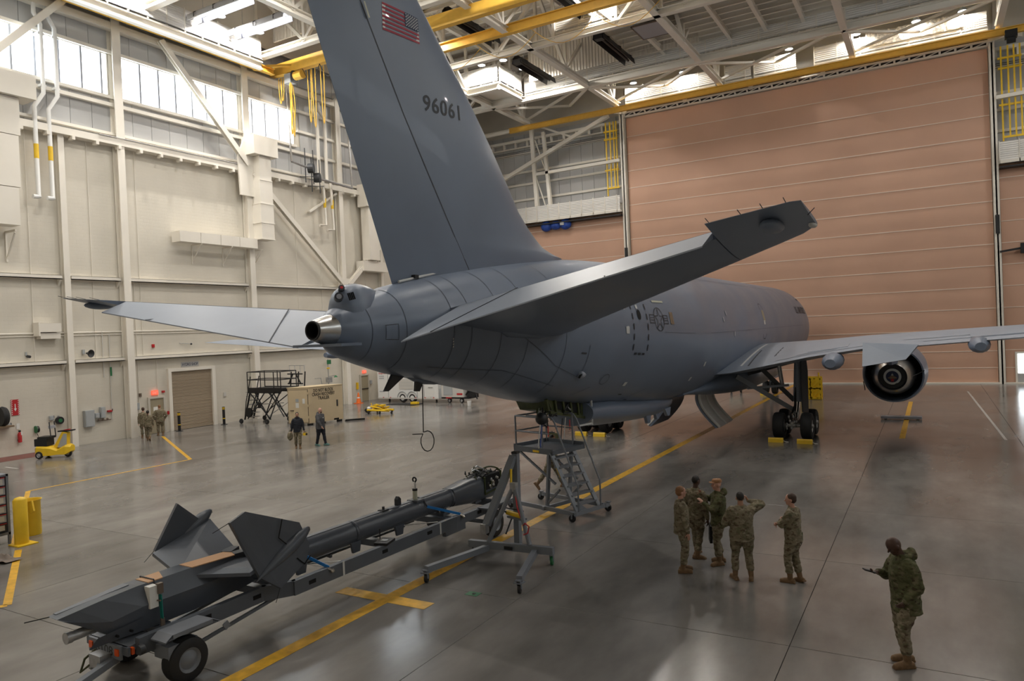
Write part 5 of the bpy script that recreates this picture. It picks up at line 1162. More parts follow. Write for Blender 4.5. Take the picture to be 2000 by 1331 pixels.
for x in (-12.9,-12.2): wheel(t,(x+12.5,0,.2),(1,0,0),.2,.1); MB().bar((x,54.3,.25),(x,54.3,.55),.05,.05).build('leg','olive',t,world=True)
t = thing('drip_stand','olive drip tray hung on a thin stand behind the ladder','stand',(-12.6,24.6,0)); MB().tube((-12.6,24.6,0),(-12.6,24.6,1.35),.02,6).build('pole','ac_dark',t,world=True); MB().bar((-14.2,24.6,1.3),(-12.5,24.6,1.3),.04,.04).build('arm','ac_dark',t,world=True); MB().b2((-12.75,24.55,.55),(-12.35,24.62,1.28)).build('panel','olive',t,world=True); MB().b2((-12.9,24.4,0),(-12.3,24.8,.03)).build('base','ac_dark',t,world=True)

# ---- left edge: parts rack, yellow bollard and bin
t = thing('parts_rack','grey drawer rack cut off by the left edge of the picture','rack',(-22.6,10.0,0))
m = MB(); m.b2((-23.6,9.4,0),(-23.54,10.25,1.9)); m.b2((-22.02,10.19,0),(-21.96,10.25,1.9)); m.b2((-22.02,9.4,0),(-21.96,9.46,1.9)); m.b2((-23.6,9.4,1.85),(-21.96,10.25,1.9)); m.b2((-23.6,10.2,.3),(-21.98,10.24,1.88)); m.b2((-23.6,9.4,.25),(-21.96,10.25,.32)); m.build('frame','gse_light',t,world=True)
for k in range(6):
    z = .36+k*.25
    MB().b2((-21.98,9.5,z),(-21.95,10.15,z+.2)).build('drawer','mullion' if k else 'ac_dark',t,world=True); MB().b2((-21.95,9.95,z+.03),(-21.945,10.1,z+.17)).build('label_card','offwhite',t,world=True); MB().b2((-23.5,9.36,z),(-22.1,9.4,z+.2)).build('drawer','mullion',t,world=True); MB().b2((-21.95,9.5,z+.2),(-21.93,10.15,z+.215)).build('drawer_lip','red',t,world=True)
t = thing('bollard','fat yellow guard bollard beside the parts rack','bollard',(atz(33,1062).x+.22,atz(33,1062).y+.02,0)); MB().lathe([(.17,0),(.17,1.2),(.12,1.26),(.01,1.29)],(0,0,0),(0,0,1),24).build('post','safety_yellow',t,smooth=40); MB().b2((-.19,-.25,0),(.35,.25,.03)).build('base_plate','safety_yellow',t)
t = thing('waste_bin','yellow open waste drum behind the fat bollard','bin',(atz(40,1052).x-.15,atz(40,1052).y+.35,0)); MB().lathe([(.26,0),(.27,.05),(.27,.95),(.31,1.0),(.29,1.0),(.25,.93),(.24,.05)],(0,0,0),(0,0,1),24,caps=False).build('drum','safety_yellow',t,smooth=40); MB().bar((.27,-.1,.98),(.40,-.12,.7),.2,.04,up=(0,1,0)).build('spout','safety_yellow',t)
t = thing('rag','crumpled tan rag on the floor at the left edge','rag',tuple(atz(12,1095)));
m = MB(); vs=[]; n=10
for j in range(n):
    for i in range(n): vs.append((-.5+i/n,-.25+.5*j/n,.02+.16*max(0,noise.noise((i*.4,j*.4,3)))+.04*math.sin(i)))
m.add(vs,[(j*n+i,j*n+i+1,(j+1)*n+i+1,(j+1)*n+i) for j in range(n-1) for i in range(n-1)]); m.build('cloth','brown_box',t,smooth=60)

# ---- along the left wall on the floor
def bollard(x, y, lab):
    t = thing('striped_bollard',lab,'bollard',(x,y,0)); MB().tube((0,0,.02),(0,0,1.15),.085,14).build('post','black',t,smooth=40); MB().tube((0,0,0),(0,0,.02),.2,14).build('base_plate','ac_dark',t)
    for z in (.38,.98,1.06): MB().tube((0,0,z),(.0,0,z+.05),.088,14).build('stripe','safety_yellow',t)
bollard(-39.7,28.05,'black bollard with yellow stripes left of the roller door'); bollard(-39.55,31.15,'black bollard with yellow stripes right of the roller door')
t = thing('tow_tractor','small yellow walk-behind tow tractor parked by the left wall','tow tractor',(-37.4,19.5,0),.55)
m = MB(); rr = []
for x, w, z0, z1 in ((-.75,.2,.2,.55),(-.6,.38,.14,.62),(.1,.4,.14,.55),(.35,.32,.16,.42),(.75,.34,.16,.62),(.95,.2,.3,.58)): rr.append([(x,-w,z0),(x,w,z0),(x,w,z1-.08),(x,w-.1,z1),(x,-w+.1,z1),(x,-w,z1-.08)])
m.loft(rr); m.build('body','safety_yellow',t,smooth=30); MB().b2((-.7,-.3,.6),(-.1,.3,.95)).build('battery_box','black',t); MB().b2((-.55,-.3,.95),(.0,.3,1.05)).build('seat','black',t)
MB().prism([(.1,.5),(.75,.45),(.80,1.2),(.55,1.25)],(0,-.14,0),(1,0,0),(0,0,1),-.28).build('steering_column','safety_yellow',t); MB().prism([(.3,.5),(.74,.47),(.78,1.15),(.62,1.15)],(0,-.146,0),(1,0,0),(0,0,1),-.02).build('column_panel','box_grey',t); MB().prism([(.3,.5),(.74,.47),(.78,1.15),(.62,1.15)],(0,.168,0),(1,0,0),(0,0,1),-.02).build('column_panel','box_grey',t)
MB().bar((.35,0,1.27),(1.05,0,1.3),.3,.06).build('handlebar','black',t); MB().bar((.6,0,1.3),(.85,0,1.33),.16,.07).build('control_head','red',t)
for (x,y) in ((-.45,-.36),(-.45,.36),(.72,0)): wheel(t,(x,y,.18),(0,1,0),.18,.12)
for y in (-.2,.2): MB().tube((.05,y,1.0),(.0,y,1.75),.025,6).build('mast_bar','ac_dark',t)
MB().box((0,0,1.5),(.1,.42,.14)).build('mast_plate','mullion',t)
# black scissor maintenance stand
t = thing('maintenance_stand','tall black scissor-leg maintenance stand with railed platform left of the tan container','work platform',(-36.6,32.3,0))
bk = lambda nm, mb, mt='black': mb.build(nm, mt, t, world=True)
x0, x1, y0, y1, hz = -38.2, -35.3, 32.0, 33.4, 2.25
m = MB(); m.b2((x0,y0,hz-.12),(x1,y1,hz)); bk('platform',m); m = MB(); m.b2((x0,y0-.03,hz-.3),(x1+.1,y0+.02,hz+.05)); m.b2((x0,y1-.02,hz-.3),(x1+.1,y1+.03,hz+.05)); bk('platform_edge',m)
for (x,y) in ((x0,y0),(x0,y1),(-37.0,y0),(x1-.5,y0),(x1,y0+.1),(x1,y1),(-37,y1)): bk('rail_post',MB().tube((x,y,hz),(x,y,3.3),.03,6))
for z in (2.8,3.3): bk('guard_rail',MB().path([(x0,y1,z),(x0,y0,z),(x1-.1,y0,z),(x1,y0+.1,z),(x1,y1,z),(x0,y1,z)],.03,6))
for y in (y0,y1):
    for a, b in (((x0+.1,hz-.2),(-36.2,.3)),((-37.3,hz-.2),(-38.3,.3)),((-36.6,hz-.2),(-38.3,.3)),((x1,hz-.2),(-36.3,.3)),((-36.2,hz-.2),(x1+.3,.5)),((-37.6,hz-.2),(-36.3,.3)),((x1-.3,hz-.2),(-37.8,.8))): bk('scissor_leg',MB().bar((a[0],y,a[1]),(b[0],y,b[1]),.06,.05),'ac_dark')
for a, b in (((-38.2,y0,1.2),(-36.5,y1,1.2)),((-36.4,y0,.5),(-35.4,y1,1.6))): bk('cross_tie',MB().bar(a,b,.04,.04),'galv')
for k in range(7): bk('step',MB().b2((-38.6-.02*k,y0+.25,.35+k*.27),(-38.25-.02*k,y0+.95,.38+k*.27)),'galv')
for y in (y0+.25,y0+.95): bk('stair_rail',MB().path([(-38.9,y,.25),(-38.7,y,1.4),(-38.4,y,2.3),(-38.2,y,3.0)],.03,6)); bk('stair_stringer',MB().bar((-38.9,y,.2),(-38.2,y,hz),.05,.1,up=(0,1,0)))
bk('hose_reel',MB().tube((-38.2,y0-.05,.7),(-38.2,y0+.1,.7),.3,14)); bk('tool_box',MB().b2((-37.3,y0-.05,1.0),(-37.1,y0+.1,1.35)))
for (x,y) in ((-38.7,31.8),(-36.5,31.95),(-36.2,33.5),(-38.6,33.6)): wheel(t,(x+36.6,y-32.3,.16),(0,1,0),.16,.1,'ac_dark')
# second step stand behind the container and a thin service stand
t = thing('step_stand','black step stand with angled frame rising behind the tan container','work platform',(-37.3,35.6,0))
for x in (-38.0,-37.3,-36.7): MB().bar((x,35.2,0),(x+.15,35.4,3.1),.06,.06).build('leg','black',t,world=True)
for a, b in (((-38,35.2,2.3),(-36.6,35.2,2.3)),((-38,35.2,2.95),(-36.6,35.2,2.95)),((-37.9,35.2,2.3),(-37.5,35.2,2.95)),((-36.8,35.2,2.3),(-37.2,35.2,2.95))): MB().bar(a,b,.06,.08).build('frame_bar','black',t,world=True)
for x in (-38.1,-37.6,-37.1,-36.7): MB().tube((x,35.5,2.95),(x-.12,35.6,3.5),.02,6).build('rail_post','galv',t,world=True)
MB().tube((-38.25,35.6,3.5),(-36.8,35.6,3.5),.02,6).build('hand_rail','galv',t,world=True); MB().bar((-36.7,35.3,.1),(-36.4,34.6,1.4),.06,.06).build('prop','brown_box',t,world=True); MB().bar((-36.6,34.7,.5),(-36.2,34.7,.5),.06,.06).build('foot','black',t,world=True)
t = thing('safety_shower','green emergency shower and eyewash on a thin pipe behind the tan container','safety shower',(-39.9,41.0,0))
m = MB(); m.tube((-39.9,41.0,0),(-39.9,41.0,3.7),.03,6); m.tube((-39.9,41.0,2.35),(-39.2,41.0,2.45),.025,6); m.build('pipe','galv',t,world=True); MB().lathe([(.03,.15),(.16,0)],(-39.15,41.0,2.3),(0,0,1),12).build('shower_head','green',t,world=True); MB().b2((-39.85,40.85,3.3),(-39.8,41.25,3.62)).build('sign','green',t,world=True); MB().b2((-39.85,40.8,2.95),(-39.8,41.1,3.05)).build('pull_tag','safety_yellow',t,world=True); MB().b2((-40,40.8,1.9),(-39.7,41.2,2.3)).build('eyewash_bowl','galv',t,world=True); MB().path([(-39.9,39.6,2.3),(-39.9,40.2,2.3),(-39.9,40.3,1.8)],.025,6).build('side_pipe','galv',t,world=True)

# tan shipping container
ct = thing('storage_container','tan storage container lettered DO NOT BLOCK CRASH RECOVERY TRAILER','container',(-33.6,32.9,0))
O = V(-34.15,31.55,0); ex = V(-32.82,32.02,0)-O; ex.normalize(); ey = V(-ex.y,ex.x,0); wA, wB, hC = 1.42, 2.45, 2.3
# long side runs back along ey2 to the far right corner
far = V(-32.30,34.35,0); c1 = O+ex*wA; e2 = (far-c1); wB = e2.length; e2.normalize()
def CP(u, w, z): return O+ex*u+e2*w+V(0,0,z)
def cbox(nm, u0,u1,w0,w1,z0,z1,m_,par=ct):
    return MB().add([CP(u0,w0,z0),CP(u1,w0,z0),CP(u1,w1,z0),CP(u0,w1,z0),CP(u0,w0,z1),CP(u1,w0,z1),CP(u1,w1,z1),CP(u0,w1,z1)],[(0,3,2,1),(4,5,6,7),(0,1,5,4),(1,2,6,5),(2,3,7,6),(3,0,4,7)]).build(nm,m_,par,world=True)
cbox('body',0,wA,0,wB,.14,hC,'container_tan'); cbox('roof',-.03,wA+.03,-.03,wB+.03,hC,hC+.05,'container_tan'); cbox('door',.08,wA-.1,-.035,0,.2,hC-.12,'container_tan')
dr = ct.children[-1]; m = MB(); m.add([],[])
for (u0,u1,z0,z1) in ((.05,.08,.18,hC-.1),(wA-.1,wA-.075,.18,hC-.1),(.05,wA-.075,hC-.12,hC-.095),(.05,wA-.075,.17,.195)): cbox('door_gasket',u0,u1,-.02,.0,z0,z1,'brown_box',dr)
for z in (.45,1.15,1.9): cbox('hinge',wA-.1,wA-.02,-.05,-.02,z,z+.14,'container_tan',dr)
for (u0,u1,z0,z1,m_) in ((.55,.75,1.45,1.65,'box_grey'),(.55,.75,1.1,1.4,'paper'),(1.0,1.15,1.35,1.65,'paper')): cbox('notice',u0,u1,-.045,-.036,z0,z1,m_,dr)
cbox('latch',.2,.42,-.07,-.035,.92,.97,'brown_box',dr)
for (u,w) in ((.05,.05),(wA-.25,.05),(.05,wB-.25),(wA-.25,wB-.25)): cbox('skid',u,u+.2,w,w+.2,0,.14,'black')
for w in (.35,wB-.7): cbox('fork_pocket',wA-.01,wA+.012,w,w+.35,.15,.26,'hole')
nrm = V(e2.y,-e2.x,0)
for k, tx in enumerate(('DO NOT BLOCK','CRASH RECOVERY','TRAILER')): flat_text('stencil_lettering',tx,CP(wA,wB*.42,hC-.2-.24*k)+nrm*.012,e2,(0,0,1),(1.42,1.62,.82)[k],.2,'black',ct,offset=.02)
cbox('tie_bar',wA+.0,wA+.04,wB*.80,wB*.83,1.0,1.4,'ac_dark')
t = thing('kick_bar','black steel bar lying on the floor beside the tan container','bar',(-31.6,34.6,0)); MB().bar((-32.1,34.3,.06),(-31.3,35.2,.06),.1,.1).build('bar','black',t,world=True); MB().box((-32.05,34.4,.03),(.2,.2,.06)).build('foot','black',t,world=True)

# ---- white tool trailer and the generator cart beyond it
t = thing('enclosed_trailer','white enclosed twin-axle trailer with red emblem parked along the far left wall','trailer',(-35.5,45.9,0))
X0, X1, Y0, Y1, Z1 = -38.5, -32.6, 45.0, 47.2, 2.75
wt = lambda nm, a, b, m_, par=t: MB().b2(a,b).build(nm,m_,par,world=True)
wt('body',(X0,Y0,.32),(X1,Y1,Z1),'white'); wt('roof_cap',(X0-.03,Y0-.03,Z1),(X1+.03,Y1+.03,Z1+.06),'offwhite'); wt('lower_trim',(X0-.02,Y0-.025,.28),(X1+.02,Y0,.38),'offwhite')
for x in (X0+1.05,X0+3.9,X0+4.55,X0+5.2): wt('panel_seam',(x,Y0-.012,.36),(x+.02,Y0,Z1),'ac_line')
wt('hatch',(-36.35,Y0-.03,1.05),(-34.95,Y0,1.85),'offwhite'); hb = t.children[-1]; 
for z in (1.3,1.55): wt('hatch_seam',(-36.3,Y0-.036,z),(-35.0,Y0-.03,z+.012),'box_grey',hb)
wt('side_door',(-33.55,Y0-.02,.45),(-32.95,Y0,2.3),'white'); wt('door_handle',(-33.5,Y0-.05,1.15),(-33.1,Y0-.02,1.2),'galv'); wt('vent',(-32.6+.0,Y0+.4,1.2),(-32.58,Y0+.9,1.6),'black')
em = MB().prism([(.33*math.cos(k*PI/12),.33*math.sin(k*PI/12)) for k in range(24)],(-35.55,Y0-.014,2.25),(1,0,0),(0,0,1),.012).build('emblem_ring','ac_line',t,world=True)
MB().prism([(.31*math.cos(k*PI/12),.31*math.sin(k*PI/12)) for k in range(24)],(-35.55,Y0-.018,2.25),(1,0,0),(0,0,1),.012).build('emblem_field','white',em,world=True)
for P in ([(-.25,-.18),(-.02,-.02),(-.08,.05),(-.28,-.1)],[(-.05,0),(.12,.2),(.22,.1),(.05,-.08)],[(.05,-.1),(.2,.0),(.18,-.12),(.08,-.2)]): MB().prism(P,(-35.55,Y0-.022,2.25),(1,0,0),(0,0,1),.012).build('emblem_mark','red',em,world=True)
flat_text('lettering','Snap-on',(X0+.5,Y0-.014,2.28),(1,0,0),(0,0,1),.72,.14,'red',t,offset=.02); 
for z in (2.06,1.9,.85):
    for k in range(6): wt('small_print',(X0+.18+k*.085,Y0-.014,z-.035),(X0+.24+k*.085,Y0-.01,z+.035),'mullion')
wt('marker_light',(X0+.1,Y0-.04,2.55),(X0+.3,Y0,2.65),'safety_yellow')
for x in (X0+.5,X0+1.2,X0+3.7,X0+4.6,X0+5.4): wt('marker_light',(x,Y0-.035,.36),(x+.12,Y0-.01,.41),'red')
for x in (-36.05,-35.1): wheel(t,(x+35.5,Y0+.12-45.9,.36),(0,1,0),.36,.24,'white')
for x in (-36.05,-35.1): MB().path([(x-.46*math.cos(k*PI/10),Y0-.02,.40+.46*math.sin(k*PI/10)) for k in range(11)],.035,6).build('wheel_arch','box_grey',t,world=True)
for x in (X0+.9,X1-.4): MB().bar((x,Y0+.3,0),(x,Y0+.3,.32),.1,.1).build('leg','black',t,world=True)
t = thing('generator_cart','grey generator cart with red markings right of the white trailer','generator',(-31.3,45.4,0))
wt2 = lambda nm, a, b, m_: MB().b2(a,b).build(nm,m_,t,world=True)
wt2('housing',(-32.3,45.0,.45),(-30.3,46.2,1.45),'offwhite'); wt2('louvre_panel',(-32.1,44.97,.6),(-31.3,45.0,1.3),'box_grey'); wt2('lamp',(-31.6,44.95,1.38),(-31.4,45.0,1.45),'safety_yellow'); wt2('red_mark',(-30.9,44.98,.62),(-30.4,45.0,.75),'red'); wt2('side_box',(-32.55,45.1,.35),(-32.32,46,1.05),'box_grey'); wt2('chassis',(-32.4,45.1,.32),(-29.9,46.1,.45),'black'); wt2('tail_light',(-31.9,44.98,.36),(-31.4,45.1,.44),'red')
for x in (-31.7,-30.6): wheel(t,(x+31.3,-.2,.18),(0,1,0),.18,.12)
m = MB(); m.path([(-30.3,45.3,.6),(-29.9,45.2,1.0),(-29.5,45.4,.7),(-29.3,45.3,.3)],.06,6); m.box((-29.8,45.5,.7),(.7,.5,.6)); m.build('hose_pack','black',t,world=True)
t = thing('floor_mat','black drip mat lying in front of the white trailer wheels','mat',(-34.6,44.0,0)); MB().b2((-36.2,43.2,.0),(-33.6,44.4,.04)).build('mat','black',t,world=True); MB().b2((-34.2,43.6,.04),(-33.6,43.9,.2)).build('mat_chock','safety_yellow',t,world=True)
t = thing('bucket','white bucket on the floor beyond the generator cart','bucket',(-28.9,43.6,0)); MB().lathe([(.13,0),(.16,.34),(.15,.34),(.12,.02)],(0,0,0),(0,0,1),16).build('pail','white',t); MB().path([(.15*math.cos(k*PI/6),0,.34+.12*math.sin(k*PI/6)) for k in range(7)],.008,5).build('handle','galv',t)
# yellow axle jack dolly
t = thing('axle_jack','yellow low-profile axle jack dolly on the floor in front of the white trailer','jack',(-32.6,38.3,0),.1)
for (a,b,r) in (((-.9,-.3,.25),(.9,-.35,.22),.07),((-.9,.35,.25),(.8,.35,.22),.07),((-.6,-.3,.25),(-.6,.35,.25),.06),((.3,-.35,.25),(.3,.35,.25),.06),((-.5,0,.3),(-.3,0,.62),.08),((.1,0,.3),(.15,0,.6),.09),((-.7,-.2,.5),(.2,-.2,.35),.05),((-.1,.2,.3),(.6,.1,.45),.06),((.5,-.3,.25),(.95,-.5,.3),.05),((-.7,.1,.3),(-.85,.1,.7),.03)): MB().tube(a,b,r,8).build('frame_tube','safety_yellow',t)
for c in ((-.35,0,.55),(.15,0,.55)): MB().box(c,(.3,.34,.12)).build('saddle','safety_yellow',t)
MB().box((-.1,0,.35),(.5,.3,.2)).build('pump','brown_box',t)
for (x,y) in ((-.7,-.45),(.25,-.5),(1.05,-.3),(-.6,.45),(.6,.45)): wheel(t,(x,y,.11),(1,.2,0),.11,.07,'ac_dark')
t = thing('bag','small black and white bag on the floor left of the yellow jack','bag',(-34.0,38.6,0)); MB().ell((0,0,.16),(.28,.2,.17),12,8).build('sack','black',t,smooth=60); MB().ell((.12,-.05,.3),(.15,.13,.12),10,6).build('white_cloth','white',t,smooth=60)
def cone_(x, y, lab):
    t = thing('traffic_cone',lab,'traffic cone',(x,y,0)); MB().lathe([(.2,.04),(.19,.08),(.05,.85),(.03,.86)],(0,0,0),(0,0,1),18).build('cone','orange',t,smooth=40); MB().box((0,0,.02),(.55,.55,.04)).build('base','orange',t); MB().lathe([(.135,.38),(.115,.5)],(0,0,0),(0,0,1),18,caps=False).build('band','white',t)
cone_(-39.6,43.9,'orange traffic cone at the foot of the far left wall')

# ---- fittings on the left wall (hung things stand on their own)
FX = WX+.02
def hung(nm, lab, cat, y, z): return thing(nm, lab, cat, (FX,y,z))
def wb(t, nm, y0, y1, z0, z1, d, m_, d0=0.0): return MB().b2((FX+d0,y0,z0),(FX+d0+d,y1,z1)).build(nm,m_,t,world=True)
t = hung('fire_sign','red fire extinguisher sign with white arrow on the left wall','sign',19.33,2.4); wb(t,'plate',19.14,19.52,2.02,2.82,.012,'red')
for k in range(8):
    z = 2.04+.098*k
    for y in (19.14,19.46): MB().prism([(0,0),(.06,.04),(.06,.08),(0,.04)],(FX+.014,y,z),(0,1,0),(0,0,1),.003).build('edge_stripe','white',t,world=True)
m = MB(); m.prism([(-.02,.18),(.02,.18),(.02,-.05),(.07,-.05),(0,-.2),(-.07,-.05),(-.02,-.05)],(FX+.016,19.33,2.42),(0,1,0),(0,0,1),.003); m.build('arrow','white',t,world=True)
t = hung('fire_extinguisher','red fire extinguisher hanging on the left wall below its sign','extinguisher',19.42,.7)
MB().lathe([(.01,.0),(.09,.02),(.095,.42),(.05,.52),(.03,.56)],(FX+.12,19.42,.62),(0,0,1),16).build('cylinder','red',t,world=True,smooth=40); wb(t,'valve',19.38,19.46,1.17,1.25,.1,'black',.08); wb(t,'tag',19.44,19.52,1.0,1.16,.02,'paper',.2); wb(t,'bracket',19.36,19.48,.7,.8,.05,'black'); wb(t,'notice',19.34,19.5,1.3,1.6,.01,'paper')
def ebox(y0,y1,z0,z1,d,m_,lab,nm='electrical_box',cat='electrical box',extra=True):
    t = hung(nm,lab,cat,(y0+y1)/2,z0); wb(t,'body',y0,y1,z0,z1,d,m_); wb(t,'cover',y0+.03,y1-.03,z0+.03,z1-.03,.02,m_,d)
    if extra: wb(t,'handle',y1,y1+.04,(z0+z1)/2,(z0+z1)/2+.12,.05,'ac_dark',.04)
    return t
ebox(22.7,23.2,.95,1.85,.25,'box_grey','large grey electrical cabinet on the left wall behind the first column'); ebox(23.28,23.52,1.38,1.65,.18,'box_grey','grey vented box beside the large electrical cabinet'); ebox(23.6,23.85,1.35,1.95,.2,'box_grey','tall grey switch box right of the vented box')
ebox(25.3,25.55,1.45,2.05,.2,'box_grey','grey switch box behind the walking soldiers'); ebox(25.72,25.92,1.55,1.95,.15,'box_grey','narrow grey box next to the soldiers')
ebox(18.85,19.05,1.45,1.65,.1,'box_grey','small grey outlet box under the black tyre'); ebox(20.92,21.12,1.55,1.78,.12,'box_grey','small grey box above the yellow tractor'); ebox(27.86,28.1,1.75,2.0,.08,'brown_box','brown control box left of the roller door',extra=False)
ebox(27.45,27.62,2.4,2.52,.08,'red','small red alarm strobe right of the exit sign',nm='alarm',cat='alarm',extra=False); ebox(25.98,26.12,2.3,2.5,.08,'brown_box','brown alarm horn left of the exit sign',nm='alarm',cat='alarm',extra=False); ebox(26.95,27.1,5.15,5.35,.08,'red','red alarm beacon high above the roller door',nm='alarm',cat='alarm',extra=False); ebox(25.15,25.28,5.42,5.55,.06,'red','red beacon near the second column',nm='alarm',cat='alarm',extra=False); ebox(27.75,27.9,1.05,1.25,.06,'red','red pull station beside the soldiers',nm='alarm',cat='alarm',extra=False)
ebox(30.0+1.85,30+2.05,1.72,2.0,.03,'offwhite','pale notice on the wall between roller door and black stand',nm='notice',cat='notice',extra=False)
ebox(24.05,24.3,1.62,1.72,.1,'red','red hose valve on the wall right of the switch boxes',nm='hose_valve',cat='valve')
t = hung('exit_sign','glowing red exit sign above the small olive door','exit sign',27.0,2.35); wb(t,'case',26.78,27.18,2.32,2.58,.08,'exit_red'); flat_text('lettering','EXIT',(FX+.085,26.98,2.45),(0,1,0),(0,0,1),.32,.14,'white',t)
t = hung('exit_sign','faint red exit sign above the far olive door','exit sign',45.5,2.4); wb(t,'case',45.35,45.75,2.3,2.52,.08,'exit_red'); flat_text('lettering','EXIT',(FX+.085,45.55,2.41),(0,1,0),(0,0,1),.3,.12,'white',t)
ebox(44.55,44.72,1.05,1.6,.12,'safety_yellow','yellow phone box left of the far olive door',nm='phone_box',cat='phone box',extra=False); ebox(46.2,46.42,1.35,1.65,.08,'box_grey','grey box right of the far olive door',extra=False)
t = hung('door_sign','grey HYDRO SHOP sign above the roller door','sign',29.5,3.85); wb(t,'plate',28.85,30.1,3.86,4.16,.012,'panel_grey'); flat_text('lettering','HYDRO SHOP',(FX+.016,29.48,4.01),(0,1,0),(0,0,1),1.1,.18,'flag_blue',t,offset=.01)
t = hung('horn_speaker','black horn loudspeaker on the wall between the first two columns','loudspeaker',23.0,5.0); MB().lathe([(.04,0),(.06,.1),(.2,.32),(.22,.34),(.15,.3),(.02,.2)],(FX+.1,23.0,5.0),(1,.2,-.1),18).build('horn','ac_dark',t,world=True,smooth=40); wb(t,'bracket',22.8,22.92,4.95,5.2,.12,'box_grey')
t = hung('wall_camera','small dark camera on the left wall above the tractor','camera',20.0,5.0); wb(t,'mount',19.92,20.0,5.02,5.2,.06,'box_grey'); MB().tube((FX+.06,20.0,4.98),(FX+.22,20.05,4.95),.07,12).build('lens','ac_dark',t,world=True)
t = hung('wall_camera','small white camera arm above the roller door','camera',29.4,5.3); MB().tube((FX,28.8,5.35),(FX+.1,29.5,5.28),.02,6).build('arm','galv',t,world=True); MB().ell((FX+.12,29.55,5.27),(.07,.07,.06),10,6).build('lens','ac_dark',t,world=True)
t = hung('cord_reel','black and green cord reel on the wall above the tractor','cord reel',21.4,1.35); MB().tube((FX+.05,21.4,1.5),(FX+.2,21.4,1.5),.2,18).build('drum','black',t,world=True); MB().tube((FX+.2,21.4,1.5),(FX+.22,21.4,1.5),.1,14).build('rim','green',t,world=True); wb(t,'bracket',21.36,21.44,1.3,1.75,.05,'galv')
t = hung('cord_reel','narrow black and green cord reel left of the tractor','cord reel',20.25,1.0); MB().tube((FX+.12,20.2,1.18),(FX+.12,20.32,1.18),.17,16).build('drum','black',t,world=True); MB().tube((FX+.12,20.18,1.18),(FX+.12,20.2,1.18),.19,16).build('rim','green',t,world=True); MB().path([(FX+.1,20.25,1.0),(FX+.1,20.35,.7),(FX+.05,20.6,.55)],.012,5).build('cord','black',t,world=True)
t = hung('spare_tyre','black tyre on a wall bracket at the left edge','tyre',18.7,1.6); MB().lathe([(.3,-.12),(.45,-.13),(.5,0),(.45,.13),(.3,.12)],(FX+.3,18.6,2.05),(0,1,0),28).build('tyre','rubber',t,world=True,smooth=40); wb(t,'bracket',18.3,19.0,1.5,1.58,.55,'wood')
t = hung('wall_pipework','brass valve pipework with gauges under the switch boxes','pipework',23.6,1.0)
MB().tube((FX+.08,23.4,1.2),(FX+.08,24.2,1.2),.03,6).build('manifold','brown_box',t,world=True)
for y in (23.5,23.75,24.0): MB().ell((FX+.1,y,1.25),(.06,.06,.08),8,6).build('valve','brown_box',t,world=True)
MB().tube((FX+.05,24.3,1.2),(FX+.05,24.35,6.0),.025,6).build('riser','offwhite',t,world=True); MB().tube((FX+.05,23.95,3.6),(FX+.05,23.95,6.2),.025,6).build('riser','offwhite',t,world=True); wb(t,'green_tag',24.3,24.4,3.65,4.15,.03,'green',.06)
# ducts, bracket shelf and pipes high on the wall
t = hung('air_duct','square air duct with box head dropping beside the middle column','duct',35.0,12.0)
wb(t,'duct_head',33.95,36.0,17.85,19.1,1.25,'cream',.35)
for k,(z0,z1,w) in enumerate(((16.2,17.85,.5),(14.6,16.2,.54),(13.3,14.6,.56),(12.2,13.3,.54))): wb(t,'duct_section',35.05-w,35.05+w,z0+.02,z1-.02,.95,'cream',.4); wb(t,'duct_flange',35.05-w-.04,35.05+w+.04,z0-.03,z0+.03,1.0,'cream',.38)
t = hung('air_duct','long horizontal air duct on triangular wall brackets','duct',32.0,11.5); 
for k in range(4): wb(t,'duct_section',28.5+k*1.48,28.5+k*1.48+1.45,11.55,12.2,.8,'cream',.2)
for y in (30.0,32.3,34.8):
    m = MB(); m.bar((FX,y,11.5),(FX+1.0,y,11.5),.06,.06); m.bar((FX,y,10.4),(FX+.95,y,11.48),.05,.05); m.bar((FX+.02,y,10.3),(FX+.02,y,11.5),.06,.06); m.build('bracket','cream',t,world=True)
t = hung('air_duct','square air duct with box head cut by the left edge of the picture','duct',19.0,11.0); wb(t,'duct_head',17.2,20.3,17.9,19.05,1.3,'cream',.3)
for z0,z1,y1 in ((16.0,17.9,19.6),(13.4,16.0,19.5),(11.5,13.4,19.4)): wb(t,'duct_section',18.0,y1,z0+.02,z1-.02,.9,'cream',.4)
m = MB(); m.bar((FX,19.3,11.3),(FX+1.0,19.3,11.3),.08,.1); m.bar((FX,19.3,9.9),(FX+.9,19.3,11.2),.06,.06); m.bar((FX+.03,19.3,9.8),(FX+.03,19.3,11.3),.08,.06); m.build('bracket','cream',t,world=True)
t = hung('air_duct','short white duct end on the left wall near the stabilizer tip','duct',21.0,5.9); wb(t,'duct_section',20.4,21.5,6.2,6.65,.5,'cream',.05); wb(t,'duct_section',20.5,21.5,5.85,6.15,.4,'cream',.05); wb(t,'duct_flange',20.35,20.42,6.0,6.7,.55,'cream',.05)
t = hung('air_duct','far square air duct seen left of the tail fin','duct',46.5,12.0); wb(t,'duct_section',45.6,46.8,11.5,15.8,.8,'cream',.4); wb(t,'duct_head',45.3,47.1,15.8,17.6,1.0,'cream',.35); wb(t,'shelf',45.0,48.0,10.6,11.4,.8,'cream',.2)
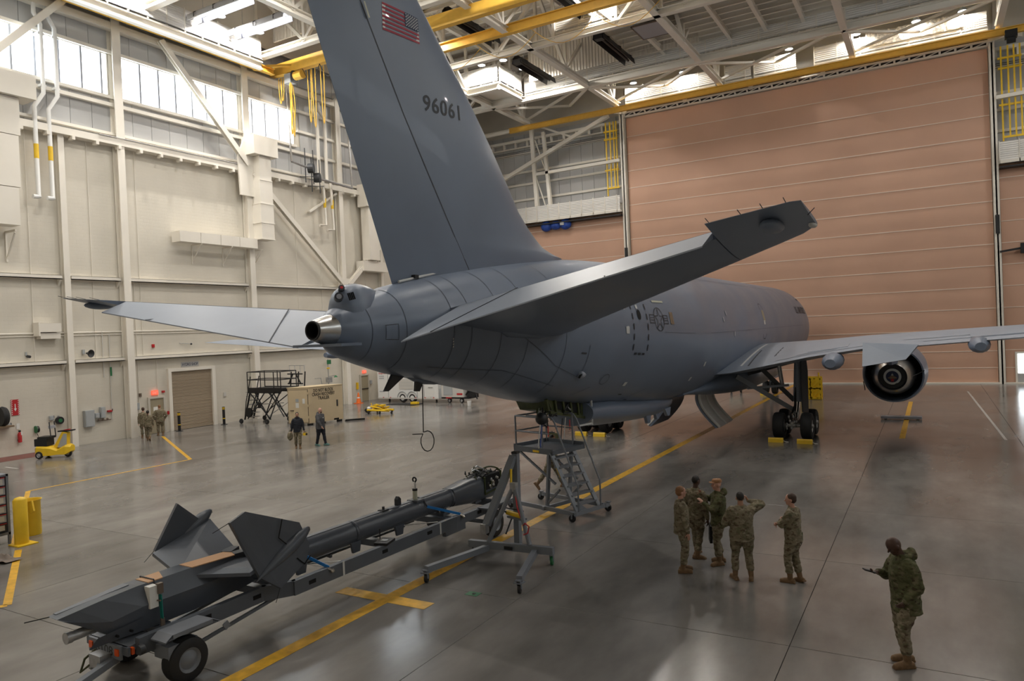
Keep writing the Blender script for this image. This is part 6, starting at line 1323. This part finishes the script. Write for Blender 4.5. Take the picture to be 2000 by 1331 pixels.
def wall_pipes(ys, zt, zk, zb, lab, tags):
    for k, y in enumerate(ys):
        t = hung('drain_pipe',lab[k],'pipe',y,zb); px = FX+.55
        MB().path([(px,y+.05,zt+.5),(px,y+.05,zt),(px,y+.35,zt-.5),(px,y+.35,zk+.4),(px,y-.15,zk-.4),(px,y-.15,zb+.15),(px+.05,y-.15,zb+.03),(px+.05,y-.25,zb),(px+.05,y-.45,zb)],.11,12).build('pipe','white',t,world=True,smooth=40)
        MB().tube((px,y-.15,tags),(px,y-.15,tags+.75),.118,12).build('marker_band','safety_yellow',t,world=True,smooth=40)
        for z in (zt-1.0,zk+.8): m = MB(); m.box((px-.25,y+.35,z),(.6,.3,.12)); m.build('clamp','white',t,world=True)
wall_pipes((20.85,21.55),22.8,18.3,13.2,['left white drain pipe with yellow band on the left wall','right white drain pipe with yellow band on the left wall'],15.2)
for k,(y,zb) in enumerate(((41.1,13.9),(41.9,13.6))):
    t = hung('drain_pipe',['left thin drain pipe with yellow band beside the tail fin','right thin drain pipe with yellow band beside the tail fin'][k],'pipe',y,zb); px = FX+.5
    MB().path([(px,y-.7,23.2),(px,y-.7,22.6),(px,y-.1,22.1),(px,y-.1,17.4)],.13,10).build('pipe','cream',t,world=True,smooth=40); MB().path([(px+.2,y+.05,17.2),(px+.2,y+.2,zb),(px+.2,y-.5,zb-.1)],.10,10).build('lower_pipe','cream',t,world=True,smooth=40); MB().tube((px+.2,y+.12,15.2),(px+.2,y+.15,15.9),.108,10).build('marker_band','safety_yellow',t,world=True)
for k,(y0,y1,z,lab) in enumerate(((37.6,39.4,17.9,'left exhaust hose reel on a boom arm high on the wall'),(40.0,43.8,17.1,'right exhaust hose reel with long boom arm beside the fin'))):
    t = hung('exhaust_reel',lab,'hose reel',y1,z); a, b = V(FX+1.2,y0,z+.1), V(FX+1.2,y1,z-.1); MB().tube(a,b,.09,10).build('arm','galv',t,world=True); c = b if k == 0 else a
    MB().tube(c+V(-.1,-.1,0),c+V(.25,.1,0),.36,16).build('reel','ac_dark',t,world=True); m = MB()
    for dy in (-.5,.3): m.bar(c+V(0,dy,-1.1),c+V(0,dy,1.4),.05,.05)
    m.bar(c+V(-.6,-.5,-.6),c+V(.3,.4,-.6),.05,.05); m.build('hanger_frame','ac_dark',t,world=True)
    p = a if k == 0 else b; MB().tube(p,p+V(0,-.2,5.2),.07,10).build('drop_pipe','steel',t,world=True)
# blue covered hoist below the left balcony
t = thing('covered_winch','blue tarp-wrapped winch hanging under the white balcony left of the door','winch',(-30.4,DY-.3,14.9))
for (x,r) in ((-31.2,.5),(-30.2,.42),(-29.2,.5)): MB().ell((x,DY-.35,14.95),(.6,.35,r),12,8).build('wrap','blue',t,world=True,smooth=50)
MB().b2((-29.6,DY-.75,14.85),(-29.2,DY-.65,15.2)).build('bare_gear','galv',t,world=True)
t = thing('boom_arm','black boom arm on the fabric door at the right edge','arm',(5.0,DY-.5,9.4)); MB().bar((4.3,DY-.4,9.3),(5.5,DY-.4,9.45),.12,.14).build('arm','black',t,world=True); MB().b2((5.5,DY-.6,9.1),(6.3,DY-.2,9.8)).build('head','black',t,world=True)
t = thing('floor_tape','small green tape marker on the concrete beside the jack stand','tape',tuple(atz(925,1161))); MB().b2((-.15,-.1,.001),(.13,.1,.006)).build('tape','green',t); MB().b2((-.02,-.03,.006),(.03,.03,.012)).build('stud','black',t)
# ================================================================== PEOPLE
def remesh(mb, voxel, nm, fold=0.0, fs=7.0, seed=0.0, smooth_it=2):
    """fuse overlapping solids into one continuous skin"""
    me = bpy.data.meshes.new(nm); me.from_pydata(mb.v, [], mb.f); me.update()
    bm = bmesh.new(); bm.from_mesh(me); bmesh.ops.recalc_face_normals(bm, faces=bm.faces); bm.to_mesh(me); bm.free()
    ob = bpy.data.objects.new(nm, me); COL.objects.link(ob)
    md = ob.modifiers.new('fuse','REMESH'); md.mode = 'VOXEL'; md.voxel_size = voxel
    dg = bpy.context.evaluated_depsgraph_get(); out = bpy.data.meshes.new_from_object(ob.evaluated_get(dg))
    bpy.data.objects.remove(ob); bpy.data.meshes.remove(me)
    bm = bmesh.new(); bm.from_mesh(out)
    for _ in range(smooth_it): bmesh.ops.smooth_vert(bm, verts=bm.verts, factor=.5, use_axis_x=True, use_axis_y=True, use_axis_z=True)
    if fold:
        bm.normal_update()
        for v in bm.verts:
            p = v.co; n = noise.noise((p.x*fs+seed, p.y*fs, p.z*fs*1.7))+.5*noise.noise((p.x*fs*2.2, p.y*fs*2.2+seed, p.z*fs*3.4)); v.co = p+v.normal*(n*fold)
    bm.to_mesh(out); bm.free(); out.shade_smooth(); return out
def add_mesh(me, nm, mt, par):
    me.name = nm; me.materials.clear(); me.materials.append(MAT[mt]); o = bpy.data.objects.new(nm, me); COL.objects.link(o); o.parent = par; return o
def bend(a, t, l1, l2, hint):
    a, t = Vector(a), Vector(t); d = t-a; L = min(d.length, (l1+l2)*.999); d.normalize(); x = (L*L+l1*l1-l2*l2)/(2*L); h = math.sqrt(max(l1*l1-x*x, 0))
    hint = Vector(hint); hint = hint-d*hint.dot(d)
    if hint.length < 1e-4: hint = d.orthogonal()
    return a+d*x+hint.normalized()*h, a+d*L
def oval(mb, rings):  # rings: (x, y, z, rx, ry)
    mb.loft([[V(x+rx*math.cos(2*PI*k/20), y+ry*math.sin(2*PI*k/20), z) for k in range(20)] for x,y,z,rx,ry in rings])
def hand(mb, w, d, palm, side, curl):
    """palm and five unequal fingers; d points along the fingers, palm is the palm's facing"""
    d = Vector(d).normalized(); palm = Vector(palm); palm = (palm-d*palm.dot(d)).normalized(); s = d.cross(palm)*side
    mb.capsule(w, w+d*.03, .026, .028)
    for k in (-1.2,-.4,.4,1.2): mb.capsule(w+d*.02+s*.013*k, w+d*.085+s*.018*k, .014, .0125)
    for k, L in ((-1.2,.062),(-.4,.074),(.4,.08),(1.2,.072)):
        p = w+d*.09+s*.018*k; c1, c2 = curl*.8, curl*1.7
        q = p+(d*math.cos(c1)+palm*math.sin(c1))*L*.52; r = q+(d*math.cos(c2)+palm*math.sin(c2))*L*.48
        mb.capsule(p, q, .0098, .0092); mb.capsule(q, r, .0092, .0082)
    p = w+d*.03+s*.028; q = p+(d*.55+s*.7+palm*.35).normalized()*.045; r = q+(d*.8+s*.1+palm*(.3+curl*.5)).normalized()*.036
    mb.capsule(p, q, .013, .0115); mb.capsule(q, r, .0115, .0095)
def person(label, loc, yaw, h=1.78, feet=None, hands=None, elbows=None, hdir=None, palms=None, curls=(.5,.5), lean=0.0, head=(0,0,0), twist=0.0, top='camo', legs='camo', skin='skin_light', hair='hair_brown', style='short', boots='boot', hood=False, fat=1.0, group=None, vox=.009, jacket_hem=.80, seed=0.0, beard=False, sneakers=False, upright_z=None):
    k = h/1.78
    P = thing('person', label, 'person', (loc[0],loc[1],0), math.radians(yaw), group)
    S = Matrix.Scale(k,4)
    feet = feet or [(.02,.11,0,8),(-.02,-.11,0,-8)]          # x, y, z of the heel-ankle, toe-out degrees (left, right)
    hips = V(0,0,.95)
    bx_ = (feet[0][0]+feet[1][0])/2*.6; hips.x += bx_
    R = Matrix.Rotation(lean,3,'Y'); TW = Matrix.Rotation(twist,3,'Z')
    def T(p): p = Vector(p); return hips+R@(TW@(p-V(0,0,.95)))      # torso frame
    neck = T((0,0,1.475)); 
    HR = Matrix.Rotation(head[0],3,'Z') @ Matrix.Rotation(head[1],3,'Y') @ Matrix.Rotation(head[2],3,'X'); HO = T((.015,0,1.50))
    def H(p): return HO+HR@(R@TW@(Vector(p)-V(0,0,1.50)))
    body, jk, tr_ = MB(), MB(), MB()
    # ---- head
    def hell(mb, c, r):
        o = MB(); o.ell(c, r, 18, 12); mb.add([H(p) for p in o.v], o.f)
    hell(body,(.005,0,1.675),(.098,.077,.103)); hell(body,(.042,0,1.615),(.058,.056,.075)); hell(body,(.062,0,1.575),(.035,.036,.03)); hell(body,(.085,0,1.60),(.018,.027,.012))
    body.capsule(H((.092,0,1.665)),H((.118,0,1.63)),.008,.014); hell(body,(.083,0,1.685),(.016,.05,.012))
    for s in (1,-1): hell(body,(-.005,s*.079,1.645),(.022,.012,.033)); hell(body,(.07,s*.04,1.635),(.022,.02,.02))
    body.capsule(T((-.01,0,1.40)),H((.0,0,1.60)),.06,.055)
    # ---- trunk and limbs under the clothes
    oval(body,[(T((0,0,z)).x,T((0,0,z)).y,T((0,0,z)).z,a,b) for z,a,b in ((.84,.09,.13),(.95,.10,.155),(1.1,.09,.135),(1.3,.10,.16),(1.42,.075,.15),(1.47,.05,.08))])
    fat = fat*1.07
    oval(jk,[(T((dx,0,z)).x,T((dx,0,z)).y,T((dx,0,z)).z,a*fat,b*fat) for z,a,b,dx in ((jacket_hem,.148,.195,0),(.95,.145,.19,.0),(1.1,.138,.182,.01),(1.25,.14,.192,.01),(1.36,.130,.205,.0),(1.43,.105,.185,-.005),(1.475,.078,.10,0),(1.51,.07,.075,0))])
    shd = [T((0,.195,1.405)),T((0,-.195,1.405))]
    hands = hands or [(.03,.27,.80),(.03,-.27,.80)]; elbows = elbows or [(-.4,.5,-.1),(-.4,-.5,-.1)]; hdir = hdir or [(.1,0,-1),(.1,0,-1)]; palms = palms or [(0,-1,0),(0,1,0)]
    jk.path([T((.066*math.cos(t),.07*math.sin(t),1.50+.012*math.cos(t))) for t in [2*PI*q/12 for q in range(12)]],.022,8,closed=True)   # collar
    wrists = []
    for i, s in enumerate((1,-1)):
        if hands[i] is None: hands[i] = (.03,s*.27,.80)
        e, w = bend(shd[i], hands[i], .29, .265, elbows[i]); wrists.append(w)
        body.capsule(shd[i], e, .05, .042); body.capsule(e, w, .042, .028); hand(body, w, hdir[i], palms[i], s, curls[i])
        jk.capsule(shd[i]+V(0,-s*.02,-.01), shd[i].lerp(e,.5), .083*fat, .074*fat); jk.capsule(shd[i].lerp(e,.5), e, .074*fat, .064*fat); jk.capsule(e, e.lerp(w,.55), .064*fat, .055); jk.capsule(e.lerp(w,.55), e.lerp(w,.93), .055, .044)
    hp = [hips+V(0,.095,-.02), hips+V(0,-.095,-.02)]; foot_o = []
    oval(tr_,[(hips.x,0,z,a*fat,b*fat) for z,a,b in ((.80,.10,.15),(.88,.135,.185),(.98,.135,.18),(1.06,.12,.165))])
    for i, s in enumerate((1,-1)):
        fx, fy, fz, toe = feet[i][:4]; pitch = feet[i][4] if len(feet[i]) > 4 else 0.0
        an = V(fx,fy,fz+.10); kn, an = bend(hp[i], an, .421, .421, (1,s*.12,0)); ta = math.radians(toe)
        body.capsule(hp[i], kn, .075, .05); body.capsule(kn, an, .05, .036)
        tr_.capsule(hp[i], hp[i].lerp(kn,.5), .108*fat, .096*fat); tr_.capsule(hp[i].lerp(kn,.5), kn, .096*fat, .078); tr_.capsule(kn, kn.lerp(an,.5), .078, .076)
        if boots == 'boot': tr_.capsule(kn.lerp(an,.5), kn.lerp(an,.66), .076, .078)
        else: tr_.capsule(kn.lerp(an,.5), kn.lerp(an,.95), .074, .062)
        if i == 0 or True:   # cargo pocket
            m_ = hp[i].lerp(kn,.62)+V(-.01,s*.075,0); tr_.ell(m_,(.07,.035,.10),12,8)
        f = MB(); RF = Matrix.Rotation(ta,3,'Z') @ Matrix.Rotation(pitch,3,'Y')
        def FP(p): return an+RF@(Vector(p)-V(0,0,.10))
        if boots == 'boot': f.capsule(an, kn.lerp(an,.62), .052, .062)
        else: f.capsule(an+V(0,0,-.02), an+V(0,0,.02), .045, .045)
        for a, b, r1, r2 in (((-.055,0,.045),(.05,0,.055),.045,.048),((.05,0,.055),(.13,0,.045),.048,.044),((.12,.012,.042),(.17,.008,.04),.04,.036),((.12,-.012,.042),(.16,-.012,.04),.038,.034)): f.capsule(FP(a),FP(b),r1,r2)
        o = MB(); o.b2((-.10,-.045,.0),(.20,.045,.028)); f.add([FP(p) for p in o.v], o.f); foot_o.append(f)
    def sc(mb): mb.v = [tuple(Vector(p)*k) for p in mb.v]; return mb
    add_mesh(remesh(sc(body),vox,'body'),'body',skin,P)
    add_mesh(remesh(sc(jk),.013,'jacket',.014,7.5,seed,1),'jacket',top,P)
    add_mesh(remesh(sc(tr_),.013,'trousers',.015,7,seed+3,1),'trousers',legs,P)
    for f in foot_o: add_mesh(remesh(sc(f),.010,'boot',0),'boot' if boots == 'boot' else 'shoe',boots,P)
    if hair:
        hm = MB()
        def hel(c, r, n=20, m=12):
            o = MB(); o.ell(c, r, n, m); hm.add([H(p) for p in o.v], o.f)
        if style == 'cap':
            o = MB(); o.lathe([(.01,1.775),(.09,1.77),(.104,1.74),(.104,1.705),(.098,1.70)],(0,0,0),(0,0,1),22); hm.add([H(V(p[0]+.0,p[1]*.86,p[2])) for p in o.v], o.f)
            o = MB(); o.prism([(-.02,-.075),(.075,-.07),(.095,0),(.075,.07),(-.02,.075)],(.075,0,1.703),(1,0,0),(0,1,0),.012); hm.add([H(p) for p in o.v], o.f)
        elif style == 'bun':
            hel((-.012,0,1.69),(.104,.085,.102)); hel((-.105,0,1.70),(.04,.045,.045))
            o = MB(); o.capsule((-.10,0,1.68),(-.115,.0,1.44),.026,.014); hm.add([H(p) for p in o.v], o.f)
        elif style == 'buzz': hel((-.006,0,1.684),(.0985,.0785,.0985))
        else: hel((-.014,0,1.692),(.101,.083,.098)); hel((-.035,0,1.66),(.078,.081,.085))
        add_mesh(remesh(sc(hm),.009,'hair',.003,30,seed),'cap' if style == 'cap' else 'hair',hair,P)
    if beard:
        b = MB(); o = MB(); o.ell((.06,0,1.578),(.045,.052,.045),14,10); b.add([H(p) for p in o.v], o.f); add_mesh(remesh(sc(b),.009,'beard'),'beard','hair_brown',P)
    e = MB()
    for s in (1,-1): o = MB(); o.ell((.089,s*.034,1.66),(.010,.014,.008),10,6); e.add([H(p) for p in o.v], o.f)
    sc(e).build('eyes','hair_dark',P,smooth=60)
    if hood:
        hd_ = MB(); c = T((-.05,0,1.48)); hd_.path([T((.06*math.cos(t)-.03,.11*math.sin(t),1.475+.035*math.cos(t*1.0+PI))) for t in [2*PI*q/14 for q in range(14)]],.042,10,closed=True)
        hd_.ell(T((-.11,0,1.49)),(.075,.11,.075),16,10); hd_.ell(T((-.12,0,1.54)),(.05,.08,.05),14,8); add_mesh(remesh(sc(hd_),.013,'hood',.008,10,seed),'hood',top,P)
    P['_w'] = 0; del P['_w']
    M = ROOTM[P.name]
    return P, [M @ (w*k) for w in wrists], M, k
def at2(x, y): p = atz(x, y); return (p.x, p.y)

# foreground man reading a phone
P, W_, M_, k_ = person('bald man in hooded green camouflage jacket looking down at a phone', at2(1775,1299), 207, 1.95, feet=[(.06,.10,0,6),(-.03,-.11,0,-10)], hands=[(.13,.22,.93),(.32,-.10,1.24)], elbows=[(-.4,.15,0),(-.4,-.6,-.6)],
    hdir=[(.6,-.3,-.6),(.9,.35,.1)], palms=[(-.2,-.8,.2),(0,.3,1)], curls=(.9,.7), head=(0,.55,0), lean=.04, top='camo_green', legs='camo', skin='skin_dark', hair=None, hood=True, fat=1.14, vox=.008, jacket_hem=.74, seed=1)
t = thing('phone','dark mobile phone held by the bald man','phone',tuple(M_ @ V(.50,-.06,1.395))); t.rotation_euler = (0,0,math.radians(207)); MB().box((0,0,0),(.17,.085,.014),ry=-.32).build('case','black',t); MB().box((-.003,0,.009),(.15,.075,.002),ry=-.32).build('screen','ac_line',t)
# group of four and the man standing apart
person('soldier with ginger hair standing in profile at the left of the group', at2(1334,1117), 28, 1.80, feet=[(.03,.09,0,10),(-.02,-.09,0,-6)], hands=[(.05,.27,.82),(.10,-.26,.80)], skin='skin_light', hair='hair_ginger', style='short', seed=2, head=(.15,0,0))
P, W_, M_, k_ = person('dark-haired soldier partly hidden behind the ginger-haired soldier, holding a black pouch', at2(1363,1088), 70, 1.82, feet=[(.12,.11,0,12),(-.12,-.08,0,-55,.15)], hands=[(.22,.16,1.0),(.02,-.29,.80)], skin='skin_dark', hair='hair_dark', style='buzz', seed=3, head=(-.1,.1,0))
t = thing('pouch','black flat pouch hanging from the soldier’s right hand','pouch',tuple(M_ @ V(.06,-.32,.66))); MB().box((0,0,-.08),(.06,.2,.4),rz=.4,rx=.2).build('case','black',t); MB().path([(0,0,.1),(.0,.03,.15),(0,-.03,.16),(0,0,.1)],.008,5).build('loop','black',t)
t = thing('armband','blue and white band at the waist of the half-hidden soldier','band',tuple(M_ @ V(.16,.14,1.02))); MB().box((0,0,0),(.05,.13,.11)).build('blue_half','strap_blue',t); MB().box((.0,.08,0),(.045,.06,.10)).build('white_half','white',t)
person('soldier in tan patrol cap and hooded green jacket gesturing with both hands', at2(1409,1101), 205, 1.84, feet=[(.06,.13,0,20),(-.02,-.11,0,-12)], hands=[(.34,.10,1.30),(.30,-.32,1.36)], elbows=[(-.3,.6,-.5),(-.2,-.7,-.5)], hdir=[(.5,-.5,.5),(.3,.1,.9)], palms=[(0,-.6,-.4),(.2,.8,0)], curls=(.35,.6), skin='skin_light', hair='cap_tan', style='cap', top='camo_green', hood=True, fat=1.08, seed=4, head=(.2,.02,0))
person('broad soldier seen from behind holding a phone to his right ear', at2(1452,1133), 112, 1.78, feet=[(.02,.15,0,16),(-.02,-.15,0,-12)], hands=[(.20,.10,1.12),(.16,-.17,1.56)], elbows=[(-.3,.7,-.4),(-.1,-1,-.3)], hdir=[(.7,-.6,.1),(0,.3,.9)], palms=[(0,-.3,.6),(0,1,0)], curls=(.8,1.0), skin='skin_tan', hair='hair_dark', style='buzz', fat=1.18, seed=5)
p5, W5, M5, k5 = person('brown-haired soldier with folded arms standing apart at the right', at2(1551,1137), 172, 1.76, feet=[(.04,.10,0,6),(-.10,-.06,0,-20,.25)], hands=[(.24,-.06,1.20),(.26,.10,1.16)], elbows=[(0,.8,-.6),(0,-.8,-.6)], hdir=[(.3,-.9,.1),(.3,.9,.1)], palms=[(-1,0,0),(-1,0,0)], curls=(.7,.7), skin='skin_light', hair='hair_brown', style='short', fat=1.05, seed=6, head=(.25,.05,0))
t = thing('holster','dark holster and keys on the hip of the soldier standing apart','holster',tuple(M5 @ V(-.08,-.22,.86))); MB().box((0,0,0),(.1,.07,.18)).build('pouch','olive',t); MB().path([(.0,.03,-.1),(.02,.04,-.16),(0,.02,-.2),(-.03,.03,-.15),(0,.03,-.1)],.008,6).build('key_ring','black',t)
# walkers in the middle distance
P, W_, M_, k_ = person('man in black hoodie and camouflage trousers walking with a bag', at2(583,876), -42, 1.74, feet=[(.14,.08,0,4),(-.12,-.10,0,-4,.12)], hands=[(.12,.30,.86),(.0,-.30,.84)], top='navy_cloth', legs='camo', skin='skin_tan', hair='hair_dark', style='short', vox=.012, hood=True, beard=True, seed=7)
t = thing('bag','tan camouflage bag carried by the man in the black hoodie','bag',tuple(M_ @ V(.0,-.36,.62))); MB().ell((0,0,0),(.12,.15,.22),14,10).build('sack','camo',t,smooth=60); MB().path([(0,-.05,.18),(0,-.02,.26),(0,.03,.26),(0,.06,.18)],.012,6).build('strap','olive',t)
t = thing('work_lamp','yellow hand lamp carried by the man in the black hoodie','hand lamp',tuple(M_ @ V(.18,.33,.68))); MB().box((0,0,0),(.16,.14,.12)).build('case','safety_yellow',t); MB().tube((.08,0,0),(.11,0,0),.05,12).build('lens','black',t); MB().path([(-.06,0,.06),(-.03,0,.12),(.04,0,.12),(.06,0,.06)],.012,6).build('handle','black',t)
P, W_, M_, k_ = person('bald bearded man in grey hoodie and black trousers walking to the right', at2(627,871), 8, 1.86, feet=[(.20,.09,0,4),(-.16,-.08,0,-4,.2)], hands=[(-.10,.30,.86),(.30,-.28,.95)], hdir=[(0,0,-1),(.5,0,-.8)], top='grey_cloth', legs='navy_cloth', skin='skin_light', hair=None, boots='shoe', vox=.012, hood=True, beard=True, fat=1.22, seed=8, head=(.1,0,0))
ch = [c for c in P.children if c.name.startswith('jacket')][0]
m = MB()      # pale print across the chest: an arched row of marks over a short block
for q in range(7): a = (q-3)*.036; m.add([(.212-abs(y)*.3, y, (z-.5*a*a*3)*k_) for y,z in ((a-.013,1.30),(a+.013,1.30),(a+.013,1.345),(a-.013,1.345))],[(0,1,2,3)])
for q in range(4): a = (q-1.5)*.036; m.add([(.214-abs(y)*.3, y, z*k_) for y,z in ((a-.014,1.22),(a+.014,1.22),(a+.014,1.265),(a-.014,1.265))],[(0,1,2,3)])
m.build('chest_print','decal_pale',ch)
# three soldiers at the wall door
person('soldier seen from behind by the wall, left of the three at the olive door', at2(282,856), 150, 1.76, feet=[(.10,.09,0,4),(-.08,-.10,0,-4)], skin='skin_light', hair='hair_brown', style='short', vox=.014, seed=9)
person('woman soldier with dark bun and braid walking away beside the wall', at2(291,861), 140, 1.68, feet=[(.18,.08,0,4),(-.24,-.08,.06,-4,.7)], hands=[(-.12,.26,.80),(.12,-.26,.80)], skin='skin_tan', hair='hair_dark', style='bun', vox=.014, fat=.98, seed=10)
person('soldier with hands in pockets facing the olive door', at2(314,851), 148, 1.80, feet=[(.04,.12,0,8),(-.02,-.12,0,-8)], hands=[(.06,.25,.93),(.06,-.25,.93)], elbows=[(-.5,1,0),(-.5,-1,0)], skin='skin_light', hair='hair_ginger', style='buzz', vox=.014, fat=1.15, seed=11)
# walker half hidden by the ladder
person('soldier striding behind the maintenance ladder, half hidden', at2(1082,957), 22, 1.80, feet=[(.32,.08,0,2),(-.52,-.08,.10,-2,.95)], hands=[(-.2,.28,.85),(.25,-.28,.9)], lean=.08, skin='skin_tan', hair='hair_dark', style='buzz', vox=.012, seed=12)
